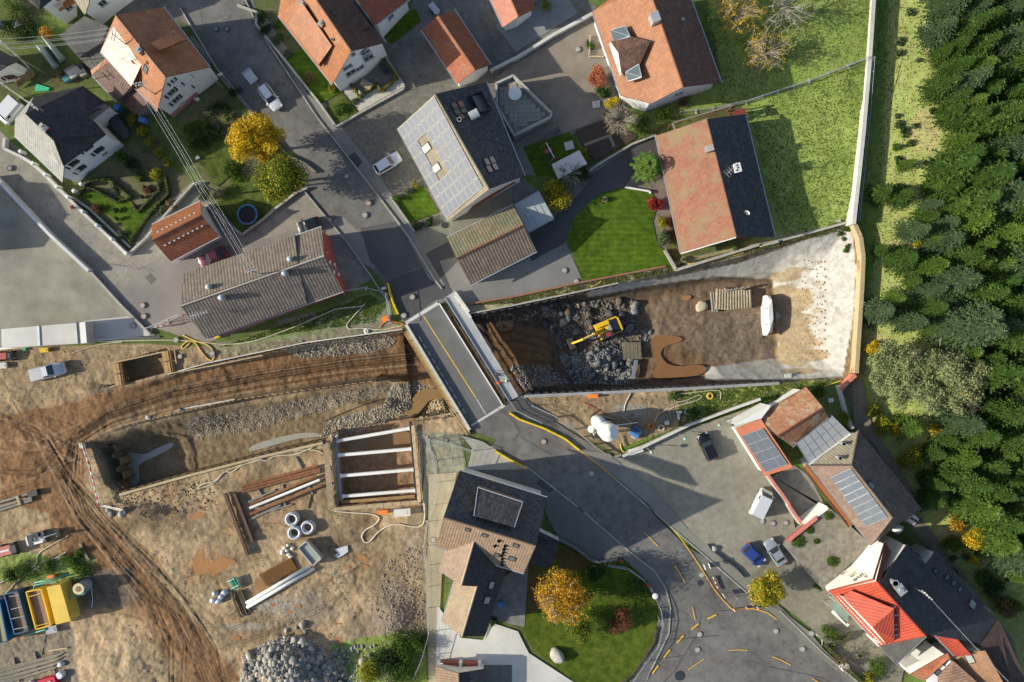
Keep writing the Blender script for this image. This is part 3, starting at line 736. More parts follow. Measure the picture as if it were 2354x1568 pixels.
def window(h,fr,px,w,ht,shutters=None,fmat=None,sill=True,pane=None,at=None):
 p,u,n=fr;c=at if at is not None else on_wall(fr,px);up=Vector((0,0,1));fmat=fmat or frame_m
 mb=MB();o=n*.03
 def R4(cc,sx,sz,out,dep):
  a=cc+n*out
  return[a-u*sx-up*sz,a+u*sx-up*sz,a+u*sx+up*sz,a-u*sx+up*sz]
 t=.07
 for s in(-1,1):
  mb.bar(c+u*s*(w/2-t/2)-up*ht/2+o,c+u*s*(w/2-t/2)+up*ht/2+o,.07,.07)
  mb.bar(c-u*w/2+up*s*(ht/2-t/2)+o,c+u*w/2+up*s*(ht/2-t/2)+o,.07,.07)
 if w>.9:mb.bar(c-up*ht/2+o,c+up*ht/2+o,.06,.06)
 wo_=mb.build('window',fmat,h.root)
 g=MB();g.poly(R4(c,w/2-.05,ht/2-.05,.012,0));g.build('pane',pane or glass,wo_)
 if sill:
  sb=MB();sb.bar(c-u*(w/2+.08)-up*(ht/2+.04)+n*.09,c+u*(w/2+.08)-up*(ht/2+.04)+n*.09,.2,.05);sb.build('sill',conc_pale,wo_)
 if shutters:
  for s in(-1,1):
   sh=MB();cc=c+u*s*(w/2+.3)+n*.04
   sh.bar(cc-up*ht/2,cc+up*ht/2,.5,.05);sh.build('shutter',shutters,h.root)
def box_on(h,pts,z0,z1,name,mat):
 mb=MB();w=[P(x,y,z1)for x,y in pts];mb.prism([(p.x,p.y)for p in w],z0,z1);return mb.build(name,mat,h.root)
def any_z(h,x,y):
 q=[v for v in(plane_z(f,x,y)for f in h.faces)if v is not None]
 if q:return max(q)
 f=min(h.faces,key=lambda f:min((Vector((x,y))-p.to_2d()).length for p in f)+(Vector((x,y))-(sum(f,Vector())/len(f)).to_2d()).length)
 a,b,c=f[0],f[1],f[2];n=(b-a).cross(c-a)
 return a.z-(n.x*(x-a.x)+n.y*(y-a.y))/n.z
def roofz(h,dx,dy,z):
 for _ in range(4):p=P(dx,dy,z);z=any_z(h,p.x,p.y)
 return z
def chimney(h,px,size,up,mat,rz=0.,cap=None,z=7,pot=True):
 z=roofz(h,px[0],px[1],z);p=P(px[0],px[1],z+up)
 mb=MB();mb.box((p.x,p.y,z+up/2-.3),(size[0],size[1],up+.6),rz);o=mb.build('chimney',mat,h.root)
 c=MB();c.box((p.x,p.y,z+up+.05),(size[0]+.12,size[1]+.12,.1),rz)
 if pot:c.cyl((p.x,p.y),min(size)*.28,z+up+.09,z+up+.3,10)
 c.build('chimney_cap',cap or conc,o)
def pipe(h,px,r,up,mat=None,z=7,name='flue_pipe'):
 z=roofz(h,px[0],px[1],z);p=P(px[0],px[1],z+up)
 mb=MB();mb.cyl((p.x,p.y),r,z-.3,z+up,12);mb.cyl((p.x,p.y),r*1.35,z+up-.12,z+up,12);mb.build(name,mat or galv,h.root)
def on_roof(h,pts,lift,z=7):
 return[P(x,y,roofz(h,x,y,z)+lift)for x,y in pts]
def face_quad(h,px,w,l,lift,ridge):
 """rectangle on the roof at px, w along the ridge direction, l down the slope"""
 z=roofz(h,px[0],px[1],7);c=P(px[0],px[1],z+lift)
 u=(h.W[ridge[1]]-h.W[ridge[0]]);u.z=0;u.normalize();s=Vector((-u.y,u.x,0))
 z1=[q for q in(plane_z(f,c.x+s.x*.3,c.y+s.y*.3)for f in h.faces)if q is not None]
 z0=[q for q in(plane_z(f,c.x-s.x*.3,c.y-s.y*.3)for f in h.faces)if q is not None]
 sl_=(max(z1)-max(z0))/.6 if z1 and z0 else 0
 s=Vector((s.x,s.y,sl_)).normalized()
 return[c-u*w/2-s*l/2,c+u*w/2-s*l/2,c+u*w/2+s*l/2,c-u*w/2+s*l/2],u.cross(s).normalized()
def skylight(h,px,w,l,ridge,pane=None,fm=None,name='skylight'):
 q,n=face_quad(h,px,w,l,.08,ridge)
 if n.z<0:n=-n
 mb=MB()
 for a,b in zip(q,q[1:]+q[:1]):mb.bar(a,b,.1,.14)
 o=mb.build(name,fm or dark_metal,h.root)
 c=sum(q,Vector())/4;g=MB();g.poly([c+(p-c)*.93+n*.03 for p in q]);g.build('pane',pane or sky_pane,o)
sky_pane,_n,_b=_nodes('skylight_pane');_b.inputs['Base Color'].default_value=(.10,.13,.14,1);_b.inputs['Roughness'].default_value=.12
sky_bright,_n,_b=_nodes('skylight_pane_pale');_b.inputs['Base Color'].default_value=(.34,.35,.32,1);_b.inputs['Roughness'].default_value=.5
def antenna(loc,hh,label,n=5,w=1.4,ang=.6):
 mb=MB();p=Vector(loc);mb.tube([p,p+Vector((0,0,hh))],.03,6)
 d=Vector((math.cos(ang),math.sin(ang),0));e=Vector((-d.y,d.x,0));t=p+Vector((0,0,hh-.15))
 mb.bar(t-d*w/2,t+d*w/2,.05,.05)
 for k in range(n):c=t+d*(-w/2+w*k/(n-1));mb.bar(c-e*(.55-.05*k),c+e*(.55-.05*k),.045,.03)
 return solo('tv_antenna',mb,galv,label,'antenna')
def dish(h,px,z,r=.4,name='satellite_dish',mat=None,label=None):
 p=P(px[0],px[1],z);mb=MB();d=Vector((-.5,-.75,.45)).normalized()
 a=d.cross(Vector((0,0,1))).normalized();b=a.cross(d)
 rings=[]
 for k,(rr,o)in enumerate(((0.02,-.12),(.5,-.08),(1,0))):
  rings.append([p+a*math.cos(t)*rr*r+b*math.sin(t)*rr*r+d*o for t in np.linspace(0,2*math.pi,17)[:-1]])
 base=[];fs=[]
 for rg in rings:base+=rg
 for k in range(2):
  for i in range(16):fs.append((k*16+i,k*16+(i+1)%16,k*16+16+(i+1)%16,k*16+16+i))
 mb.raw(base,fs);mb.tube([p-d*.1,p-Vector((0,0,.9))],.03,6);mb.tube([p-b*r*.8,p+d*r*.8],.015,5)
 return solo(name,mb,mat or white,label,'satellite dish')
t_orange=roofmat('tiles_orange',(.30,.108,.042),(.38,.155,.065),.34,.34,.55,spec=.4)
t_glint=roofmat('tiles_glossy_glint',(.42,.24,.15),(.5,.3,.2),.34,.34,.42,spec=.45,rib=.25)  # glazed tiles; the paler colour carries the sun glint of this plane
t_brownred=roofmat('tiles_dark_orange',(.40,.15,.07),(.46,.19,.09),.34,.34,.5,spec=.4)
t_dark=roofmat('tiles_slate_and_shade',(.035,.035,.04),(.065,.065,.07),.3,.3,.6)  # dark slate; also used as painted shade on off-sun slopes
t_shade=roofmat('tiles_shade_side',(.04,.042,.05),(.10,.10,.105),.33,.36,.55,lichen=(.16,.16,.13))  # near-black tiles with the shade of off-sun slopes in the colour
t_palegrey=roofmat('sheets_pale_grey',(.30,.30,.29),(.38,.38,.36),.35,.5,.55,rib=.9)
t_brown=roofmat('tiles_brown',(.11,.06,.045),(.20,.12,.09),.3,.34,.7)
t_red=roofmat('tiles_red',(.34,.075,.035),(.42,.12,.055),.3,.36,.5,spec=.4)
t_redmoss=roofmat('tiles_red_old',(.28,.085,.045),(.37,.135,.07),.3,.34,.7,moss=(.2,.16,.10),mossamt=.4)
t_salmon=roofmat('tiles_mossy',(.29,.12,.075),(.35,.165,.11),.3,.34,.8,moss=(.24,.185,.10),mossamt=.75,rib=.2)
t_ribbed=roofmat('tiles_ribbed',(.27,.20,.14),(.36,.27,.19),.42,.45,.7,rib=1.1)
t_beige=roofmat('tiles_beige',(.28,.195,.135),(.37,.265,.185),.36,.38,.7,rib=.9,lichen=(.2,.17,.12))
t_greybr=roofmat('tiles_grey_brown',(.20,.165,.135),(.28,.235,.19),.42,.45,.7,rib=1.2,lichen=(.30,.28,.22))
t_farm=roofmat('tiles_mottled',(.16,.125,.105),(.27,.20,.16),.34,.34,.8,moss=(.30,.10,.06),mossamt=.2,lichen=(.09,.09,.08))
t_hip=roofmat('tiles_terracotta',(.30,.135,.07),(.43,.22,.125),.3,.32,.75,moss=(.42,.36,.26),mossamt=.5)
t_redmetal=roofmat('red_sheet_roof',(.46,.075,.04),(.52,.10,.055),.42,30,.5,rib=1.0,tvar=.2,spec=.35)
t_slate=roofmat('slate_shingles',(.05,.05,.058),(.095,.09,.095),.32,.28,.65,lichen=(.14,.13,.12))
t_stone=roofmat('stone_shingles',(.15,.145,.13),(.22,.21,.185),.35,.35,.8,moss=(.12,.13,.08),mossamt=.4)
he,hr=5.2,10.0
V=dict(A=(*Z('00',1033,135),hr),B=(*Z('00',1480,690),hr),C=(*Z('00',1405,992),he),D=(*Z('00',895,465),he),E=(*Z('00',1460,66),he),F=(*Z('00',1872,600),he))
h1=house('house','orange tiled house with white gable and pink plinth, part of its roof gleaming white','house',V,['ABCD',('AEFB',t_brownred)],'AEFBCD',whitew,t_orange,caps=['AB'],gutters=['DC','EF'])
q=[P(*Z('00',900,460),6.6),P(*Z('00',1172,772),6.6),P(*Z('00',1292,520),8.55),P(*Z('00',1050,160),9.5)]
mb=MB();slab(mb,q,.14);mb.build('dormer_roof',t_glint,h1.root)
mb=MB();mb.poly([q[1],q[2],q[2]-Vector((0,0,1)),q[1]-Vector((0,0,2.2))]);mb.poly([q[0],q[1],q[1]-Vector((0,0,2.2)),q[0]-Vector((0,0,2.2))]);mb.build('dormer_wall',wood_brown,h1.root)
q=[P(*Z('00',1345,385),9.9),P(*Z('00',1555,262),8.2),P(*Z('00',1655,352),8.2),P(*Z('00',1425,450),9.9)]
mb=MB();slab(mb,q,.5);mb.build('dormer_roof',t_brownred,h1.root)
fr=wall_frame(h1,'B','C')
for px in((1540,722),):window(h1,fr,Z('00',*px),.6,.9,dark_metal)
for px in((1675,702),(1530,825)):window(h1,fr,Z('00',*px),1.1,1.2,dark_metal)
for px in((1765,727),(1570,890)):window(h1,fr,Z('00',*px),1.1,1.2,dark_metal)
for px in((1815,765),(1620,925)):window(h1,fr,Z('00',*px),.7,.4)
p,u,n=fr;mb=MB()
ee=[e for e in h1.edges if(e[0]-p).length<.01 or(e[1]-p).length<.01]
a0=h1.W['C'];b0=h1.W['F']
pa=p+u*(a0-p).dot(u);pb=p+u*(b0-p).dot(u);sh_=(pb-pa).normalized()*.5;pa+=sh_;pb-=sh_
mb.bar(Vector((pa.x,pa.y,.55))+n*.02,Vector((pb.x,pb.y,.55))+n*.02,.1,1.3);mb.build('plinth',pink,h1.root)
chimney(h1,Z('00',1235,445),(.7,.7),.9,conc,.9,z=10)
skylight(h1,Z('00',1066,405),.6,.9,'AB',sky_bright);skylight(h1,Z('00',1300,620),.7,1.1,'AB')
mb=MB();pts=ZZ('00',1700,332,1725,330,1895,548,1880,562)
for k in range(11):
 t=k/10;a=(pts[0][0]*(1-t)+pts[3][0]*t,pts[0][1]*(1-t)+pts[3][1]*t);b=(pts[1][0]*(1-t)+pts[2][0]*t,pts[1][1]*(1-t)+pts[2][1]*t)
 mb.bar(P(*a,2.6),P(*b,2.6),.08,.06)
mb.bar(P(*pts[0],2.6),P(*pts[3],2.6),.07,.07);mb.bar(P(*pts[1],2.6),P(*pts[2],2.6),.07,.07)
mb.build('balcony_rail',steel_grey,h1.root)
V=dict(A=(*Z('00',985,545),4.6),B=(*Z('00',1172,775),4.6),C=(*Z('00',1045,910),3.0),D=(*Z('00',822,675),3.0))
s1=house('shed','brown ribbed lean-to shed roof against the orange house, moss along its eave','shed',V,['ABCD'],'ABCD',conc_dark,roofmat('tiles_brown_rib',(.13,.075,.06),(.2,.13,.11),.36,.4,.7,rib=1.1),over=.2,gutters=['DC'])
V=dict(A=(*Z('00',950,522),4.7),B=(*Z('00',985,545),4.62),C=(*Z('00',822,672),3.1),D=(*Z('00',808,632),3.1))
house('shed','narrow strip of orange tiles beside the brown lean-to shed','shed',V,['ABCD'],'ABCD',conc_dark,t_orange,over=.1)
V=dict(A=(*Z('00',1207,788),3.6),B=(*Z('00',1335,905),3.6),C=(*Z('00',1205,1027),2.5),D=(*Z('00',1083,898),2.5))
house('shed','small dark brown shed roof tucked under the orange eave','shed',V,['ABCD'],'ABCD',conc_dark,t_brown,over=.2)
V=dict(A=(*Z('00',530,320),3.0),B=(*Z('00',752,145),3.0),C=(*Z('00',965,240),3.0),D=(*Z('00',905,385),3.0),E=(*Z('00',700,512),3.0))
house('garage','flat grey garage roof behind the orange house','garage',V,['ABCDE'],'ABCDE',conc_dark,M('flat_roof_grey',(.13,.13,.128),.9,.3,.5,6),over=.1)
V=dict(A=(*Z('00',700,512),2.4),B=(*Z('00',925,372),2.4),C=(*Z('00',955,520),2.4),D=(*Z('00',818,630),2.4))
house('garage','lichen spotted flat roof joining the grey garage and the brown lean-to','garage',V,['ABCD'],'ABCD',conc_dark,M('flat_roof_lichen',(.17,.165,.15),.9,.4,2.5,8),over=.1)
V=dict(P=(*Z('00',230,1015),9.2),Q=(*Z('00',490,1262),9.2),a=(*Z('00',133,1064),6.9),b=(*Z('00',572,1478),6.6),c=(*Z('00',558,1622),4.2),d=(*Z('00',130,1212),4.2),
         e=(*Z('00',945,1200),6.4),f=(*Z('00',300,866),7.0),g=(*Z('00',742,770),5.2),i=(*Z('00',978,942),4.6),j=(*Z('00',782,1022),6.4))
h2=house('house','dark slate house with pale grey slope and cropped white gable with dark shutters','house',V,
           [('PQbcda',t_palegrey),'Qeb',('Paf',t_palegrey),'PfgijeQ'],'afgijebcd',whitew,t_dark,caps=['PQ','Qe','Qb'],capmat=t_dark,gutters=['dc'])
fr=wall_frame(h2,'b','e')
for x,y in((805,1290),(765,1345),(895,1325),(690,1440),(645,1475),(750,1492)):
 pass
for x,y in((770,1325),(872,1345),(648,1462),(712,1508)):
 window(h2,fr,Z('00',x,y),1.0,1.15,dark_metal,fmat=dark_metal)
for x,y in((935,1372),(790,1540)):window(h2,fr,Z('00',x,y),.9,.5)
chimney(h2,Z('00',372,1132),(.6,.6),.9,white,.9,z=9);chimney(h2,Z('00',405,1148),(.7,.5),.3,red_m,.9,z=9,pot=False)
q=[P(*Z('00',770,1005),5.8),P(*Z('00',930,930),5.6),P(*Z('00',978,945),5.0),P(*Z('00',830,1065),5.0)]
mb=MB();slab(mb,q,.3);mb.build('dormer_roof',conc_dark,h2.root)
for k,(x0,y0,x1,y1)in enumerate(((330,930,760,800),(300,1010,900,905),(500,1262,800,1235))):
 pass
V=dict(A=(*Z('00',-300,560),6),B=(*Z('00',-140,370),4.2),C=(*Z('00',168,540),4.2),D=(*Z('00',60,590),6),E=(*Z('00',-20,640),5.0),F=(*Z('00',-330,700),5.0))
h3=house('house','small cream house with dark roof cut by the left edge, firewood stacked on its wall','house',V,['ABCD','ADEF'],'BCDEFA',whitew2,t_dark,caps=['AD'])
fr=wall_frame(h3,'C','E')
window(h3,fr,Z('00',80,688),1.0,1.1,wood_brown,fmat=wood_brown)
def U_(u,v,h):k=H/(H-h);return(CX+(u-CX)*k,CY+(v-CY)*k,h)
V=dict(A=U_(-420,520,9.2),B=U_(-176,535,9.2),C=U_(-136,452,6.8),D=U_(-430,430,6.8),E=U_(-420,620,6.8),F=U_(-146,598,6.8))
house('house','large house standing beyond the left edge above the schoolyard','house',V,['ABCD','ABFE'],'ADCBFE',whitew,t_brown,over=.4,caps=['AB'])
V=dict(A=(*Z('00',235,-5),6.6),B=(*Z('00',350,84),6.6),C=(*Z('00',480,-20),6.6),D=(*Z('00',400,-260),8.5),E=(*Z('00',120,-200),8.5))
h4=house('house','dark roofed house with wooden balcony on the top edge, wedge of white wall below','house',V,['ABCDE'],'ABCDE',whitew,t_dark,over=.5)
fr=wall_frame(h4,'B','C')
window(h4,fr,Z('00',612,68),1.0,1.0,None)
mb=MB()
for(a,b)in(((400,42),(530,-20)),((440,30),(560,-60))):mb.bar(P(*Z('00',*a),5.2),P(*Z('00',*b),5.2),.25,.9)
mb.bar(P(*Z('00',520,80),3.4),P(*Z('00',680,-10),3.4),.9,.12)
for k in range(7):p=P(*Z('00',525+k*22,75-k*12),3.9);mb.bar(p,p+Vector((0,0,.9)),.1,.05)
mb.bar(P(*Z('00',530,85),4.2),P(*Z('00',690,-5),4.2),.12,.12);mb.build('balcony',wood_orange,h4.root)
V=dict(A=(*Z('00',655,-8),5.8),B=(*Z('00',757,135),4.4),C=(*Z('00',790,40),5.6),D=(*Z('00',800,-20),6.4),E=(*Z('00',1130,-260),6.4),F=(*Z('00',700,-330),7))
h5=house('house','white house on the top edge with one window and pale tiled verge','house',V,['ABC','ACD','ADEF'],'ABCDEF',whitew,roofmat('tiles_straw',(.42,.37,.27),(.5,.45,.34),.4,.4,.7),over=.25)
fr=wall_frame(h5,'D','E')
window(h5,fr,Z('00',915,28),1.1,1.2,None)
he,hr=5.0,11.0
V=dict(A=(*Z('10',540,-95),hr),B=(*Z('10',917,457),hr),C=(*Z('10',745,757),he),D=(*Z('10',262,140),he),D2=(*Z('10',318,-20),he+1),E=(*Z('10',870,-110),he+.3),F=(*Z('10',1225,380),he+.3),X=(*Z('10',300,-90),he+1))
h6=house('house','orange roofed house, far slope shade-darkened, with white gable over a hedged terrace','house',{k:v for k,v in V.items()if len(k)==1},
           ['ABCDX',('AEFB',roofmat('tiles_orange_shaded',(.12,.06,.05),(.17,.09,.07),.3,.34,.7))],'AEFBCDX',whitew,t_orange,caps=['AB'],gutters=['DC','EF'])  # right slope: orange tiles darkened, shade put into the colour
q=[P(*Z('10',345,215),7.0),P(*Z('10',625,575),7.0),P(*Z('10',745,412),9.6),P(*Z('10',480,30),9.9)]
mb=MB();slab(mb,q,.8);mb.build('dormer_roof',t_orange,h6.root)
mb=MB();mb.poly([q[1]+Vector((0,0,-.1)),q[2]+Vector((0,0,-.1)),q[2]-Vector((0,0,.9)),q[1]-Vector((0,0,1.2))]);mb.build('dormer_wall',wood_brown,h6.root)
q=[P(*Z('10',925,298),8.2),P(*Z('10',1085,238),7.2),P(*Z('10',1010,120),7.2),P(*Z('10',860,190),9.4)]
mb=MB();slab(mb,q,.6);mb.build('dormer_roof',t_brown,h6.root)
fr=wall_frame(h6,'B','C')
for x,y,w_,h_ in((932,482,.6,.7),(1045,468,1.3,.9),(1072,515,1.4,1.3),(882,597,1.4,.9),(912,648,1.5,1.3),(990,608,1.3,.9)):window(h6,fr,Z('10',x,y),w_,h_)
skylight(h6,Z('10',588,185),.7,1.1,'AB',sky_bright);chimney(h6,Z('10',645,210),(.6,.6),.7,conc,.95,z=9)
skylight(h6,Z('10',655,282),.5,.9,'AB',sky_bright);pipe(h6,Z('10',743,350),.12,.7,z=9);chimney(h6,Z('10',480,35),(.5,.9),.5,conc_pale,.95,z=9)
skylight(h6,Z('10',762,118),.7,.5,'AB')
V=dict(A=(*Z('10',955,-20),6.0),B=(*Z('10',1130,226),6.0),C=(*Z('10',1435,-5),3.6),D=(*Z('10',1250,-250),3.6))
h6b=house('house','bright red ribbed roof with long white wall at the top edge','house',V,['ABCD'],'ABCD',whitew,t_red,over=.35,gutters=['BC'])
fr=wall_frame(h6b,'B','C');window(h6b,fr,Z('10',1268,150),1.0,.8,None)
V=dict(A=(*Z('10',1693,142),5.4),B=(*Z('10',2025,628),5.4),C=(*Z('10',1865,750),2.8),D=(*Z('10',1545,270),2.8),E=(*Z('10',1835,82),2.8),F=(*Z('10',2162,578),2.8))
h7=house('garage','long red tiled garage with white end wall between two driveways','garage',V,['ABCD','AEFB'],'AEFBCD',whitew,t_redmoss,over=.35,caps=['AB'],capmat=t_orange,gutters=['DC','EF'])
V=dict(A=(*Z('20',90,-90),4.8),B=(*Z('20',190,150),4.8),C=(*Z('20',52,243),3.0),D=(*Z('20',-90,-60),3.0),E=(*Z('20',270,-130),3.0),F=(*Z('20',345,75),3.0))
h8=house('garage','small orange roofed building on the top edge in a grey paved yard','garage',V,['ABCD','AEFB'],'AEFBCD',whitew,t_red,over=.5,caps=['AB'],capmat=t_orange,gutters=['DC'])
he,hr=3.9,8.7
V=dict(A=(*Z('20',1350,-120),hr),B=(*Z('20',1660,778),hr),C=(*Z('20',1378,925),5.9),c=(*Z('20',1108,858),he),D=(*Z('20',850,105),he),X=(*Z('20',1120,-90),he+2.4),E=(*Z('20',1690,-120),he),F=(*Z('20',2002,738),he))
h9=house('house','large orange tiled house with a dark gabled dormer and two glazed dormer windows','house',V,['ABCcDX',('AEFB',roofmat('tiles_orange_in_shade',(.15,.07,.055),(.24,.12,.09),.3,.32,.65))],'AEFBCcDX',whitew,t_orange,caps=['AB'],gutters=['Dc','EF'],over=.5)  # right slope recoloured dark to paint in its shade
mb=MB();mb.poly([P(*Z('20',1545,152),8.3),P(*Z('20',1788,118),5.6),P(*Z('20',2002,735),5.35),P(*Z('20',1915,600),6.0),P(*Z('20',1600,330),8.9)]);
fr=wall_frame(h9,'B','F');window(h9,fr,Z('20',1620,838),1.3,1.1,None)
V9=[P(*Z('20',1080,468),7.6),P(*Z('20',1368,368),8.1),P(*Z('20',1010,372),6.0),P(*Z('20',1185,326),7.0),P(*Z('20',1108,655),6.0),P(*Z('20',1272,578),6.8)]
mb=MB();slab(mb,[V9[0],V9[1],V9[3],V9[2]],.12);mb.build('dormer_roof',t_brown,h9.root)
mb=MB();slab(mb,[V9[0],V9[1],V9[5],V9[4]],.12);mb.build('dormer_roof',t_brown,h9.root)
mb=MB();a=.5
pts=[V9[2],V9[0],V9[4]];mb.poly([p-Vector((0,0,.15))for p in pts]+[V9[4]-Vector((0,0,1.2)),V9[2]-Vector((0,0,1.2))]);mb.build('dormer_wall',whitew2,h9.root)
for q4 in(ZZ('20',1013,272,1140,232,1185,325,1045,375),ZZ('20',1145,648,1262,575,1288,690,1170,728)):
 mb=MB();w4=[P(*q4[0],6.2),P(*q4[1],6.8),P(*q4[2],7.0),P(*q4[3],6.2)];slab(mb,w4,.6);mb.build('dormer_window',sky_pane,h9.root)
 mb=MB()
 for a_,b_ in zip(w4,w4[1:]+w4[:1]):mb.bar(a_,b_,.12,.1)
 mb.bar(w4[0],w4[2],.08,.06);mb.build('dormer_frame',galv,h9.root)
chimney(h9,Z('20',1412,150),(1.0,1.2),1.1,galv,.35,z=9,cap=galv,pot=False)
chimney(h9,Z('20',1658,172),(.3,.3),.4,conc,z=7,pot=False)
he,hr=4.8,9.9
V=dict(A=(999.8,216,hr),B=(1124.4,434.5,hr),C=(1029.3,508.8,he),D=(913.4,295.6,he),E=(1117,189,he+.3),F=(1206,404,he+.6))
h10=house('house','house with gleaming solar panels on one slope, shade-darkened tiles with sunken terrace on the other','house',V,['ABCD',('AEFB',t_shade)],'AEFBCD',whitew2,roofmat('tiles_olive',(.24,.21,.15),(.32,.28,.2),.36,.38,.7),caps=['AB'],gutters=['DC','EF'],over=.5)  # slope away from the sun has its shade painted into the tiles
pan,pn,pb_=_nodes('solar_glass')
pb_.inputs['Base Color'].default_value=(.12,.135,.17,1);pb_.inputs['Roughness'].default_value=.45;pb_.inputs['Specular IOR Level'].default_value=.2
pan2,pn2,pb2=_nodes('solar_cells')
uvn=pn2.nodes.new('ShaderNodeUVMap');ch=pn2.nodes.new('ShaderNodeTexBrick');pn2.links.new(uvn.outputs[0],ch.inputs[0]);ch.offset=0
ch.inputs['Color1'].default_value=(.05,.065,.09,1);ch.inputs['Color2'].default_value=(.06,.075,.10,1);ch.inputs['Mortar'].default_value=(.32,.34,.36,1)
ch.inputs['Scale'].default_value=1;ch.inputs['Brick Width'].default_value=.17;ch.inputs['Row Height'].default_value=.17;ch.inputs['Mortar Size'].default_value=.016
pn2.links.new(ch.outputs[0],pb2.inputs['Base Color']);pb2.inputs['Roughness'].default_value=.2
def solar_grid(h,quad,nu,nv,z,mat,skip=(),lift=.14,gapm=None,fm=None):
 """quad corners in image px: origin, +u, +u+v, +v ; heights from the roof"""
 Q=[P(x,y,roofz(h,x,y,z)+lift)for x,y in quad]
 def at(a,b):
  c=Q[0]*(1-a)*(1-b)+Q[1]*a*(1-b)+Q[2]*a*b+Q[3]*(1-a)*b
  return Vector((c.x,c.y,any_z(h,c.x,c.y)+lift))
 for i in range(nu):
  for j in range(nv):
   if(i,j)in skip:continue
   g=.012
   c4=[at((i+g*nu*.4)/nu,(j+g*nv*.4)/nv),at((i+1-g*nu*.4)/nu,(j+g*nv*.4)/nv),at((i+1-g*nu*.4)/nu,(j+1-g*nv*.4)/nv),at((i+g*nu*.4)/nu,(j+1-g*nv*.4)/nv)]
   mb=MB();n=(c4[1]-c4[0]).cross(c4[3]-c4[0]).normalized()
   if n.z<0:c4=c4[::-1];n=-n
   for p_,q_ in zip(c4,c4[1:]+c4[:1]):mb.bar(p_,q_,.05,.05)
   o=mb.build('solar_panel',fm or galv,h.root)
   g2=MB();uv=uv_for(c4);g2.poly([p+n*.012 for p in c4],uv);g2.build('pane',mat,o)
solar_grid(h10,ZZ('10',1655,860,1335,1148)+[Z('11',1768,512),Z('11',2093,238)],8,9,7,pan,skip=[(i,j)for j in(2,3,4,5)for i in(4,5)],fm=conc_pale)
for px in((1585,1325),(1672,1505)):
 zz=Z('10',*px);skylight(h10,zz,1.0,1.5,'AB',sky_bright)
tq=[Z('10',1985,850),Z('10',2080,828),Z('10',2165,985),Z('10',2065,1012)]
mb=MB();slab(mb,[P(*p,roofz(h10,*p,7)+.05)for p in tq],.1);mb.build('roof_terrace',wood_grey,h10.root)
mb=MB();w4=[P(*p,roofz(h10,*p,7)+.5)for p in tq]
for a_,b_ in zip(w4,w4[1:]+w4[:1]):mb.bar(a_,b_,.12,1.0)
mb.build('terrace_parapet',dark_metal,h10.root)
mb=MB();c=P(*Z('10',2012,1022),9.2)
pts=[]
for k in range(9):t=math.pi*k/8;pts.append((math.cos(t)*.6,math.sin(t)*.45))
dv=Vector((.46,-.89,0));sv=Vector((.89,.46,0));vs_=[];fs_=[]
for s_ in(-.6,.6):
 for(x,z)in pts:vs_.append(c+sv*s_+dv*x+Vector((0,0,z-.1)))
fs_=[(k,k+1,10+k,9+k)for k in range(8)]+[tuple(range(8,-1,-1)),tuple(range(9,18))]
mb.raw(vs_,fs_);mb.build('chimney_hood',galv,h10.root)
for dx,dy in((1842,945),(1900,930),(1862,992),(1920,980),(1903,1040)):skylight(h10,Z('10',dx,dy),1.0 if dx<1890 or dy<1000 else .8,.9,'AB',M('pane_brown%d'%dx,(.2,.13,.07),.2,0)if dy!=930 else M('pane_red',(.4,.12,.07),.2,0))
for dx,dy in((2132,1447),(2180,1428),(2152,1508),(2205,1490)):skylight(h10,Z('10',dx,dy),1.0,.85,'AB',M('pane_tan%d'%dx,(.42,.3,.22),.2,0))
pipe(h10,Z('10',1880,1068),.22,.8,z=9);pipe(h10,Z('10',2215,1250),.12,.5,z=6);pipe(h10,Z('10',2250,1325),.14,.3,z=6)
V=dict(A=(*Z('11',1935,440),2.7),B=(*Z('11',2352,195),2.7),C=(*Z('11',2352,255),2.5),D=(*Z('11',1945,468),2.5),E=(*Z('11',2150,300),3.0))
mb=MB();slab(mb,[P(*Z('11',2000,405),2.9),P(*Z('11',2352,185),2.9),P(*Z('21',170,190),2.7),P(*Z('11',1950,465),2.6)],.1);mb.build('porch_roof',M('porch_tiles',(.25,.08,.045),.8,.25,3),h10.root)
for nm,pp,zz_,mt in(('t',ZZ('20',-10,760,140,690,480,1020,470,1060,150,1215,0,960),0,0),):
 th_root=thing('roof_terrace','raised paved terrace with pale parapet and round white table beside the solar roofed house','terrace',P(*Z('20',240,950),0))
 w=[P(x,y,2.8)for x,y in pp]
 mb=MB();mb.prism([(p.x,p.y)for p in w],0,2.75);mb.build('wall',conc_dark,th_root)
 mb=MB()
 for a_,b_ in zip(w,w[1:]+w[:1]):mb.bar(a_+Vector((0,0,.35)),b_+Vector((0,0,.35)),.3,.8)
 mb.build('parapet',conc,th_root)
 ua=(w[2]-w[1]).normalized();va=Vector((-ua.y,ua.x,0));slabs=0;cc=w[0]
 d0=(w[5]-w[0]).normalized();d1=Vector((-d0.y,d0.x,0))*-1
 W2=[(p.x,p.y)for p in w];base_me=None;slab_m=M('flagstone',(.33,.32,.26),.85,.14,1.5)
 sx=np.array([[cc.x+d0.x*.62*i+d1.x*-.62*j,cc.y+d0.y*.62*i+d1.y*-.62*j]for i in range(-30,30)for j in range(-30,30)])
 dd=sdf(sx[:,0],sx[:,1],W2)
 for(x,y),d in zip(sx,dd):
  if d>.55:
   if base_me is None:
    b_=MB();b_.box((0,0,0),(.59,.59,.06),math.atan2(d0.y,d0.x));o=b_.build('flagstone',slab_m,th_root,org=Vector((0,0,0)));base_me=o.data
   else:o=link('flagstone',base_me,th_root)
   o.location=(x-th_root.location.x,y-th_root.location.y,2.79+rnd.uniform(0,.015));slabs+=1
 print('flagstones',slabs)
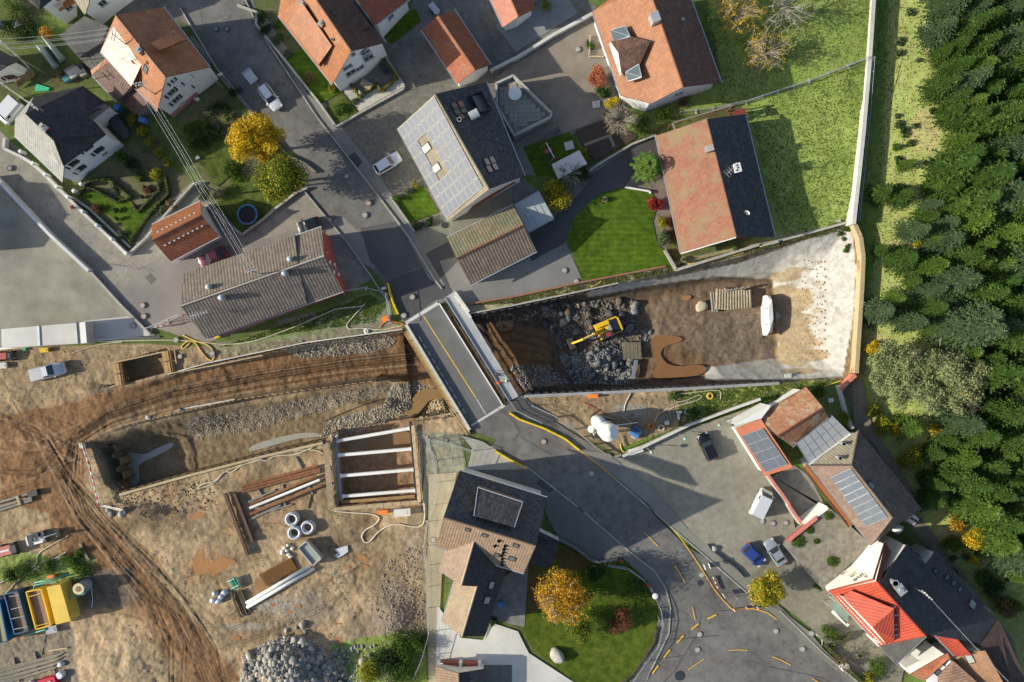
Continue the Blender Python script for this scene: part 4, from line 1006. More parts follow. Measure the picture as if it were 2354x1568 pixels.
c=P(*Z('20',157,836),3.6);mb=MB();mb.cyl((c.x,c.y),.9,3.52,3.57,24);mb.cyl((c.x,c.y),.06,2.82,3.52,8);mb.cyl((c.x,c.y),.3,2.82,2.86,12)
solo('table',mb,white,'round white table on the raised paved terrace','table')
V=dict(A=(1048.6,594.8,5.4),B=(1203.3,517.6,5.4),C=(1178.9,471.3,2.9),D=(1026.7,545.9,2.9),E=(1080.7,655.4,2.8),F=(1232.9,578,2.8))
h11=house('garage','double garage with beige and green ribbed tile roof and red ridge','garage',V,[('ABCD',roofmat('tiles_ribbed_green',(.20,.17,.11),(.30,.26,.17),.42,.45,.7,rib=1.1,moss=(.13,.15,.09),mossamt=.8)),'ABFE'],'ABCD' and 'ADCBFE',whitew2,t_ribbed,over=.3,caps=['AB'],capmat=t_redmoss,gutters=['EF','DC'])
V=dict(A=(*Z('21',150,395),2.6),B=(*Z('21',368,272),2.6),C=(*Z('21',505,520),2.6),D=(*Z('21',277,643),2.6))
cn=thing('carport','glazed carport roof attached to the ribbed garage','carport',P(*Z('21',320,460),0))
w4=[P(*V[k])for k in 'ABCD']
mb=MB();mb.poly(w4);mb.build('glass_roof',canopy_glass,cn)
for k in range(6):
 t=k/5;mb=MB();mb.bar(w4[0].lerp(w4[1],t),w4[3].lerp(w4[2],t),.06,.1);mb.build('rafter',galv,cn)
for a_,b_ in((0,1),(1,2),(2,3),(3,0)):mb=MB();mb.bar(w4[a_],w4[b_],.12,.14);mb.build('beam',steel_grey,cn)
for p in w4:mb=MB();mb.bar((p.x,p.y,0),(p.x,p.y,2.6),.12,.12);mb.build('post',steel_grey,cn)
V=dict(A=(1623.9,274,5.9),B=(1692,544.6,5.9),C=(1564.8,582,2.7),D=(1506.9,312.6,2.7),E=(1712.7,262.4,2.7),F=(1781,545,2.7))
h12=house('bungalow','wide low house with salmon mossy slope and shade-darkened slope, red cladding under the eave','house',V,['ABCD',('AEFB',t_shade)],'AEFBCD',redpaint,t_salmon,caps=['AB'],gutters=['DC','BC','EF'],over=.5)  # right slope painted near black for the shade it lies in
chimney(h12,Z('20',1898,1325),(.9,.7),.8,steel_grey,.3,z=6,pot=False)
chimney(h12,Z('20',2145,1500),(.8,1.1),1.1,white,.25,z=6,cap=white,pot=False)
for k in range(3):
 zc=roofz(h12,*Z('20',2145,1500),5)+1.2;p=P(*Z('20',2145+(k%2)*8-4,1478+22*k),zc);mb=MB();mb.box((p.x,p.y,zc),(.22,.22,.12),.25);mb.build('flue',black,h12.root)
pg=thing('pergola','narrow brown framed pergola along the top of the bungalow','pergola',P(*Z('20',1800,1080),0))
q=ZZ('20',1565,1100,2110,940,2215,1020,1880,1060,1590,1165);w=[P(x,y,3.2)for x,y in q]
for a_,b_ in((0,1),(0,4),(4,3)):mb=MB();mb.bar(w[a_],w[b_],.18,.22);mb.build('beam',wood_grey,pg)
for k in range(9):
 t=(k+.5)/9;mb=MB();a_=w[0].lerp(w[1],t);b_=w[4].lerp(w[3],t);mb.bar(a_,b_,.1,.12);mb.build('rafter',wood_brown,pg)
for p in(w[0],w[1],w[4]):mb=MB();mb.bar((p.x,p.y,0),(p.x,p.y,3.2),.14,.14);mb.build('post',wood_brown,pg)
mb=MB();w=[P(*Z('20',a,b),2.4)for a,b in((2105,985),(2215,965),(2222,1022),(2112,1032))];slab(mb,w,.1);
for p in w:mb.bar((p.x,p.y,0),(p.x,p.y,2.3),.1,.1)
solo('canopy',mb,M('canopy_red',(.25,.05,.035),.6,.1),'small red canopy at the top corner of the bungalow','canopy')
V=dict(A=(414.2,704,8.6),B=(745,588.4,8.6),C=(738.6,521.5,5.4),C2=(676.9,541,6.2),D=(421.9,630.8,5.4),E=(473.3,778.4,5.4),F=(788.8,669.6,5.4),X=(673,540.6,6.1),Y=(683,588,7.0),Z=(578,744,6.0))
h13low=roofmat('tiles_grey_brown_shaded',(.15,.125,.11),(.22,.185,.155),.42,.45,.7,rib=1.2,lichen=(.26,.25,.22))  # darker copy of the grey brown tiles, lower slope's shade painted in
h13=house('house','long house with grey brown ribbed roof, several flues and a red gable with white shutters','house',{k:v for k,v in V.items()if len(k)==1},['ABCD',('ABFE',h13low)],'ADCBFE',redwall,t_greybr,over=.35,caps=['AB'],capmat=M('ridge_pale',(.42,.39,.33),.8,.1,4),gutters=['DC','EF'])
fr=wall_frame(h13,'B','F')
for row in(((667,770),(690,845)),((700,745),(725,810)),((742,770),(762,820))):pass
for x,y in((688,795),(728,885),(718,780),(752,790),(740,950),(782,955),(775,880),(822,985)):pass
shw=M('shutter_white',(.7,.7,.66),.6,.03)
for x,y in((682,790),(712,790),(752,800),(742,955),(785,975),(822,990)):
 window(h13,fr,Z('11',x,y),.9,1.0,shw,sill=False)
for px in((478,659),(507,684),(665,595),(653,628)):
 z=roofz(h13,*px,7);p=P(*px,z+1.1);mb=MB();mb.box((p.x,p.y,z+.2),(.6,.6,1.0),.3);mb.cyl((p.x,p.y),.33,z+.7,z+1.15,14,.36);mb.cyl((p.x,p.y),.3,z+1.2,z+1.3,14,.12);mb.build('chimney',galv,h13.root)
skylight(h13,(502,746),1.0,1.2,'AB')
mb=MB();slab(mb,[P(421,629,5.75),P(677,540,5.75),P(684,606,8.6),P(415,700,8.6)],.3);mb.build('roof_step',t_greybr,h13.root)
mb=MB();slab(mb,[P(684,613,8.5),P(417,708,8.5),P(474,779,5.75),P(706,697,5.75)],.3)
mb.build('roof_step',h13low,h13.root)
V=dict(A=(*Z('01',1358,712),5.2),B=(*Z('01',1797,487),5.2),C=(*Z('01',1790,360),2.8),D=(*Z('01',1355,572),2.8),E=(*Z('01',1525,900),2.7),F=(*Z('01',1955,676),2.7))
h14=house('garage','small orange tiled garage with white gable and rows of metal snow guards','garage',V,['ABCD',('ABFE',roofmat('tiles_rust',(.30,.10,.05),(.38,.15,.075),.33,.34,.55))],'ADCBFE',whitew,t_orange,over=.3,caps=['AB'],gutters=['DC','EF'])
for(x0,y0,x1,y1,z)in((1410,635,1735,467,4.0),(1475,755,1805,585,4.0)):
 for k in range(9):
  t=k/8;x,y=x0+(x1-x0)*t,y0+(y1-y0)*t;zz=Z('01',x,y);z_=roofz(h14,*zz,4)
  p=P(*zz,z_+.05);mb=MB();mb.box((p.x,p.y,p.z),(.3,.18,.12),.45);mb.build('snow_guard',galv,h14.root)
HR,HE=12.0,6.9
V=dict(A=(1019,1188.8,HR),B=(1231.6,1254.4,HR),C=(1257,1144,HE),D=(1056,1082,HE),E=(1000.2,1256,HE),F=(1203.3,1318.4,HE))
h15=house('house','large house below the bridge with shade-darkened upper slope, wide dormer and beige lower slope','house',V,[('ABCD',t_shade),'ABFE'],'ADCBFE',whitew2,t_beige,over=.5,caps=['AB'],gutters=['DC','EF'])  # upper slope's shade is painted as near-black tiles
q=[P(1098,1120,10.4),P(1201,1154,10.4),P(1182,1212,11.7),P(1089,1186,11.7)]
mb=MB();slab(mb,q,.2);mb.build('dormer_roof',t_shade,h15.root)
mb=MB();mb.poly([q[0]-Vector((0,0,.1)),q[3],q[0]-Vector((0,0,1.6))]);mb.poly([q[0],q[1],q[1]-Vector((0,0,1.4)),q[0]-Vector((0,0,1.4))]);mb.poly([q[1]-Vector((0,0,.1)),q[2],q[1]-Vector((0,0,1.6))]);mb.build('dormer_wall',M('cheek',(.3,.17,.1),.8,.1),h15.root)
mb=MB()
for a_,b_ in((0,1),(1,2),(0,3)):mb.bar(q[a_],q[b_],.12,.14)
mb.build('dormer_trim',galv,h15.root)
V=dict(A=(1089.8,1241,9.6),B=(1059.7,1346,9.6),C=(1008,1312.3,6.4),D=(1022.9,1263,6.4),E=(1132,1296,7.2),F=(1162,1312,5.6),G=(1150,1352,5.6))
h15b=house('house_wing','gabled wing with brown and shade-darkened slopes joining the large house below the bridge','house',V,[('ABCD',roofmat('tiles_cocoa',(.26,.19,.145),(.34,.25,.19),.3,.32,.75)),('ABGFE',t_dark)],'ADCBGFE',whitew2,t_dark,over=.35,caps=['AB'],capmat=M('ridge_beige',(.5,.36,.28),.8,.1,4))  # right slope of the wing: shade painted with the dark tiles
V=dict(A=(1096,1346.5,8.0),B=(1061.5,1463.3,8.0),C=(1015.2,1429.4,5.2),D=(1043.4,1337.3,5.4),E=(1150,1350,5.2),F=(1114.2,1462.3,5.2))
h15c=house('house_wing','lowest gabled wing with tan and shade-darkened slopes standing on the pale driveway','house',V,[('ABCD',roofmat('tiles_tan',(.30,.23,.16),(.38,.30,.21),.3,.3,.75,moss=(.22,.17,.12),mossamt=.5)),('ABFE',t_dark)],'ADCBFE',whitew2,t_dark,over=.35,caps=['AB'],capmat=M('ridge_beige2',(.42,.33,.24),.8,.1,4),gutters=['DC'])  # dark tiles paint the shade on the right slope here
skylight(h15b,Z('13',2170,703),1.0,.8,'AB',sky_bright);skylight(h15c,Z('13',2130,838),1.0,1.0,'AB',sky_bright)
skylight(h15,Z('13',1955,207),.6,.6,'AB');skylight(h15,Z('13',2107,257),.7,.6,'AB')
for k,(x,y)in enumerate(((2290,355),(2280,385),(2275,415),(2260,440),(2265,470),(2262,500),(2265,525),(2235,310),(2200,355))):pipe(h15,Z('13',x,y),.16,.45,dark_metal,z=7)
skylight(h15,Z('23',163,347),.7,.7,'AB');skylight(h15,Z('23',128,465),.9,.9,'AB');skylight(h15,Z('13',2213,433),.6,.8,'AB')
V=dict(A=(1240,1222,2.9),B=(1287,1245,2.9),C=(1265,1308,2.9),D=(1214,1296,2.9))
house('house_annex','flat dark roofed annex beside the house below the bridge','annex',V,['ABCD'],'ABCD',whitew2,M('bitumen_roof',(.06,.06,.06),.9,.5,1.2,6),over=.1)
V=dict(A=(*Z('13',1877,1490),4.0),B=(*Z('13',1880,1800),4.0),C=(*Z('13',1670,1800),2.8),D=(*Z('13',1670,1428),2.8),E=(*Z('13',2110,1452),2.8),F=(*Z('13',2108,1800),2.8))
h16=house('garage','small garage with tan and shade-darkened roof cut by the bottom edge','garage',V,['ABCD',('AEFB',t_dark)],'AEFBCD',whitew2,t_beige,over=.25,caps=['AB'])  # garage's right slope is shade in colour, not other tiles
bx=thing('planter','long brick red planter with three white posts above the bottom garage','planter',P(*Z('13',1910,1425),0))
a_,b_=P(*Z('13',1712,1420),1.2),P(*Z('13',2072,1432),1.2);mb=MB();mb.bar(a_-Vector((0,0,.6)),b_-Vector((0,0,.6)),.9,1.2);mb.build('trough',M('trough_red',(.33,.10,.06),.8,.1),bx)
for x in(1720,1892,2062):p=P(*Z('13',x,1426),1.4);mb=MB();mb.box((p.x,p.y,.7),(.45,.85,1.5));mb.build('post',white,bx)
V=dict(A=(1689,985,3.6),B=(1748,962.5,4.4),C=(1822,1074,4.4),D=(1757.5,1094.5,3.6))
h17=house('outbuilding','salmon framed roof carrying rows of solar panels beside the cobbled yard','outbuilding',V,['ABCD'],'ABCD',whitew,M('salmon_edge',(.52,.18,.10),.6,.08),over=.3)
solar_grid(h17,ZZ('22',2180,890)+[Z('32',20,822),Z('32',240,1143),Z('32',42,1215)],3,4,4,pan2)
V=dict(A=(1687,978,4.6),B=(1772,930,4.6),C=(1768,938,4.6),D=(1750,962,4.6))
h17w=house('outbuilding','white wedge shaped flat roof above the solar outbuilding','outbuilding',V,['ABCD'],'ABCD',white,white,over=.05)
V=dict(A=(*Z('32',405,452),4.4),B=(*Z('32',557,637),6.0),C=(*Z('32',602,722),4.6),D=(*Z('32',285,988),4.4),E=(*Z('32',155,890),6.0),F=(*Z('32',0,742),3.7),G=(*Z('32',120,615),4.0))
h17b=house('house','house with mottled terracotta roof and shaded lower slope next to the glass canopy','house',V,['ABEFG','BCDE'],'ABCDEFG',whitew,t_hip,over=.35,caps=['BE'],capmat=t_redmoss,gutters=['CD'])
cn=thing('canopy','large greyish glazed canopy roof between the terracotta house and the brown farmhouse','canopy',P(*Z('32',560,930),0))
w4=[P(*Z('32',640,712),4.6),P(*Z('32',800,872),4.6),P(*Z('32',435,1147),5.4),P(*Z('32',318,955),5.4)]
mb=MB();slab(mb,w4,.03);mb.build('glass_roof',canopy_glass,cn)
for k in range(7):t=k/6;mb=MB();mb.bar(w4[0].lerp(w4[3],t)+Vector((0,0,.02)),w4[1].lerp(w4[2],t)+Vector((0,0,.02)),.035,.03);mb.build('rafter',galv,cn)
for k in range(4):t=k/3;mb=MB();mb.bar(w4[0].lerp(w4[1],t)+Vector((0,0,.02)),w4[3].lerp(w4[2],t)+Vector((0,0,.02)),.035,.03);mb.build('beam',galv,cn)
mb=MB();mb.bar(w4[1],w4[2],.22,.25);mb.build('beam',white,cn)
for p in w4:mb=MB();mb.bar((p.x,p.y,0),(p.x,p.y,p.z),.14,.14);mb.build('post',steel_grey,cn)
V=dict(A=(*Z('32',815,1150),8.2),B=(*Z('33',1182,98),8.2),C=(*Z('33',987,348),5.2),D=(*Z('32',440,1150),5.4),E=(*Z('32',876,838),6.2),F=(*Z('33',1440,20),5.2),G=(*Z('33',1330,85),5.2))
h17c=house('farmhouse','long brown roofed farmhouse with a strip of solar panels and grey hipped end','house',V,[('ABCD',roofmat('tiles_rosybrown',(.22,.15,.12),(.31,.22,.175),.32,.32,.75,lichen=(.33,.31,.28))),('AED',roofmat('tiles_pale_olive',(.24,.215,.16),(.30,.27,.2),.36,.36,.7,rib=1.1)),'AEFB','BFGC'],'DEFGC',whitew2,t_farm,over=.4,caps=['AB','AE','AD'],capmat=t_greybr,gutters=['DC'])
solar_grid(h17c,[Z('32',622,1262),Z('32',803,1180),Z('33',1135,95),Z('33',942,185)],2,8,7,pan2)
a_,b_=P(*Z('32',400,1160),5.0),P(*Z('33',812,165),4.8)
mb=MB();mb.bar(a_,b_,.5,.3);mb.build('balcony_rail',M('rail_wood',(.42,.15,.05),.7,.15,4),h17c.root)
mb=MB();d_=(b_-a_).normalized();s_=Vector((d_.y,-d_.x,0))*-.45;mb.bar(a_-s_,b_-s_,.22,.25);mb.bar(a_+s_*.9,b_+s_*.9,.22,.25);mb.build('balcony_beam',wood_brown,h17c.root)
pipe(h17c,Z('32',745,962),.2,.9,z=7);pipe(h17c,Z('32',712,1090),.2,.9,z=7);skylight(h17c,Z('32',990,1330),1.2,.8,'AB')
IN_BASE=3.0
V=dict(a=(*Z('33',607,752),5.0),b=(*Z('33',1004,648),9.6),c=(*Z('33',1060,690),10.0),d=(*Z('33',1478,1157),10.0),e=(*Z('33',1066,1243),5.4),f=(*Z('33',1165,400),6.5),g=(*Z('33',1108,310),6.0),h=(*Z('33',1310,333),6.2),k=(*Z('33',1480,520),5.6),o=(*Z('33',1565,398),4.9),l=(*Z('33',2122,1000),5.2),m=(*Z('33',1968,1225),5.8),n=(*Z('33',1492,1142),9.7))
h18=house('inn','inn with bright red sheet roof, slate slope and Sonne painted on its cream gable','inn',V,[('acde',t_redmetal)if False else('abcde',t_redmetal),('bgfc',M('brown_cladding',(.19,.06,.03),.55,.25,2,9)),'chklmnd','kol'],'abgfchkolmnde',whitew2,t_slate,over=.22,caps=['cd'],capmat=t_redmetal,gutters=['ae'])
D=[P(*Z('33',728,805),6.9),P(*Z('33',805,748),7.6),P(*Z('33',1190,912),10.3),P(*Z('33',1000,1080),9.2),P(*Z('33',1194,1190),8.2),P(*Z('33',1122,1229),6.9)]
mb=MB();slab(mb,[D[0],D[1],D[2],D[3]],.14);mb.build('dormer_roof',t_redmetal,h18.root)
mb=MB();slab(mb,[D[3],D[2],D[4],D[5]],.14);mb.build('dormer_roof',t_redmetal,h18.root)
mb=MB();mb.poly([D[0],D[3],D[5],D[5]-Vector((0,0,1.3)),D[0]-Vector((0,0,1.3))]);mb.build('dormer_wall',whitew2,h18.root)
mb=MB()
for k in range(26):
 t=k/25;p=D[0].lerp(D[5],t)+Vector((-.3,-.25,-.75));mb.box(p,(.14,.14,.1),.6)
for x,y in((1195,905),(1215,975),(1205,1060),(1215,1100),(1220,1150),(1040,1200),(1060,1215),(1020,1185)):
 p=P(*Z('33',x,y),roofz(h18,*Z('33',x,y),8)+.1)
 for j in range(4):mb.box(p+Vector((.25*j-.4,.05*j,0)),(.14,.2,.1),.6)
mb.build('snow_guard',white,h18.root)
fr=wall_frame(h18,'a','b')
hollow=M('window_reveal',(.35,.31,.17),.9,.1)
for x,y in((945,405),(917,535),(738,598),(825,617),(953,617)):window(h18,fr,Z('33',x,y),.85,.85,None,fmat=whitew2,pane=hollow,sill=True)
p_,u_,n_=fr
def wall_text(txt,fr,px0,size,mat,parent,name='lettering'):
 p,u,n=fr;c=on_wall(fr,px0)
 cu=bpy.data.curves.new(name,'FONT');cu.body=txt;cu.size=size;cu.extrude=.01;cu.align_x='CENTER';cu.align_y='CENTER'
 t=bpy.data.objects.new(name,cu);COL.objects.link(t)
 m=Matrix((u,Vector((0,0,1)),n)).transposed().to_4x4();m.translation=c+n*.03
 dg=bpy.context.evaluated_depsgraph_get();me=bpy.data.meshes.new_from_object(t.evaluated_get(dg));bpy.data.objects.remove(t)
 me.transform(m);me.transform(Matrix.Translation(-parent.location));me.materials.clear();me.materials.append(mat)
 return link(name,me,parent)
wall_text('Sonne',fr,Z('33',925,598),1.4,M('letter_dark',(.03,.03,.03),.7,0),h18.root)
chimney(h18,Z('33',1250,742),(1.3,1.0),.9,M('chimney_rust',(.40,.22,.09),.7,.2,3),-.9,z=8,cap=galv)
pipe(h18,Z('33',1205,688),.35,1.2,z=9)
for x,y,w_,l_ in((1563,572,.5,.6),(1665,632,.5,.8),(1725,682,.5,.8),(1782,738,.5,.8),(1895,872,1.0,1.2),(1448,755,.4,.5)):skylight(h18,Z('33',x,y),w_,l_,'cd')
V=dict(A=(*Z('33',1415,425),3.6),B=(*Z('33',1500,385),3.6),C=(*Z('33',1562,410),3.6),D=(*Z('33',1488,512),3.6))
house('porch','small pale flat roof at the back corner of the inn','porch',V,['ABCD'],'ABCD',conc,galv,over=.05)
V=dict(A=(*Z('33',1145,420),4.0),B=(*Z('33',1210,340),4.0),C=(*Z('33',1262,360),4.0),D=(*Z('33',1205,450),4.0))
house('porch','narrow grey roof in the gap between the brown cladding and the slate roof','porch',V,['ABCD'],'ABCD',conc,conc,over=.05)
V=dict(A=(*Z('33',235,372),2.95),B=(*Z('33',512,100),2.95),C=(*Z('33',622,18),2.95),D=(*Z('33',800,170),2.95),E=(*Z('33',990,350),2.95),F=(*Z('33',600,690),2.95),G=(*Z('33',560,745),2.95))
h18g=house('inn_annex','flat gravel roof with patches of green moss in front of the inn gable','annex',V,['ABCDEFG'],'ABCDEFG',conc_dark,M('roof_gravel',(.26,.235,.18),.95,.3,1.5,16,bump=.6,col2=(.34,.31,.25)),over=.06)
V=dict(A=(*Z('33',1066,1243),5.2),B=(*Z('33',1478,1160),6.0),C=(*Z('33',1210,1412),3.4),D=(*Z('33',1060,1262),4.4))
house('inn_annex','grey stone shingled triangular roof below the red sheet roof of the inn','annex',V,['ABCD'],'ABCD',whitew2,t_stone,over=.2,gutters=['BC'])
V=dict(A=(*Z('33',1588,1000),7.4),B=(*Z('33',1520,1108),6.4),C=(*Z('33',1732,1335),5.6),D=(*Z('33',1886,1330),6.6))
house('inn_annex','narrow bright red sheet roof between slate and beige roofs','annex',V,['ABCD'],'ABCD',wood_brown,t_redmetal,over=.2,gutters=['BC'])
V=dict(A=(*Z('33',1760,1340),5.2),B=(*Z('33',1905,1290),6.4),C=(*Z('33',2008,1288),6.8),D=(*Z('33',2260,1740),6.8),E=(*Z('33',1800,1760),4.6),F=(*Z('33',1720,1380),4.6))
h19=house('house','house with beige orange roof in the bottom right corner behind a row of white dormers','house',V,['ABCDEF'],'ABCDEF',whitew2,roofmat('tiles_peach',(.31,.17,.095),(.38,.22,.13),.3,.32,.75),over=.2)
skylight(h19,Z('33',1862,1352),1.6,.9,'CD',sky_bright)
V=dict(A=(*Z('33',1720,1378),6.2),B=(*Z('33',1570,1525),4.6),C=(*Z('33',1650,1760),4.6),D=(*Z('33',2150,1760),7.0))
house('house','brown ribbed roof in the bottom right corner below the beige roof','house',V,['ABCD'],'ABCD',whitew,roofmat('tiles_grey_brown_shaded2',(.20,.12,.085),(.28,.18,.13),.4,.42,.7,rib=1.2),over=.2)
V=dict(A=(*Z('33',1668,1310),5.4),B=(*Z('33',1335,1502),3.8),C=(*Z('33',1460,1560),4.6),D=(*Z('33',1690,1350),5.8))
house('house','small orange brown gable roof with white walls beside the inn','house',V,['ABCD'],'ABCD',whitew,t_redmoss,over=.2)
V=dict(A=(*Z('33',1690,1352),5.0),B=(*Z('33',1480,1548),4.6),C=(*Z('33',1560,1568),4.6),D=(*Z('33',1720,1390),5.0))
hh=house('dormer_block','white dormer row with dark openings in the bottom right corner','dormer',V,['ABCD'],'ABCD',white,white,over=.05)
for x,y in((1660,1405),(1580,1480)):skylight(hh,Z('33',x,y),.8,.5,'AB')
V=dict(A=(*Z('33',1655,1265),2.6),B=(*Z('33',1290,1440),2.6),C=(*Z('33',1330,1500),2.6),D=(*Z('33',1670,1310),2.6))
house('balcony','white balcony with a dark round table next to the small gable roof','balcony',V,['ABCD'],'ABCD',white,white,over=.05)
V=dict(A=(*Z('33',1978,1228),6.0),B=(*Z('33',2132,1020),5.6),C=(*Z('33',2352,1500),5.2),D=(*Z('33',2420,1740),5.0),E=(*Z('33',2280,1740),6.4))
house('house','dark maroon roof running off the bottom right corner','house',V,['ABCDE'],'ABCDE',whitew2,roofmat('tiles_orange_shaded2',(.08,.05,.045),(.12,.08,.07),.33,.34,.75),over=.25)
V=dict(A=(*Z('33',1965,1225),5.9),B=(*Z('33',1995,1290),6.5),C=(*Z('33',1905,1292),6.3),D=(*Z('33',1890,1180),5.6))
def wallrun(name,pts,h,w,mat,label,cat,base=0,group=None,capm=None):
 t=thing(name,label,cat,(P(*pts[0],h)+P(*pts[-1],h))/2*Vector((1,1,0)).length*0+Vector(((P(*pts[0],h).x+P(*pts[-1],h).x)/2,(P(*pts[0],h).y+P(*pts[-1],h).y)/2,base)),group)
 q=[P(x,y,h)for x,y in pts]
 mb=MB()
 for a,b in zip(q[:-1],q[1:]):mb.bar((a.x,a.y,(h+base)/2-.05),(b.x,b.y,(h+base)/2-.05),w,h-base)
 mb.build('wall',mat,t)
 for a,b in zip(q[:-1],q[1:]):
  L=(b-a).length;n=max(1,int(L/1.2));d=(b-a)/n
  for k in range(n):
   c=MB();p=a+d*k;r=a+d*(k+.985);c.bar(p,r,w+.08,.09);c.build('coping',capm or mat,t)
 return t
wallrun('wall',ZZ('32',75,1250,255,1500)+ZZ('33',260,0,380,170),2.2,.3,conc,'salmon topped yard wall running from the solar outbuilding towards the gravel roof','wall',capm=salmon)
wallrun('wall',ZZ('33',500,100,240,310),3.3,.45,redwall,'salmon red parapet along the edge of the gravel roof','wall',base=2.8,capm=salmon)
wallrun('wall',ZZ('33',600,8,395,160),3.1,.4,white,'white parapet corner between farmhouse and gravel roof','wall')
S('courtyard',ZZ('32',100,1250,300,1150,430,1250,600,1560)+ZZ('33',600,10,390,165,270,0),conc_dark,lv=40)
print('p3 ok')
# ================================================================ BRIDGE, PITS, SITE STRUCTURES
def Gn(pts,up=0.):return[G(x,y,up)for x,y in pts]
DZ=.12
br=thing('bridge','road bridge with grey deck, white kerbs and yellow centre line over the excavated river bed','bridge',P(1050,830,0))
nw,ne,se,sw=P(*Z('BB',285,522),DZ),P(*Z('BB',668,292),DZ),P(1160.5,934,DZ),P(1083,985,DZ)
mb=MB();mb.prism([(p.x,p.y)for p in(nw,ne,se,sw)],-.9,DZ);mb.build('deck',M('deck_asphalt',(.145,.145,.145),.85,.08,.5,25),br)
a,b=P(*Z('BB',672,292),.3),P(*Z('BB',1395,1452),.3);mb=MB();mb.bar(a,b,.16,.5);mb.build('kerb',white,br)
for k in range(16):
 t0,t1=k/16,(k+.97)/16;a,b=P(*Z('BB',296,535),.45),P(1080,988,.45);mb=MB();mb.bar(a.lerp(b,t0),a.lerp(b,t1),.36,.7);mb.build('parapet_block',conc_pale,br)
for a,b,w_ in((Z('BB',290,515),Z('BB',660,290),.45),((1084,980),(1160,932),.5)):
 mb=MB();mb.bar(P(*a,DZ+.004),P(*b,DZ+.004),w_,.05);mb.build('expansion_joint',conc_pale,br)
wq=[P(*Z('BB',*q),.35)for q in((735,228),(850,152),(1572,1352),(1470,1408))]
mb=MB();mb.prism([(p.x,p.y)for p in wq],-.2,.35);mb.build('walkway',M('walkway',(.36,.375,.39),.6,.06,.6,14),br)
mb=MB();mb.bar(wq[1],wq[2],.1,.3);mb.bar(wq[0]+Vector((0,0,.1)),wq[3]+Vector((0,0,.1)),.12,.3);mb.build('walkway_rail',galv,br)
for s_ in((700,275,1412,1440,steel_rust),(722,262,1432,1425,wood_pale),(712,268,1422,1432,wood_brown)):
 mb=MB();a,b=P(*Z('BB',s_[0],s_[1]),-.25),P(*Z('BB',s_[2],s_[3]),-.25)
 n_=12
 for k in range(n_):mb.bar(a.lerp(b,k/n_),a.lerp(b,(k+.93)/n_),.14,.2)
 mb.build('formwork_plank',s_[4],br)
a,b=P(*Z('BB',690,285),-.6),P(*Z('BB',1415,1445),-.6);mb=MB();mb.bar(a,b,.8,.2);mb.build('girder',steel_brown,br)
for j,(dx,m_,zz_)in enumerate(((-14,wood_pale,-.3),(-26,M('yellow_scaffold',(.48,.38,.10),.6,.2,3),-.5),(-38,wood,-.8),(-48,steel_brown,-1.2))):
 a,b=P(*Z('BB',296+dx*1.6,548),zz_),P(1080+dx*.26,990,zz_)
 for k in range(14):
  mb=MB();mb.bar(a.lerp(b,k/14),a.lerp(b,(k+.95)/14),.17,.12);mb.build('scaffold_plank',m_,br)
for(x0,y0,x1,y1)in((850,205,1035,455),):mb=MB();mb.bar(P(*Z('BB',x0,y0),.5),P(*Z('BB',x1,y1),.5),.28,.5);mb.build('wing_wall',conc_pale,br)
mb=MB()
for q in((1650,1),):pass
for a,b in(((972.7,726),(1093.6,914.6)),):
 pa,pb=P(*a,DZ+.012),P(*b,DZ+.012);m1=MB();m1.bar(pa,pb,.14,.008);m1.build('centre_line',yellow_line,br)
pa,pb=P(1095,917,DZ+.012),P(1116,952,DZ+.012);m1=MB();m1.bar(pa,pb,.1,.008);m1.build('centre_line',white_line,br)
pa,pb=P(963,774,DZ+.012),P(1072,955,DZ+.012)
for k in range(11):m1=MB();m1.bar(pa.lerp(pb,k/11),pa.lerp(pb,(k+.72)/11),.13,.008);m1.build('edge_dash',white_line,br)
for q in((1000,1040,930,960),):pass
wallrun('wall',[(1046,672),(1078,717)],1.0,.25,conc_pale,'short pale wing wall at the upper right corner of the bridge','wall',base=-3)
S('pavement',ZZ('22',105,575,195,530,330,610,500,720,520,780,560,820,420,780,180,670),asphalt_new,lv=36)
def rail(name,pts,h,label,cat='railing',mat=None,post=1.6,base=None,group=None,bars=2,pw=.06):
 mat=mat or galv;q=[G(x,y)for x,y in pts]
 c=(q[0]+q[-1])/2;t=thing(name,label,cat,c,group)
 for a,b in zip(q[:-1],q[1:]):
  for j in range(bars):
   z=h*(1-j*.45);mb=MB();mb.bar(a+Vector((0,0,z)),b+Vector((0,0,z)),pw,pw*.8);mb.build('rail',mat,t)
  n=max(1,int((b-a).length/post))
  for k in range(n+1):
   p=a.lerp(b,k/n);mb=MB();mb.bar(p,p+Vector((0,0,h)),pw,pw);mb.build('post',mat,t)
 return t
def steelfence(pts,label,h=2.0,group='mobile site fence panels',L=3.4,name='site_fence'):
 q=[G(x,y)for x,y in pts];c=(q[0]+q[-1])/2;t=thing(name,label,'fence',c,group)
 for a,b in zip(q[:-1],q[1:]):
  n=max(1,round((b-a).length/L))
  for k in range(n):
   p=a.lerp(b,(k+.01)/n);r=a.lerp(b,(k+.99)/n);mb=MB();u=Vector((0,0,1))
   mb.bar(p+u*h,r+u*h,.06,.06);mb.bar(p+u*.15,r+u*.15,.05,.05);mb.bar(p,p+u*h,.05,.05);mb.bar(r,r+u*h,.05,.05)
   m=14
   for j in range(1,m):s=p.lerp(r,j/m);mb.bar(s+u*.15,s+u*h,.008,.008)
   for j in range(1,5):mb.bar(p+u*(h*j/5),r+u*(h*j/5),.014,.014)
   mb.build('fence_panel',galv,t)
   f=MB();d=(r-p).normalized();s=Vector((-d.y,d.x,0));f.bar(p-s*.35+u*.07,p+s*.35+u*.07,.24,.14);f.build('fence_foot',conc,t)
 return t
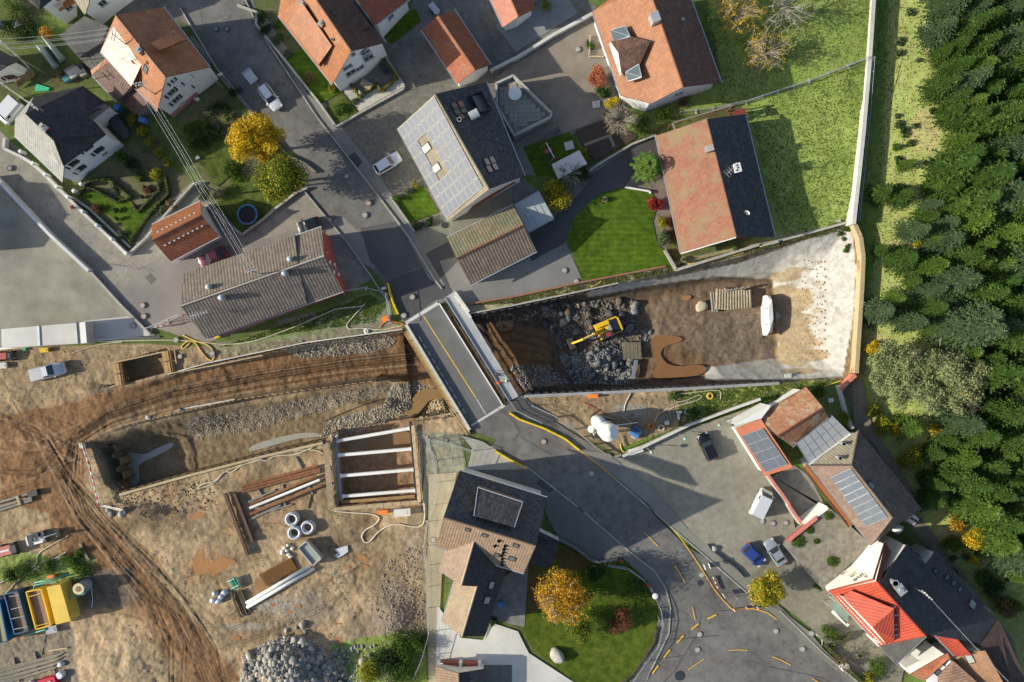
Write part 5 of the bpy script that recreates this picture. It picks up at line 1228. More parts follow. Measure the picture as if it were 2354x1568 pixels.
steelfence(ZZ('12',1600,920,1660,1110,1690,1300,1665,1500)+ZZ('13',1600,130,1572,350,1600,520,1608,900,1618,1110,1555,1330,1480,1500),'long run of mobile mesh fence between the muddy site and the house below the bridge')
steelfence(ZZ('12',1590,910,1760,940,2010,1022,1942,1200),'mesh fence angled from the bridge foot to the dark roofed house')
steelfence(ZZ('11',850,1175,1050,1137,1240,1185,1275,1460),'mesh fence between red gabled house and bridge head')
rail('railing',ZZ('22',115,580,165,660,400,772),1.1,'galvanised railing left of the footway ramp at the bridge end')
rail('railing',ZZ('22',200,545,330,625,530,720),1.1,'galvanised railing right of the footway ramp at the bridge end',bars=3)
rail('wooden_barrier',ZZ('22',530,722,690,830,850,965,1020,1085,1100,1050),.9,'timber and steel barrier around the white silo corner',mat=wood_grey,bars=1,pw=.2)
steelfence(ZZ('23',975,510,1165,545,1310,650,1395,790,1450,900,1470,1030,1432,1220,1310,1380,1180,1568),'low fence curving around the round lawn with the orange tree',h=1.2,group=None,L=2.0,name='garden_fence')
wallrun('wall',ZZ('22',1120,1072,1290,995,1700,800,2100,650,2352,560),1.1,.28,conc,'long straight garden wall between site and cobbled yard','wall',capm=conc_pale)
wallrun('wall',ZZ('23',380,235,545,290),.9,.35,conc_pale,'short pale wall beside the flat dark annex','wall')
wallrun('wall',ZZ('23',545,290,700,370,840,480,900,500,1080,470),.7,.25,conc_dark,'curving low wall along the yard of the house below the bridge','wall')
wallrun('wall',ZZ('23',1870,345,1910,400,2130,560,2200,640),.6,.2,conc_dark,'low kerb wall between footway and cobbled yard','wall')
wallrun('wall',[(10,318)]+ZZ('01',30,-110,180,-40)+ZZ('01',285,25,400,125,500,232,598,325,730,455,860,578,990,700,1122,828),.9,.3,conc_pale,'long white capped garden wall along the tan lane','wall')
gp='white gate posts along the garden wall'
for i,(x,y)in enumerate(((178,-85),(288,22),(398,122),(502,230),(600,322),(732,452),(860,576),(990,698),(1122,826),(655,268),(718,206))):
 p=P(*Z('01',x,y),1.3);mb=MB();mb.box((p.x,p.y,.6),(.36,.36,1.2),.7);mb.box((p.x,p.y,1.25),(.46,.46,.12),.7);mb.box((p.x,p.y,1.35),(.3,.3,.1),.7)
 solo('wall_post',mb,white,'white capped post on the garden wall beside the tan lane','post',gp)
wallrun('wall',ZZ('01',1150,828,1300,690,1440,520,1600,340,1735,195),.8,.22,conc,'garden wall from the corner post up towards the power mast','wall')
wallrun('wall',ZZ('01',650,330,800,430,1000,620,1165,775),.35,.25,conc,'inner kerb wall of the formal hedge garden','wall')
wallrun('wall',ZZ('01',-60,130,0,192,440,660,790,985),1.2,.35,conc_pale,'long retaining wall along the upper side of the big grey schoolyard','wall',capm=galv)
wallrun('wall',ZZ('01',800,985,1060,1272,1340,1552),.5,.22,conc,'low edging wall continuing below the schoolyard wall','wall')
wallrun('wall',ZZ('01',1830,395,2160,660,2352,520)+ZZ('11',230,430,420,285,520,240),.6,.25,conc,'kerb wall around the trampoline lawn','wall')
wallrun('wall',[(545,12),(590,28)]+[(588,55)]+ZZ('10',75,230,330,545,640,935,780,1135,990,1010,1385,790,1385,760,1200,470),.45,.22,conc,'low street side garden wall round the terrace house','wall')
wallrun('wall',[(505,175)]+ZZ('10',-10,960,140,1140,330,1380,500,1460,600,1540),.5,.18,conc_dark,'low wall on the street side of the yellow tree garden','wall')
wallrun('wall',ZZ('11',1260,320,1480,630),.5,.25,conc,'short wall beside the small lawn below the solar roof','wall')
wallrun('wall',ZZ('20',-60,630,190,505,500,310,850,120),.9,.35,conc_pale,'pale parapet wall above the brown paved terrace','wall')
wallrun('wall',ZZ('10',2190,640,2352,545),.6,.3,conc_dark,'dark end of wall near the red garage','wall')
wallrun('wall',ZZ('20',1420,1205,1200,1290,870,1490,820,1530),.5,.18,conc,'low kerb wall along the curving dark driveway','wall')
wallrun('wall',ZZ('21',1495,795,1600,975,2352,745)+ZZ('31',0,760,160,720),.7,.3,conc,'brownish wall around the terrace below the bungalow','wall')
wallrun('wall',ZZ('21',1140,235,1360,272,1370,290),.5,.14,white,'thin white edging at the tip of the big lawn','wall')
lw=wallrun('retaining_wall',[(2012,-40),(2008,0),(1999,135),(1985,300),(1962,515)],2.3,.45,conc_pale,'long pale retaining wall at the foot of the wooded hill','wall')
rail('railing',[(2001,138),(1988,300),(1966,512)],1.3,'double steel rail along the lower half of the long retaining wall','railing')
wallrun('barrier',[(1964,514),(1978,545),(1984,590),(1981,660),(1976,740),(1972,800),(1968,858)],1.5,.5,wood_pale,'pale board barrier above the white sprayed slope','barrier')
wallrun('barrier',[(1966,862),(1932,895)],1.4,.45,salmon,'pinkish corner segment at the lower end of the board barrier','barrier')
rail('railing',[(1966,600),(1972,700),(1964,800),(1950,862)],1.0,'thin orange brown rail in front of the board barrier','railing',mat=M('rail_rust',(.42,.17,.07),.7,.1),bars=2)
steelfence([(1992,136),(1860,188),(1715,236),(1640,252),(1560,262)],'overgrown wire fence between the two meadows',h=1.2,group=None,name='wire_fence',L=2.5)
wallrun('wall',ZZ('31',830,535,160,718),.35,.25,conc,'narrow concrete edge between meadow and white slope','wall')
wallrun('kerb_wall',[(1055,702),(1180,682),(1330,650),(1530,612)],.35,.16,M('kerb_rust',(.30,.14,.09),.8,.15,3),'rusty edging strip between lawn and the pit margin','kerb')
wallrun('wall',ZZ('32',700,440,770,700,825,830),.9,.35,conc_pale,'leaning pale wall beside the lane at the hill foot','wall')
def pile_mesh(w,d,top,bot,mat):
 pr=[(0,0),(.22*w,0),(.36*w,d),(.86*w,d),(w,0)];mb=MB();t=.04
 for a,b in zip(pr[:-1],pr[1:]):
  mb.bar(((a[0]+b[0])/2,(a[1]+b[1])/2,bot),((a[0]+b[0])/2,(a[1]+b[1])/2,top),1,1)if False else None
  q=[(a[0],a[1]-t),(b[0],b[1]-t),(b[0],b[1]+t),(a[0],a[1]+t)];mb.prism(q,bot,top)
 me=bpy.data.meshes.new('sheet_pile');me.from_pydata(mb.v,[],mb.f);me.materials.append(mat);return me
def sheetpile(pts,top,bot,label,mat,w=1.2,d=.32,side=1,cap=None,group='sheet pile walls'):
 q=[P(x,y,top)for x,y in pts];t=thing('sheet_pile_wall',label,'sheet pile wall',Vector((q[0].x,q[0].y,bot)),group)
 me=pile_mesh(w,d*side,top-bot,0,mat)
 for a,b in zip(q[:-1],q[1:]):
  L=(b-a).length;n=max(1,round(L/w));an=math.atan2(b.y-a.y,b.x-a.x)
  for k in range(n):
   p=a.lerp(b,k/n);o=link('sheet_pile',me,t);o.location=(p.x-q[0].x,p.y-q[0].y,0);o.rotation_euler=(0,0,an);o.scale=(L/n/w,1,1)
  if cap:mb=MB();mb.bar(a+Vector((0,0,.1)),b+Vector((0,0,.1)),cap[1],.2);mb.build('capping_beam',cap[0],t)
 return t
pile_m=M('sheet_pile_steel',(.13,.12,.105),.75,.35,1.2)
pile_b=M('sheet_pile_brown',(.27,.19,.10),.8,.3,1.2)
sheetpile([(1080,721),(1180,702),(1300,677),(1420,651)],.1,-6,'upper sheet pile wall of the dark excavator pit',pile_m,side=-1,cap=(conc,.18))
sheetpile([(1204,911),(1400,902),(1600,892),(1790,881)],.2,-6,'lower sheet pile wall of the dark excavator pit with grey beam',pile_m,side=1,cap=(M('beam_grey',(.30,.31,.31),.7,.1),.4))
sheetpile([(386,860),(480,834),(700,788),(925,757)],.1,-5,'sheet pile wall along the upper side of the brown haul road',pile_b,side=-1,cap=(conc_pale,.15))
sheetpile([(275,1137),(430,1094),(600,1050),(742,1018)],.3,-6.4,'sheet pile wall with pale timber capping along the lower trench',pile_b,side=1,cap=(wood_pale,.35))
sheetpile(ZZ('02',940,960,1000,1060,1040,1180,1060,1300,1020,1430),-1.4,-5.2,'short exposed sheet piles at the flooded end of the trench',pile_b,w=2.2,d=.8,side=1,cap=None)
sheetpile([(205,1012),(330,968),(430,938),(540,918)],-.6,-3,'thin pale sheet edge between haul road and lower trench',conc,w=1.6,d=.08,cap=(conc_pale,.14))
sheetpile(ZZ('02',760,480,860,455,960,455,1010,445),.2,-2,'zigzag end of sheet piles left of the small trench box',pile_b,w=1.0,d=.3)
tb=thing('trench_shoring','small shored pit with two brown curved steel end plates','trench shoring',G(325,845))
for x0,y0,x1,y1 in((1050,240,1080,440),(1490,130,1520,325)):
 a,b=P(*Z('02',x0,y0),.25),P(*Z('02',x1,y1),.25);d=(b-a).normalized();s_=Vector((-d.y,d.x,0))
 for j,(t0,t1)in enumerate(((0,.46),(.5,1))):
  mb=MB()
  for k in range(6):
   an=math.pi*(k+.5)/6;off=math.cos(an)*.55;zz_=math.sin(an)*.35
   mb.bar(a.lerp(b,t0)+s_*off+Vector((0,0,zz_)),a.lerp(b,t1)+s_*off+Vector((0,0,zz_)),.33,.12)
  mb.build('end_plate',M('plate_ochre%d%d'%(x0,j),(.42,.27,.10),.6,.25,2),tb)
for q in(ZZ('02',1000,240,1460,140),ZZ('02',985,455,1120,415),ZZ('02',1545,328,1900,262,2200,200,2352,170),ZZ('02',1580,245,1560,120)):
 for a,b in zip(q[:-1],q[1:]):mb=MB();mb.bar(P(*a,.1),P(*b,.1),.16,.5);mb.build('side_plate',wood_pale,tb)
cf=thing('cofferdam','square pit braced by four white tubular struts inside leaning tan boards','cofferdam',G(865,1075))
for a in((790,935,1440,822),(803,1062,1455,1005),(820,1247,1475,1190),(837,1430,1490,1375)):
 mb=MB();p,q=P(*Z('12',a[0],a[1]),-.7),P(*Z('12',a[2],a[3]),-.7);mb.tube([p,q],.25,12)
 for e in(p,q):mb.tube([e,e+(q-p).normalized()*(.12 if e is p else-.12)],.36,12)
 mb.build('strut',white,cf)
for a in((775,915,825,1470,steel_grey),(1447,760,1500,1440,dark_metal),(830,1480,1500,1425,steel_brown)):
 mb=MB();mb.bar(P(*Z('12',a[0],a[1]),-.75),P(*Z('12',a[2],a[3]),-.75),.4,.45);mb.build('waler',a[4],cf)
me_pl=M('shoring_board',(.43,.33,.20),.75,.2,1.5)
def boards(pl,inset,n,label=None):
 """leaning boards between outer top line and inner line"""
 (a,b),(c,d)=pl
 for k in range(n):
  t0,t1=(k+.03)/n,(k+.97)/n
  A_,B_=P(*Z('12',*a),.5),P(*Z('12',*b),.5);C_,D_=P(*Z('12',*c),.42),P(*Z('12',*d),.42)
  q=[A_.lerp(B_,t0),A_.lerp(B_,t1),C_.lerp(D_,t1),C_.lerp(D_,t0)]
  mb=MB();slab(mb,q,.1);mb.build('shoring_board',me_pl,cf)
boards((((662,975),(712,1560)),((708,940),(762,1520))),0,8)
boards((((712,1565),(1530,1500)),((770,1530),(1500,1465))),0,10)
boards((((1478,790),(1540,1480)),((1450,800),(1510,1500))),0,9)
boards((((1810,680),(1490,750)),((1800,700),(1480,740))),0,4)
for k in range(9):
 x,y=Z('12',1455+k*6.5,830+k*78);
mb=MB()
for a,b in((Z('12',1795,650),Z('12',1955,880)),(Z('12',1815,640),Z('12',1975,860))):mb.bar(P(*a,.4),P(*b,.4),.14,.3)
solo('formwork',mb,wood_pale,'pale timber formwork beside the lower left bridge foot','formwork')
def water(name,pts,z,col,label=None,rough=.12):
 if name=='puddle' and z>0:
  z=.012;c0=np.mean(pts,0);pts=[tuple(c0+(np.array(p)-c0)*1.35)for p in pts]
 mb=MB();w=[P(x,y,z)for x,y in smooth_poly(pts,2)];mb.poly([(p.x,p.y,z)for p in w])
 m,n,b=_nodes(name+'_mat');b.inputs['Base Color'].default_value=(*col,1);b.inputs['Roughness'].default_value=rough
 no=_noise(n,.5,3);c=_mix(n,no.outputs[0],_mul(col,.8),_mul(col,1.15));n.links.new(c,b.inputs['Base Color'])
 return tag(mb.build(name,m),kind='structure')
OR=(.36,.18,.07);BRN=(.27,.165,.065)
water('water',ZZ('12',1760,470,1590,465,1500,500,1440,600,1300,710,1180,750,880,870,800,940,1450,830,1470,740,1560,640,1620,560,1760,560),-4.5,BRN)
water('water',ZZ('12',800,900,1450,800,1470,1010,1100,1060,960,980),-3.38,(.24,.145,.07))
water('water',ZZ('02',1090,1090,1130,1040,1210,1040,1290,1060,1400,1000,1540,940,1560,985,1420,1060,1300,1110,1240,1150,1250,1250,1230,1330,1150,1350),-4.62,(.36,.37,.32),rough=.06)
water('water',ZZ('12',0,980,300,890,560,850,720,900,500,900,300,950,0,1040),-4.42,(.33,.32,.27))
water('puddle',ZZ('BB',1305,510,1420,480,1525,520,1500,580,1400,610,1330,580),-5.93,OR)
water('puddle',ZZ('BB',1700,1150,1780,1140,2000,1190,1980,1240,1760,1240),-5.93,OR)
water('puddle',ZZ('22',1390,-20,1650,0,1655,50,1480,90,1450,180,1560,280,1860,240,1868,350,1400,385,1390,330,1440,250,1380,90),-5.62,(.24,.12,.05))
water('puddle',ZZ('21',1640,1210,1740,1200,1720,1240,1650,1250),-5.7,OR)
water('puddle',ZZ('03',1790,400,1900,420,1990,470,2080,490,1960,560,1850,620,1760,560),.14,OR)
water('puddle',ZZ('03',1670,80,1800,50,1820,80,1720,120),.12,OR)
water('puddle',ZZ('13',690,1120,760,1050,880,1080,860,1170,800,1220),.12,OR)
water('puddle',ZZ('13',970,450,1030,430,1060,490,1020,500),.1,OR)
water('puddle',ZZ('13',1030,520,1080,540,1070,580,1040,570),.1,OR)
water('puddle',ZZ('03',2080,1170,2150,1160,2130,1200),.1,OR)
for x,y in((225,880),(280,1000),(365,945),(440,890),(205,1010),(710,845),(880,545),(585,720)):
 water('puddle',ZZ('13',x-22,y-8,x+15,y-16,x+25,y+8,x-10,y+14),.11,OR)
water('puddle',ZZ('13',110,620,160,700,240,740,130,780,60,700),.12,(.30,.17,.07))
def rock_arrays(seed,sub=1):
 import bmesh
 bm=bmesh.new();bmesh.ops.create_icosphere(bm,subdivisions=sub,radius=1)
 r=np.random.RandomState(seed);v=np.array([p.co[:]for p in bm.verts]);f=np.array([[q.index for q in fa.verts]for fa in bm.faces]);bm.free()
 v=v*(1+(r.rand(len(v),1)-.5)*.38);v*=np.array([1,r.uniform(.65,1),r.uniform(.5,.8)])
 for _ in range(7):
  n=r.randn(3);n/=np.linalg.norm(n);d=v @ n;k=.5+.15*r.rand();v-=np.outer(np.maximum(d-k,0),n)
 return v,f
ROCKS=[rock_arrays(s,1)for s in range(6)];RB=[rock_arrays(s+20,2)for s in range(6)]
def stone_mat(name,c,var=.3):
 m,n,b=_nodes(name);g=n.nodes.new('ShaderNodeNewGeometry')
 cc=_ramp(n,g.outputs['Random Per Island'],[(0,_mul(c,.6)[:3]),(.5,c),(1,_mul(c,1.5)[:3])])
 no=_noise(n,3,4);cc=_mix(n,1.,cc,_ramp(n,no.outputs[0],[(.3,(.7,.7,.7)),(.6,(1,1,1))]),'MULTIPLY')
 n.links.new(cc,b.inputs['Base Color']);b.inputs['Roughness'].default_value=.85;return m
grey_st=stone_mat('stone_grey',(.27,.27,.26));dark_st=stone_mat('stone_dark',(.12,.12,.12));tan_st=stone_mat('stone_tan',(.27,.225,.16));pale_st=stone_mat('stone_pale',(.42,.41,.38));tan2_st=stone_mat('stone_sand',(.30,.27,.21));gr2_st=stone_mat('stone_wet',(.22,.205,.175));brown_st=stone_mat('stone_brown',(.17,.11,.07))
def zvec(px,py):
 z=np.zeros(len(px))
 for _ in range(4):
  s=(H-z)/H;z=z_grid(CX+(px-CX)*s,CY+(py-CY)*s)
 s=(H-z)/H/PPM;return(px-CX)*s,-(py-CY)*s,z
def inside(poly,n,seed,margin=0):
 r=np.random.RandomState(seed);a=np.array(poly);lo,hi=a.min(0),a.max(0);out=np.zeros((0,2))
 while len(out)<n:
  q=lo+r.rand(n*3,2)*(hi-lo);q=q[sdf(q[:,0],q[:,1],poly)>margin];out=np.concatenate([out,q])
 return out[:n]
def rubble(name,poly,n,s0,s1,mat,label=None,cat='rubble',seed=1,kind='stuff',clump=.5):
 n=int(n*(.5 if name=='gravel' else .75));q=inside(poly,n*2,seed);r=np.random.RandomState(seed+5)
 keep=(vnoise(q[:,0],q[:,1],14,seed)+r.rand(len(q))*.6)>clump;q=q[keep][:n];n=len(q)
 x,y,z=zvec(q[:,0],q[:,1]);sz=s0+(s1-s0)*r.rand(n)**2.2
 V_,F_=[],[];o=0
 for i in range(n):
  v,f=ROCKS0[i%6];an=r.rand()*6.28;c,s=math.cos(an),math.sin(an)
  w=v*sz[i];w=np.stack([w[:,0]*c-w[:,1]*s+x[i],w[:,0]*s+w[:,1]*c+y[i],w[:,2]+z[i]+sz[i]*.15],-1)
  V_.append(w);F_.append(f+o);o+=len(v)
 me=mesh_np(name,np.concatenate(V_),np.concatenate(F_),mat);ob=link(name,me)
 return tag(ob,label,cat,None,kind)
def ico0(seed):
 import bmesh
 bm=bmesh.new();bmesh.ops.create_icosphere(bm,subdivisions=1,radius=1)
 v=np.array([p.co[:]for p in bm.verts])[:12];bm.free()
 g=(1+5**.5)/2;v=np.array([(-1,g,0),(1,g,0),(-1,-g,0),(1,-g,0),(0,-1,g),(0,1,g),(0,-1,-g),(0,1,-g),(g,0,-1),(g,0,1),(-g,0,-1),(-g,0,1)])/1.9
 f=np.array([(0,11,5),(0,5,1),(0,1,7),(0,7,10),(0,10,11),(1,5,9),(5,11,4),(11,10,2),(10,7,6),(7,1,8),(3,9,4),(3,4,2),(3,2,6),(3,6,8),(3,8,9),(4,9,5),(2,4,11),(6,2,10),(8,6,7),(9,8,1)])
 r=np.random.RandomState(seed);return v*(1+(r.rand(12,1)-.5)*.5)*np.array([1,r.uniform(.6,1),r.uniform(.45,.8)]),f
ROCKS0=[ico0(s)for s in range(6)]
rubble('gravel_bank',[(430,965),(640,930),(820,895),(905,882),(860,915),(700,958),(560,995),(440,1012)],2300,.04,.15,tan2_st,'pale gravel bank below the haul road','gravel',1,clump=.35)
rubble('gravel_bank',[(735,1003),(760,965),(880,935),(905,885),(960,880),(1000,900),(955,930),(880,975),(780,1005)],3200,.04,.19,tan2_st,'grey gravel heap above the strutted pit','gravel',2,clump=.3)
rubble('gravel_bank',[(640,800),(880,762),(915,775),(905,795),(860,808),(700,826)],1400,.04,.18,tan2_st,'band of stones beneath the upper sheet piles','gravel',3)
rubble('gravel_bank',[(990,925),(1040,920),(1060,940),(1042,955),(960,965)],500,.06,.3,tan_st,'rubble tongue beside the muddy pool','gravel',4,clump=.2)
rubble('rubble',[(1285,820),(1450,790),(1462,870),(1440,884),(1320,882)],3600,.04,.22,stone_mat('stone_slate',(.22,.235,.25)),'mound of blasted bluish grey rock next to the excavator','rubble',5,clump=.1)
rubble('rubble',[(1250,690),(1470,690),(1500,780),(1470,800),(1290,800),(1240,740)],2200,.05,.3,dark_st,'dark broken rock around the excavator','rubble',6,clump=.3)
rubble('rubble',[(1480,670),(1640,640),(1760,650),(1776,820),(1640,845),(1590,800),(1500,760)],1300,.03,.11,brown_st,'coarse gravel spread in the right half of the pit','rubble',7,clump=.8)
rubble('rubble',[(1170,840),(1260,840),(1310,880),(1200,895)],900,.05,.24,grey_st,'rubble in the lower left corner of the pit','rubble',8,clump=.5)
rubble('rubble',[(1090,720),(1200,715),(1330,690),(1330,720),(1150,745)],700,.05,.25,tan_st,'stones below the upper pit wall','rubble',9,clump=.5)
rubble('gravel',[(1205,918),(1600,905),(1860,890),(1720,950),(1540,1000),(1415,1042)],1600,.04,.13,tan_st,'loose stones on the strip below the pit','gravel',10)
rubble('gravel',[(880,1290),(960,1250),(985,1480),(900,1500),(860,1400)],2000,.04,.2,stone_mat('stone_mauve',(.24,.19,.16)),'stony rough ground along the site fence','gravel',11,clump=.5)
rubble('gravel',[(260,1120),(500,1100),(500,1170),(330,1190),(250,1170)],1500,.04,.16,brown_st,'crumbly soil heap beside the trench','gravel',12,clump=.4)
rubble('gravel',[(600,1350),(790,1290),(820,1330),(640,1440),(560,1440)],1500,.03,.1,grey_st,'grey chippings around the white pipes','gravel',13)
rubble('gravel',[(0,800),(470,795),(900,742),(925,755),(386,855),(180,920),(0,940)],1500,.03,.12,tan_st,'loose stones on the upper site strip','gravel',14)
rubble('gravel',[(230,1180),(990,1180),(980,1568),(300,1568)],3500,.03,.12,tan_st,'scattered stones on the muddy yard','gravel',15,clump=.8)
rubble('gravel',[(740,1490),(860,1480),(880,1568),(740,1568)],700,.05,.3,grey_st,'stones at the edge of the rock heap','gravel',18,clump=.5)
HEAP=[(560,1510),(600,1480),(660,1462),(710,1465),(750,1500),(790,1520),(800,1575),(780,1600),(545,1600)]
rubble('boulder_heap',HEAP,4200,.12,.34,stone_mat('heap_stone',(.29,.275,.245)),'smaller stones filling the grey boulder heap','rubble',16,clump=.0)
bm_=[]
for k,(v,f)in enumerate(RB):bm_.append(mesh_np('boulder',v,f,M('boulder_%d'%k,[(.33,.315,.28),(.25,.24,.215),(.43,.41,.365),(.19,.19,.19),(.31,.285,.245),(.13,.13,.13)][k],.85,.25,1.5,8)))
bm_d=[]
for k,(v,f)in enumerate(RB[:4]):bm_d.append(mesh_np('boulder',v,f,M('boulder_dark_%d'%k,[(.13,.135,.14),(.07,.07,.075),(.19,.20,.21),(.13,.10,.08)][k],.8,.25,1.5,8)))
def boulder(px,py,s,label,group,meshes,i,up=.25):
 p=G(px,py,0);o=link('boulder',meshes[i%len(meshes)]);o.location=(p.x,p.y,p.z+s*up);o.scale=(s,s,s);o.rotation_euler=(rnd.uniform(-.4,.4),rnd.uniform(-.4,.4),rnd.uniform(0,6.28));tag(o,label,'boulder',group);return o
for i,(x,y)in enumerate(inside(HEAP,190,44,2)):
 boulder(x,y,rnd.uniform(.5,.82)**2*1.1,['pale grey','mid grey','whitish','dark grey','brownish','blackish'][i%6]+' boulder on the '+('upper' if y<1525 else 'lower')+(' left' if x<675 else ' right')+' of the large rock heap','boulders of the grey rock heap',bm_,i,.45)
for i,(x,y)in enumerate(inside([(1255,700),(1470,690),(1500,780),(1470,800),(1400,745),(1290,790),(1240,740)],30,45)):
 boulder(x,y,rnd.uniform(.3,.8),'dark angular boulder around the excavator in the pit','dark boulders round the excavator',bm_d,i)
for i,(x,y)in enumerate(inside([(1288,810),(1450,795),(1458,860),(1440,882),(1310,870)],36,46)):
 boulder(x,y,rnd.uniform(.3,.75),'bluish grey block on the blasted rock mound','grey blocks on the blasted rock mound',[bm_d[0],bm_d[2],bm_[3]],i)
for i,(x,y,s,l)in enumerate(((1295,740,1.0,'large pale grey boulder upper left of the excavator'),(1458,704,.85,'tan boulder above the excavator'),(1447,755,.9,'rounded grey boulder right of the excavator'),(1422,694,.8,'grey boulder near the upper pit wall'),(1268,753,.45,'small pale pentagonal stone in dark mud'),(1252,743,.8,'bluish boulder left in the dark mud'))):
 boulder(x,y,s,l,None,bm_ if 'pale' in l or 'tan' in l else bm_d,i)
for i,(x,y,s,l)in enumerate(((487,1052,.75,'largest lone boulder above the rock heap'),(510,1120,.4,'small boulder between lone boulder and heap'),(338,1103,.4,'pale small boulder left above the heap'),(430,1080,.3,'smallest stone beside the lone boulder'),(262,1190,.35,'dark small stone left of the heap'),(107,1270,.35,'pale square stone far left of the heap'),(350,1192,.3,'stone just above the heap edge'),(770,1305,.5,'boulder at the right shoulder of the heap'),(1018,1380,.6,'boulder right of the heap by the bushes'),(1085,1330,.45,'stone beside the green bushes'),(925,1290,.4,'stone in the shade right of the heap'),(868,1375,.45,'long stone at the right foot of the heap'))):
 p=Z('13',x,y);boulder(*p,s,l,None,bm_,i)
p=Z('23',535,1310);boulder(*p,1.25,'big pale boulder on the round lawn',None,[bm_[2]],0,.4)
for i,(x,y)in enumerate(((970,25),(1000,62),(1085,68),(1115,40))):boulder(*Z('03',x,y),.6,['pale boulder touching the barrier corner','second pale boulder below the barrier corner','roundest boulder below the barrier corner','boulder at the right end of the barrier corner'][i],None,bm_,i)
for i,(x,y,s)in enumerate(((1330,725,.5),(1620,655,.45),(750,975,.7))):boulder(*Z('02',x,y),s,['light boulder on the pale edge above the trench','second light boulder farther right on the pale edge','whitish block at the corner of the trench'][i],None,bm_,i+2)
print('p4 ok')
# ================================================================ VEGETATION
def leaves(cs,rs,n,size,seed,flat=.5,shell=.55,squash=1.):
 """n leaf quads spread through clumps: cs centres, rs radii"""
 r=np.random.RandomState(seed);cs=np.array(cs,float);rs=np.array(rs,float)
 if rs.ndim==1:rs=np.stack([rs,rs,rs*squash],-1)
 w=(rs.prod(1))**(2/3);k=r.choice(len(cs),n,p=w/w.sum())
 d=r.randn(n,3);d/=np.linalg.norm(d,axis=1,keepdims=True);rad=(r.rand(n)**shell)[:,None]
 p=cs[k]+d*rad*rs[k]
 nn=d*.8+r.randn(n,3)*.7+np.array([0,0,flat]);nn/=np.linalg.norm(nn,axis=1,keepdims=True)
 a=np.cross(nn,r.randn(n,3));a/=np.linalg.norm(a,axis=1,keepdims=True);b=np.cross(nn,a)
 s=(size*(.6+.8*r.rand(n)))[:,None]
 v=np.stack([p-a*s,p-b*s*.55,p+a*s,p+b*s*.55],1).reshape(-1,3)
 f=np.arange(4*n).reshape(-1,4);return v,f
def ntube(pts,r0,r1,n=5):
 mb=MB();mb.tube(pts,r0,n,r1);return mb
def crown_blobs(rx,ry,z0,z1,k,seed,frac=.42):
 r=np.random.RandomState(seed);c=[];s=[]
 for i in range(k):
  while True:
   q=r.uniform(-1,1,3)
   if np.linalg.norm(q)<1 and np.linalg.norm(q)>.25:break
  c.append((q[0]*rx*(1-frac*.7),q[1]*ry*(1-frac*.7),(z0+z1)/2+q[2]*(z1-z0)/2*(1-frac*.7)))
  s.append(r.uniform(.7,1.15)*frac*min(rx,ry))
 c.append((0,0,(z0+z1)/2));s.append(min(rx,ry)*.55)
 return c,s
bark=M('bark',(.10,.075,.055),.9,.25,4);bark_pale=M('bark_pale',(.36,.33,.28),.85,.2,4)
LM=dict(
 yellow=leafmat('leaf_yellow',[(.62,.38,.01),(.78,.50,.015),(.85,.60,.05),(.45,.34,.02)],.35),
 orange=leafmat('leaf_orange',[(.55,.26,.02),(.68,.36,.03),(.72,.44,.07),(.42,.18,.02)],.3),
 yg=leafmat('leaf_yellowgreen',[(.15,.20,.015),(.34,.33,.03),(.20,.25,.02),(.50,.40,.04)],.3),
 green=leafmat('leaf_green',[(.045,.10,.012),(.08,.15,.02),(.12,.19,.03)],.25),
 dgreen=leafmat('leaf_dark',[(.015,.04,.01),(.028,.06,.014),(.045,.085,.018)],.15),
 pale=leafmat('leaf_pale',[(.24,.32,.13),(.34,.42,.18),(.42,.48,.23),(.42,.42,.22)],.45),
 grey=leafmat('leaf_greygreen',[(.08,.11,.06),(.12,.15,.08),(.15,.18,.11)],.2),
 red=leafmat('leaf_red',[(.25,.02,.02),(.35,.04,.03),(.20,.03,.03)],.2),
 salmon=leafmat('leaf_salmon',[(.48,.13,.06),(.55,.20,.10),(.42,.09,.05),(.35,.2,.08)],.25),
 purple=leafmat('leaf_brown',[(.12,.045,.025),(.17,.07,.035),(.22,.11,.05)],.2),
 bright=leafmat('leaf_bright',[(.10,.20,.03),(.16,.28,.05),(.22,.33,.08)],.25),
 lemon=leafmat('leaf_lemon',[(.62,.50,.02),(.55,.45,.02),(.35,.35,.02)],.3),
 brown=leafmat('leaf_dry',[(.20,.13,.05),(.28,.19,.08),(.16,.12,.06)],.2),
 spruce=leafmat('needles',[(.04,.095,.018),(.07,.14,.026),(.12,.20,.04)],.25),
 spruce2=leafmat('needles_blue',[(.055,.105,.045),(.09,.15,.065),(.14,.20,.09)],.25),
 spruce3=leafmat('needles_light',[(.07,.14,.02),(.11,.19,.03),(.17,.26,.05)],.25))
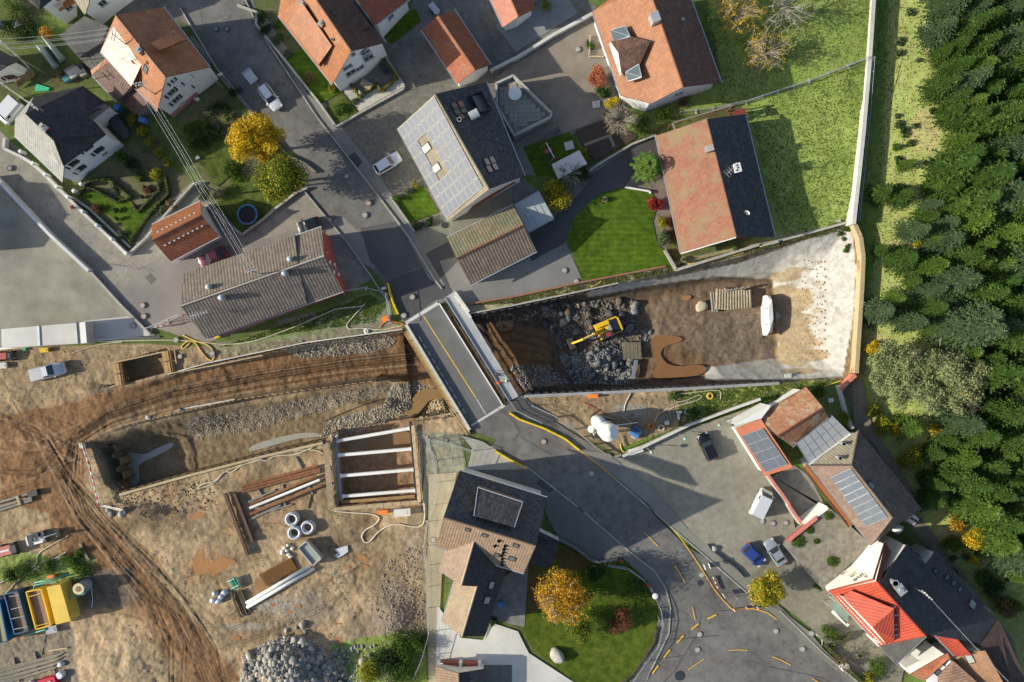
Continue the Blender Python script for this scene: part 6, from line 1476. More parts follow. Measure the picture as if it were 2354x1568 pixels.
def tree(name,px,r,top,mat,label,cat='tree',group=None,n=5000,size=.16,k=16,seed=1,z0=None,ry=None,trunk=.22,frac=.42,crown_h=None,flat=.5,bare=0,bmat=None,extra=None,gz=None,shell=.55):
 """px: where the crown centre shows in the image; r, ry crown radii in metres; top height"""
 ry=ry or r;z0=z0 if z0 is not None else top*.25;zc=(z0+top)/2
 g=G(*px).z if gz is None else gz
 p=P(px[0],px[1],g+zc);p.z=zat(p.x*PPM+CX,CY-p.y*PPM)
 t=thing(name,label,cat,p,group)
 c,s=crown_blobs(r,ry,z0,top,k,seed,frac)
 v,f=leaves(c,s,n,size,seed,flat,shell);o=link('crown',mesh_np('crown',v,f,LM[mat]),t)
 if extra:
  v,f=leaves(c,s,extra[1],size,seed+9,flat,shell);link('crown',mesh_np('crown',v,f,LM[extra[0]]),t)
 if trunk:
  mb=MB();rr=np.random.RandomState(seed);lean=Vector((rr.uniform(-.2,.2),rr.uniform(-.2,.2),0))
  mb.tube([(0,0,-.3),lean*.5+Vector((0,0,top*.4)),lean+Vector((0,0,top*.8))],trunk,7,trunk*.3)
  for i in range(int(6+bare)):
   an=rr.rand()*6.28;h0=top*rr.uniform(.3,.7);q=Vector((math.cos(an)*r*rr.uniform(.5,.95),math.sin(an)*ry*rr.uniform(.5,.95),min(top*.98,h0+top*rr.uniform(.1,.4))))
   a=lean*.6+Vector((0,0,h0));m=a.lerp(q,.5)+Vector((0,0,.25));mb.tube([a,m,q],trunk*.34,4,.02)
   for _ in range(3 if bare else 0):
    e=m.lerp(q,rr.rand());w=e+Vector((rr.uniform(-1,1),rr.uniform(-1,1),rr.uniform(.1,.7)))*r*.3;mb.tube([e,w],.035,3,.012)
  mb.build('trunk',bmat or bark,t,org=Vector((0,0,0)))
 return t
def bush(px,r,hh,mat,label,n=1100,seed=1,cat='shrub',name='shrub',group=None,k=7,size=.11,ry=None,extra=None,trunk=.05):
 return tree(name,px,r,hh,mat,label,cat,group,n=n,size=size,k=k,seed=seed,z0=.1,trunk=trunk,frac=.5,extra=extra,ry=ry)
tree('autumn_tree',(590,322),4.0,10,'yellow','tall bright golden yellow tree at the street corner',n=11000,size=.15,k=26,seed=3,extra=('yg',1500),frac=.36)
tree('leafy_tree',(648,402),3.9,8.5,'yg','yellowish green tree touching the golden tree',n=9000,size=.15,k=24,seed=5,extra=('green',4000))
tree('autumn_tree',(1293,1368),3.9,8.5,'orange','round orange tree on the lawn by the road bend',n=9000,size=.13,k=60,seed=8,ry=4.1,extra=('yellow',3500),bare=30,shell=.4,frac=.4,bmat=bark_pale,z0=1.2)
bush((1430,1432),2.2,3.2,'purple','round reddish brown bush on the round lawn',n=3600,seed=9,k=12)
bush((1337,1448),2.3,5.2,'green','tall green conifer shrub just below the orange tree',n=3600,seed=10,k=10,ry=2.3,extra=('yg',1500))
bush((1370,1312),1.9,3.0,'dgreen','dark green bush between orange tree and yard wall',n=2400,seed=11,k=9,extra=('grey',500))
bush((1463,1352),1.9,1.2,'green','low light green ground cover bush near the curved fence',n=1800,seed=12,k=9,extra=('bright',500))
tree('autumn_tree',(1765,1352),2.9,6.2,'yg','yellow green tree beside the road above the road works signs',n=7000,size=.13,k=20,seed=13,extra=('yellow',2500))
bush((1378,176),1.75,3.0,'salmon','round salmon pink bush beside the big orange house',n=3600,seed=14,k=10)
bush((1390,212),1.3,1.6,'dgreen','dark green bush below the salmon pink bush',n=1400,seed=15,extra=('green',500))
bush((1408,236),1.25,1.6,'lemon','bright lemon yellow bush by the corner of the orange house',n=1900,seed=16)
def bare_tree(px,r,hh,label,leafm,n,seed,bm=bark_pale,branches=60,name='bare_tree',size=.09):
 p=P(px[0],px[1],hh*.5);p.z=zat(p.x*PPM+CX,CY-p.y*PPM);t=thing(name,label,'tree',p)
 rr=np.random.RandomState(seed);mb=MB();tips=[]
 mb.tube([(0,0,-.2),(0,0,hh*.45)],.14,6,.09)
 for i in range(branches):
  an=rr.rand()*6.28;el=rr.uniform(.15,1.2);L=r*rr.uniform(.7,1.1);a=Vector((0,0,hh*rr.uniform(.25,.5)))
  q=a+Vector((math.cos(an)*math.cos(el*.9),math.sin(an)*math.cos(el*.9),math.sin(el)))*L;m=a.lerp(q,.55)+Vector((rr.uniform(-.2,.2),rr.uniform(-.2,.2),.15))
  mb.tube([a,m,q],.05,3,.015)
  for _ in range(3):
   e=m.lerp(q,rr.rand());w=e+Vector(rr.uniform(-1,1,3))*L*.3;mb.tube([e,w],.03,3,.01);tips.append(tuple(w))
  tips.append(tuple(q))
 mb.build('branches',bm,t,org=Vector((0,0,0)))
 v,f=leaves(tips,[.35]*len(tips),n,size,seed,.3);link('crown',mesh_np('crown',v,f,LM[leafm]),t)
bare_tree((1425,277),2.5,3.4,'grey brown half bare bush below the lemon yellow bush','brown',900,17,branches=110)
bare_tree((1690,30),3.6,6,'sparse tree with golden orange leaves at the top edge','yellow',3600,18,branches=90)
bare_tree((1757,122),3.2,5.5,'thin half bare tree with scattered yellow leaves on the meadow','yellow',1500,19,branches=90)
bare_tree((1800,22),4.2,6.5,'bare tree with whitish branches reaching from the top edge','yg',500,20,M('bark_white',(.34,.32,.29),.8,.1,4),branches=50)
bare_tree((1310,402),2.0,3,'grey leafless shrub above the yellow shrub by the driveway','grey',900,21,branches=60)
bush((1283,452),2.6,2.6,'yg','yellow and olive shrub between garage and curving driveway',n=3600,seed=22,k=14,extra=('yellow',1300))
bush((1335,402),1.7,2.6,'dgreen','dark evergreen shrub right of the grey leafless shrub',n=1600,seed=23)
bush((1505,467),1.25,2.0,'red','round dark red maple beside the bungalow terrace',n=2400,seed=24,cat='maple',name='red_maple')
bush((1524,511),1.2,1.6,'yg','yellow green shrub below the red maple',n=1500,seed=25)
bush((1528,545),1.5,2.2,'grey','round grey green bush at the lower end of the bungalow shrubs',n=2600,seed=26,extra=('green',800))
bush((1690,570),.6,.9,'bright','small ball bush at the lower corner of the bungalow',n=500,seed=27)
p=P(1490,383,2.5);p.z=0;t=thing('monkey_puzzle_tree','spiky bright green tree left of the bungalow','tree',p);V_=[];F_=[];o_=0;rr=np.random.RandomState(4)
for L_ in range(5):
 for i in range(11-L_):
  an=i*6.28/(11-L_)+L_*.5+rr.rand()*.3;le=2.3-L_*.38;z_=1.2+L_*.8
  for j in range(16):
   q=np.array([math.cos(an),math.sin(an),0])*le*(j+1)/16+[0,0,z_+.35*math.sin(j/16*3)]
   d=np.array([-math.sin(an),math.cos(an),0]);fw=np.array([math.cos(an),math.sin(an),0])
   for s in(-1,1):V_+=[q,q+d*s*.28+fw*.12+[0,0,.03],q+fw*.2];F_.append((o_,o_+1,o_+2));o_+=3
link('crown',mesh_np('crown',V_,F_,LM['bright']),t);v,f=leaves([(0,0,2.4)],[(2.0,2.0,1.6)],2600,.12,41,.6);link('crown',mesh_np('crown',v,f,LM['bright']),t);mb=MB();mb.tube([(0,0,0),(0,0,5)],.12,6,.04);mb.build('trunk',bark,t,org=Vector((0,0,0)))
for i,(x,y,r,hh,m,l,n)in enumerate((
 (278,358,1.2,1.6,'green','round dark green bush by the white gable steps',1100),(298,378,1.3,1.3,'dgreen','dark grey green bush right of the round bush',1100),(312,388,1.2,1.1,'grey','bluish bush in the middle of the garden',900),
 (360,396,1.3,1.6,'yg','round yellow green bush in the hedge garden',1300),(325,409,.85,1.2,'green','small round green bush with pale flowers beside the path',700),(342,440,.9,.9,'purple','rust coloured plants inside the right hedge',500),
 (470,447,1.25,2.6,'spruce2','bluish conifer beside the power mast',1600),(262,430,.9,.7,'grey','pale leaved plants round the little pond',500),(225,480,1.0,.8,'purple','brownish plants on the lawn edge of the hedge garden',500),
 (330,432,.45,.9,'green','first clipped ball bush inside the hedge',300),(327,453,.4,.9,'dgreen','second clipped ball bush inside the hedge',300),(265,483,.5,1.1,'dgreen','small dark clipped cone on the hedge garden lawn',350),(268,503,.4,1.0,'green','smaller clipped cone below the dark cone',300),
 (280,540,.9,.7,'grey','silvery plants near the pointed end of the garden',500),(300,550,.9,.7,'green','green plants at the pointed end of the garden',500),(395,470,1.1,.8,'brown','dry flower bed by the garage',600),(372,485,1.1,.8,'grey','pale flowers along the lower hedge',600),
 (490,300,1.8,1.2,'dgreen','dark shrubs in the shaded garden left of the golden tree',1200),(455,330,1.7,1.0,'dgreen','dark low shrubs below the wires',1000),(440,300,1.6,.8,'green','green undergrowth under the wires',900),(530,395,1.8,1.2,'green','bright shrubs at the foot of the golden tree',1500),
 (510,250,1.5,1.2,'dgreen','dark shrubs by the streetside fence',900),(540,215,1.2,1.0,'dgreen','shrub at the upper end of the shaded garden',700),(480,255,1.3,.8,'grey','grey green plants in the shaded garden',700),(525,270,.9,1.1,'green','small bush in the middle of the shaded garden',500),
 (30,20,2.2,1.5,'green','bush in the top left corner',1400),(60,60,2.0,1.3,'dgreen','dark bushes in the top left garden',1300),(105,75,1.1,1.0,'orange','orange bush near the glasshouse tunnels',700),(20,60,1.8,1.2,'dgreen','dark bush on the left edge',1000),(140,175,1.2,.9,'brown','dry plants beside the pallets',600),(45,85,1.3,1.0,'green','green plants in the upper left garden',700),
 (600,40,1.0,.8,'dgreen','low plants at the corner of the terrace house garden',600),(640,55,.9,1.0,'green','round green bush by the orange roof',700),(612,70,1.2,.8,'dgreen','dark plants in the streetside rockery',800),(632,95,.9,.8,'grey','grey bush in the rockery',600),(640,82,.9,1.1,'green','green bush above the small red porch',600),
 (660,122,.8,.7,'grey','white flowering plants by the lawn',400),(709,180,1.5,.6,'brown','small sparse shrub on the terrace house lawn',500),(760,203,.9,1.1,'yg','yellow bush at the corner of the orange roof',900),(816,232,.7,.7,'grey','grey green bush in the white gravel',500),(780,250,1.4,.5,'green','weedy patch by the gravel bed',900),
 (912,455,.9,.9,'green','rose bush left of the small lawn',500),(935,440,.9,.9,'grey','pale bush above the small lawn',500),(955,428,.8,.9,'yg','yellowish bush by the solar roof',500),(960,520,1.0,.7,'dgreen','dark low planting below the small lawn',700),(985,510,1.0,.7,'dgreen','dark planting right of it near the roof corner',700),
 (1355,105,1.0,.6,'green','clipped green bed beside the white picket',800),(1345,350,1.1,.8,'yg','yellow vine along the vegetable bed',700),(1530,260,1.6,1.1,'green','pale green bush under the white gable',900),(1470,290,2.2,.7,'green','grassy bush by the vegetable bed',1300),(1570,232,1.5,.9,'brown','reddish brown bush behind the orange house',700),
 (1250,10,1.1,1.0,'yg','small yellowish bush on the grey paved yard',500),(1135,1430,1.0,1.2,'dgreen','dark bush beside the blue bin',700),
 (1885,962,1.1,1.3,'yg','round yellow green bush in the small walled garden',900),(1937,962,1.2,1.6,'yg','round bush behind the glazed canopy',1100),(1885,1345,1.0,.9,'green','bushy end of the hedge beside the inn',600),
 (2020,1535,1.9,1.8,'green','large round green bush in the beer garden',1800),(2000,1555,1.3,1.2,'yg','yellow red bush in front of the large round bush',800),(1905,1455,1.4,1.4,'green','thick hedge bend below the inn awning',1000),
 (1550,905,1.3,.5,'green','weeds beside the yellow hose',600),(1880,895,1.6,.5,'green','weeds above the terracotta roof',800),(1590,945,1.5,.4,'green','weeds along the long garden wall',800),(1785,520+400,1.2,.4,'dgreen','low weeds by the white wedge roof',500))):
 bush((x,y),r,hh,m,l,n=n,seed=100+i,k=6,size=.10,trunk=.03)
for i,(x,y)in enumerate(((303,276),(325,301),(345,326),(364,350),(385,374))):
 bush((x,y),.95,1.7,'yg',['topmost','second from the top','middle','second from the bottom','lowest'][i]+' yellow green bush of the row beside the dark trailer',n=900,seed=60+i,group='yellow green bushes in a row',k=6)
def hedge(pts,w,h,mat,label,seed=1,n=220,size=.09,group=None):
 q=[G(x,y)for x,y in pts];c=q[0];cs=[];rs=[]
 for a,b in zip(q[:-1],q[1:]):
  m=max(2,int((b-a).length/.35))
  for k in range(m):p=a.lerp(b,k/m)-c;cs.append((p.x,p.y,h*.5));rs.append((w*.62,w*.62,h*.55))
 v,f=leaves(cs,rs,n*len(cs)// 4,size,seed,.4,.35)
 t=thing('hedge',label,'hedge',c,group);link('foliage',mesh_np('foliage',v,f,LM[mat]),t)
 mb=MB()
 for a,b in zip(q[:-1],q[1:]):a2,b2=a-c,b-c;mb.bar((a2.x,a2.y,h*.4),(b2.x,b2.y,h*.4),w*.5,h*.7)
 mb.build('branches',bark,t,org=Vector((0,0,0)))
hedge(ZZ('01',715,305,820,180,980,165,1180,330,1060,375,850,260,790,250),.45,.7,'green','clipped hedge triangle round the small pond',1)
hedge(ZZ('01',1420,195,1430,270,1245,460,1195,400),.5,.7,'green','inner clipped hedge around the rusty plants',2)
hedge(ZZ('01',1490,150,1515,300,1380,440,1190,690),.5,.8,'green','outer clipped hedge towards the orange garage',3)
hedge(ZZ('10',880,715,1000,880,1145,765,1195,825,1330,705,1175,510),.55,1.0,'yg','zigzag hedge enclosing the two terraces',4)
hedge(ZZ('33',565,1160,720,1190,800,1120),.8,1.3,'green','short hedge in front of the beer garden',5)
hedge(ZZ('33',570,1230,700,1350,800,1470,930,1580),.7,1.2,'green','long hedge between pavement and beer garden',6)
hedge(ZZ('23',1420,1080,1400,1200,1300,1370,1200,1500,1110,1568),.5,.6,'grey','loose flowering hedge inside the curved fence',7)
hedge(ZZ('23',1240,640,1330,720,1400,830),.6,.7,'green','leafy strip along the upper curve of the fence',8)
hedge(ZZ('33',260,380,330,470,470,590),.6,.12,'green','mossy strip along the left edge of the gravel roof',9)
for i,(x,y,r)in enumerate(((650,490,1.0),(610,80,.8),(340,310,1.2),(440,210,.7),(500,310,.5))):
 p=P(*Z('33',x,y),3.0);v,f=leaves([(0,0,0)],[(r,r*.8,.12)],int(900*r),.08,300+i,1.2,.6)
 t=link('moss_patch',mesh_np('moss_patch',v,f,LM['green']));t.location=p
 tag(t,['large moss patch near the painted gable','moss patch at the top corner of the gravel roof','long moss patch at the left side of the gravel roof','moss patch beside the salmon parapet','smallest moss tuft on the gravel roof'][i],'moss')
for i,(x,y,r)in enumerate(((708,655,.55),(745,700,.4),(772,768,.6),(765,805,.45),(770,610,.7))):
 bush(Z('31',x,y),r,.4,'green',['topmost green tuft on the white slope','second green tuft on the white slope','third green tuft on the white slope','lowest green tuft on the white slope','green tuft at the top corner of the white slope'][i],n=260,seed=320+i,k=4,trunk=.02)
for i,(x,y,r,hh,m,l)in enumerate(((925,1490,2.6,2.0,'green','dense green thicket at the lower end of the site fence'),(880,1520,2.6,2.2,'dgreen','dark thicket right of the rock heap'),(855,1552,2.4,1.8,'yg','yellowing bush at the bottom edge right of the rock heap'),(930,1545,2.6,2.0,'green','green thicket at the bottom edge'),(960,1480,1.8,1.5,'green','bush beside the concrete path'),(900,1560,2.0,1.4,'pale','pale straw coloured bush at the bottom edge'))):
 bush((x,y),r,hh,m,l,n=3200,seed=340+i,k=12,trunk=.05)
for i,(x,y,r)in enumerate(((60,1310,1.9),(110,1300,1.8),(160,1290,1.7),(190,1310,1.5),(25,1325,1.8),(180,1270,1.0))):
 bush((x,y),r,.7,'green',['weed patch left of the blue skip','weed patch under the loose hoses','weed patch above the yellow container','weed patch right of the loose hoses','weed patch on the left edge','small weed patch by the poles'][i],n=1500,seed=360+i,k=9,size=.09,trunk=.02)
def spruce_mesh(hh,R_,seed,mat):
 r=np.random.RandomState(seed);V_=[];z=hh*.06
 while z<hh*.97:
  fr_=1-z/hh;rad=R_*(fr_**.75)*r.uniform(.85,1.12)+.12;nb=int(9+7*fr_);a0=r.rand()*6.28
  for b in range(nb):
   an=a0+b*6.283/nb+r.uniform(-.2,.2);L=rad*r.uniform(.75,1.15);d=np.array([math.cos(an),math.sin(an),0]);s=np.array([-d[1],d[0],0]);m=max(3,int(L/.3))
   for j in range(m):
    t=(j+.3)/m;q=d*L*t+np.array([0,0,z-.28*L*t*t*1.4+.1*L*t]);w=.34*(1-t*.7)*(.5+.9*r.rand());q=q+r.uniform(-.09,.09,3)
    for sd in(-1,1):
     e=q+s*sd*w+d*.20+np.array([0,0,-.07]);V_+=[q-d*.13,e,q+d*.26]
  z+=.30+.22*r.rand()
 n=600;zz=hh*(.05+.9*r.rand(n)**1.5);rr=R_*(1-zz/hh)**.75*(r.rand(n)**.45)*(.8+.35*np.sin(zz*5+r.rand()*6));a=r.rand(n)*6.283;c=np.stack([np.cos(a)*rr,np.sin(a)*rr,zz],-1)
 e1=r.randn(n,3)*.13;e2=r.randn(n,3)*.13;e1[:,:2]+=c[:,:2]*.05;V_=np.concatenate([np.array(V_),np.stack([c-e1,c+e1,c+e2],1).reshape(-1,3)]);F_=np.arange(len(V_)).reshape(-1,3)
 return mesh_np('crown',V_,F_,mat)
PROTO=[]
for i,(hh,R_,m)in enumerate(((9,2.3,'spruce'),(11,2.6,'spruce'),(7.5,2.0,'spruce'),(10,2.4,'spruce2'),(8.5,2.3,'spruce3'),(12,2.8,'spruce2'),(6,1.9,'spruce3'))):
 me=spruce_mesh(hh,R_,50+i,LM[m]);mb=MB();mb.tube([(0,0,-.5),(0,0,hh)],.16,6,.015)
 tm=bpy.data.meshes.new('trunk');tm.from_pydata(mb.v,[],mb.f);tm.materials.append(bark_pale);PROTO.append((me,tm,hh))
FOREST=[(2180,-60),(2460,-60),(2460,1330),(2330,1270),(2270,1190),(2150,1110),(2170,1010),(2260,950),(2290,860),(2200,780),(2080,740),(2060,700),(2075,600),(2080,510),(2180,480),(2190,400),(2215,300),(2175,220),(2165,100)]
CLEAR=[(2290,480,22),(2250,620,18),(2320,720,20),(2280,250,18),(2330,900,24),(2240,1030,20),(2330,560,16),(2140,640,22),(2075,555,28),(2065,600,22),(2190,395,26),(2120,350,35),(2110,250,22),(2085,780,40),(2200,1070,20),(2300,1160,24),(2330,90,18)]
pts=[];r=np.random.RandomState(12);cand=inside(FOREST,7000,77)
for x,y in cand:
 if any((x-a)**2+(y-b)**2<c*c for a,b,c in CLEAR):continue
 if all((x-a)**2+(y-b)**2>40**2 for a,b in pts):pts.append((x,y))
print('forest',len(pts))
def place_tree(x,y,k,sc,label,group,name='spruce'):
 """x,y: middle of the crown as seen"""
 g=G(x,y).z;hh=PROTO[k][2]*sc;p=P(x,y,g+hh*.45);u,v=p.x*PPM+CX,CY-p.y*PPM;p.z=zat(u,v)
 t=thing(name,label,'spruce',p,group,rz=r.uniform(0,6.28));wx=r.uniform(.8,1.2);t.scale=(sc*wx,sc*wx*r.uniform(.9,1.1),sc*r.uniform(.6,.95));t.rotation_euler=(r.uniform(-.06,.06),r.uniform(-.06,.06),r.uniform(0,6.28))
 link('crown',PROTO[k][0],t);link('trunk',PROTO[k][1],t);return t
KL=['mid green','dark tall','small dark','bluish','light green','tall bluish','young light green']
for i,(x,y)in enumerate(pts):
 k=int(r.choice([0,0,1,2,3,4,5,0,4]));place_tree(x,y,k,r.uniform(.75,1.4)if x>2200 else r.uniform(.6,.95),KL[k]+' spruce in the '+['topmost','upper','middle','lower','lowest'][min(4,max(0,int(y // 240)))]+' part of the hillside forest, '+('towards the village' if x<2220 else 'by the right edge'),'spruces of the hillside forest')
for i,(x,y,k,s,l)in enumerate(((2085,445,0,.8,'spruce standing apart left of the forest gap'),(2040,440,0,.75,'spruce at the left end of the small row above the brown clearing'),(2150,425,6,.7,'small spruce by the brown clearing'),(2090,375,4,.55,'little tree among dry grass left of the forest'),(2030,575,2,.5,'tiny spruce on the lower clearing'),(2050,600,2,.45,'tiny spruce below the other tiny spruce'),
 (2068,335,2,.3,'dot sized spruce on the open slope'),(2080,430,2,.35,'dot sized spruce nearer the row'),(2040,715,3,1.0,'bluish spruce at the lower left tip of the forest'),(2022,722,3,.75,'bluish spruce closest to the board barrier'),(2145,470,3,.6,'greyish young spruce at the forest gap'),(2105,985,4,.9,'light spruce below the pale broadleaf trees'),(2160,1160,1,.8,'spruce left of the yellow bushes by the lane'),(2345,1330,4,.6,'spruce on the right edge by the slate roof'),(2350,1400,4,.5,'small spruce low on the right edge'))):
 place_tree(x,y,k,s,l,None)
for i in range(34):
 x,y=((rnd.uniform(2050,2150),rnd.uniform(10,640))if i<26 else(rnd.uniform(2180,2330),rnd.uniform(1180,1420)))
 bush((x,y),rnd.uniform(.35,.95),rnd.uniform(.5,1.2),rnd.choice(['dgreen','spruce2','green','grey']),'small sapling on the scrubby ground %s the forest, %s of the slope'%('in front of' if i<26 else 'below','upper end' if y<220 else 'middle' if y<640 else 'lower end'),n=420,seed=700+i,group='saplings at the forest edge',k=5,trunk=.03)
for i,(x,y,rr_,hh,l)in enumerate(((2045,830,3.0,6.5,'pale green crown leaning over the lane'),(2110,835,3.4,7.5,'largest pale green crown below the spruces'),(2180,850,3.2,8,'pale crown right of the largest one'),(2245,865,2.8,7.5,'pale crown with a reddish tinge'),(2080,890,3.0,6.5,'lower pale green crown by the lane'),(2150,905,3.0,7,'pale crown in the middle of the lower row'),(2215,910,2.8,7,'right pale crown of the lower row'),(2030,880,2.2,5,'small pale green crown at the lane edge'))):
 tree('broadleaf_tree',(x,y),rr_,hh,'pale',l,n=6500,size=.14,k=22,seed=400+i,extra=('brown' if i in(3,6)else 'grey',900),frac=.36,bare=6)
for i,(x,y,rr_,m,l)in enumerate(((2010,800,1.3,'yellow','golden bush at the upper end of the pale trees'),(2030,980,1.6,'yg','green yellow bush beside the lane'),(2065,985,1.3,'yellow','golden bush below the pale trees'),(2010,945,1.2,'yg','olive bush on the lane edge'),(2090,1050,2.0,'yg','yellow green bush above the brown slope'),(2150,985,1.1,'yellow','small golden bush beside the lower spruce'),
 (2245,1235,2.0,'yellow','bright golden bush on the lower slope'),(2300,1262,1.6,'yellow','golden bush right of the bright golden bush'),(2200,1205,1.3,'orange','orange bush on the lower slope'),(2240,1285,.9,'lemon','small lemon bush below the golden bush'),(2125,1100,1.5,'dgreen','dark bush under the spruces'),(2190,1250,1.6,'green','green bush left of the golden bush'),(2330,1130,1.5,'orange','orange bush inside the forest gap'),
 (2340,1300,2.0,'green','green bush near the right edge'),(2110,560,.8,'lemon','lemon yellow shrub on the brown clearing'),(2200,1150,1.4,'dgreen','dark shrub above the golden bushes'),(2280,1350,2.0,'dgreen','dark shrub by the maroon roof'),(2320,1400,2.0,'brown','rusty undergrowth by the maroon roof'),(2260,1330,1.5,'green','shrub behind the slate roof'),(2055,700,1.2,'green','small shrub where forest meets the barrier'))):
 bush((x,y),rr_,rr_*1.5,m,l,n=int(1300*rr_),seed=440+i,k=10,extra=('yg' if m=='yellow' else 'green',int(300*rr_)))
def tufts(name,poly,n,hgt,w,mat,seed,label,cat='grass'):
 q=inside(poly,n*2,seed);rr=np.random.RandomState(seed)
 q=q[(vnoise(q[:,0],q[:,1],12,seed)+rr.rand(len(q))*.9)>.75][:n];n=len(q)
 x,y,z=zvec(q[:,0],q[:,1]);c=np.stack([x,y,z],-1);V_=[];
 for b in range(4):
  an=rr.rand(n)*6.28;d=np.stack([np.cos(an),np.sin(an),np.zeros(n)],-1);s=np.stack([-np.sin(an),np.cos(an),np.zeros(n)],-1)
  h_=(hgt*(.5+rr.rand(n)))[:,None];ww=(w*(.6+.8*rr.rand(n)))[:,None]
  V_.append(np.stack([c-s*ww,c+s*ww,c+d*h_*.8+np.array([0,0,1])*h_],1))
 V_=np.stack(V_,1).reshape(-1,3);F_=np.arange(len(V_)).reshape(-1,3)
 o=link(name,mesh_np(name,V_,F_,mat));tag(o,label,cat,None,'stuff')
gm=leafmat('grass_blades',[(.13,.23,.03),(.19,.31,.04),(.25,.35,.07),(.38,.36,.16)],.5)
gd=leafmat('grass_dry',[(.13,.18,.04),(.25,.27,.08),(.34,.30,.14),(.12,.2,.03)],.5)
tufts('meadow_grass',[(1715,245),(1990,145),(1962,510),(1800,545),(1760,400)],4500,.06,.11,gm,1,'tufted grass of the lower meadow')
tufts('meadow_grass',[(1615,0),(2000,0),(1990,132),(1715,235),(1640,250),(1655,190),(1620,60)],3000,.05,.1,gm,2,'grass of the upper meadow')
tufts('slope_grass',[(2018,-10),(2353,-10),(2353,1400),(2200,1280),(1995,900),(2000,600),(2012,500)],8000,.07,.12,gd,3,'dry grass and brambles on the wooded slope')
tufts('verge_grass',[(500,800),(850,676),(888,700),(860,740),(640,770)],2200,.12,.09,gm,4,'grass strip below the long building')
tufts('verge_grass',[(1080,702),(1540,612),(1960,512),(1960,524),(1540,626),(1180,698)],2500,.15,.08,gd,5,'weeds along the margin above the pit')
tufts('verge_grass',[(1560,900),(1940,870),(1730,935),(1420,1042),(1560,980)],3000,.14,.08,gm,6,'weeds between pit and garden wall')
print('p5 ok')
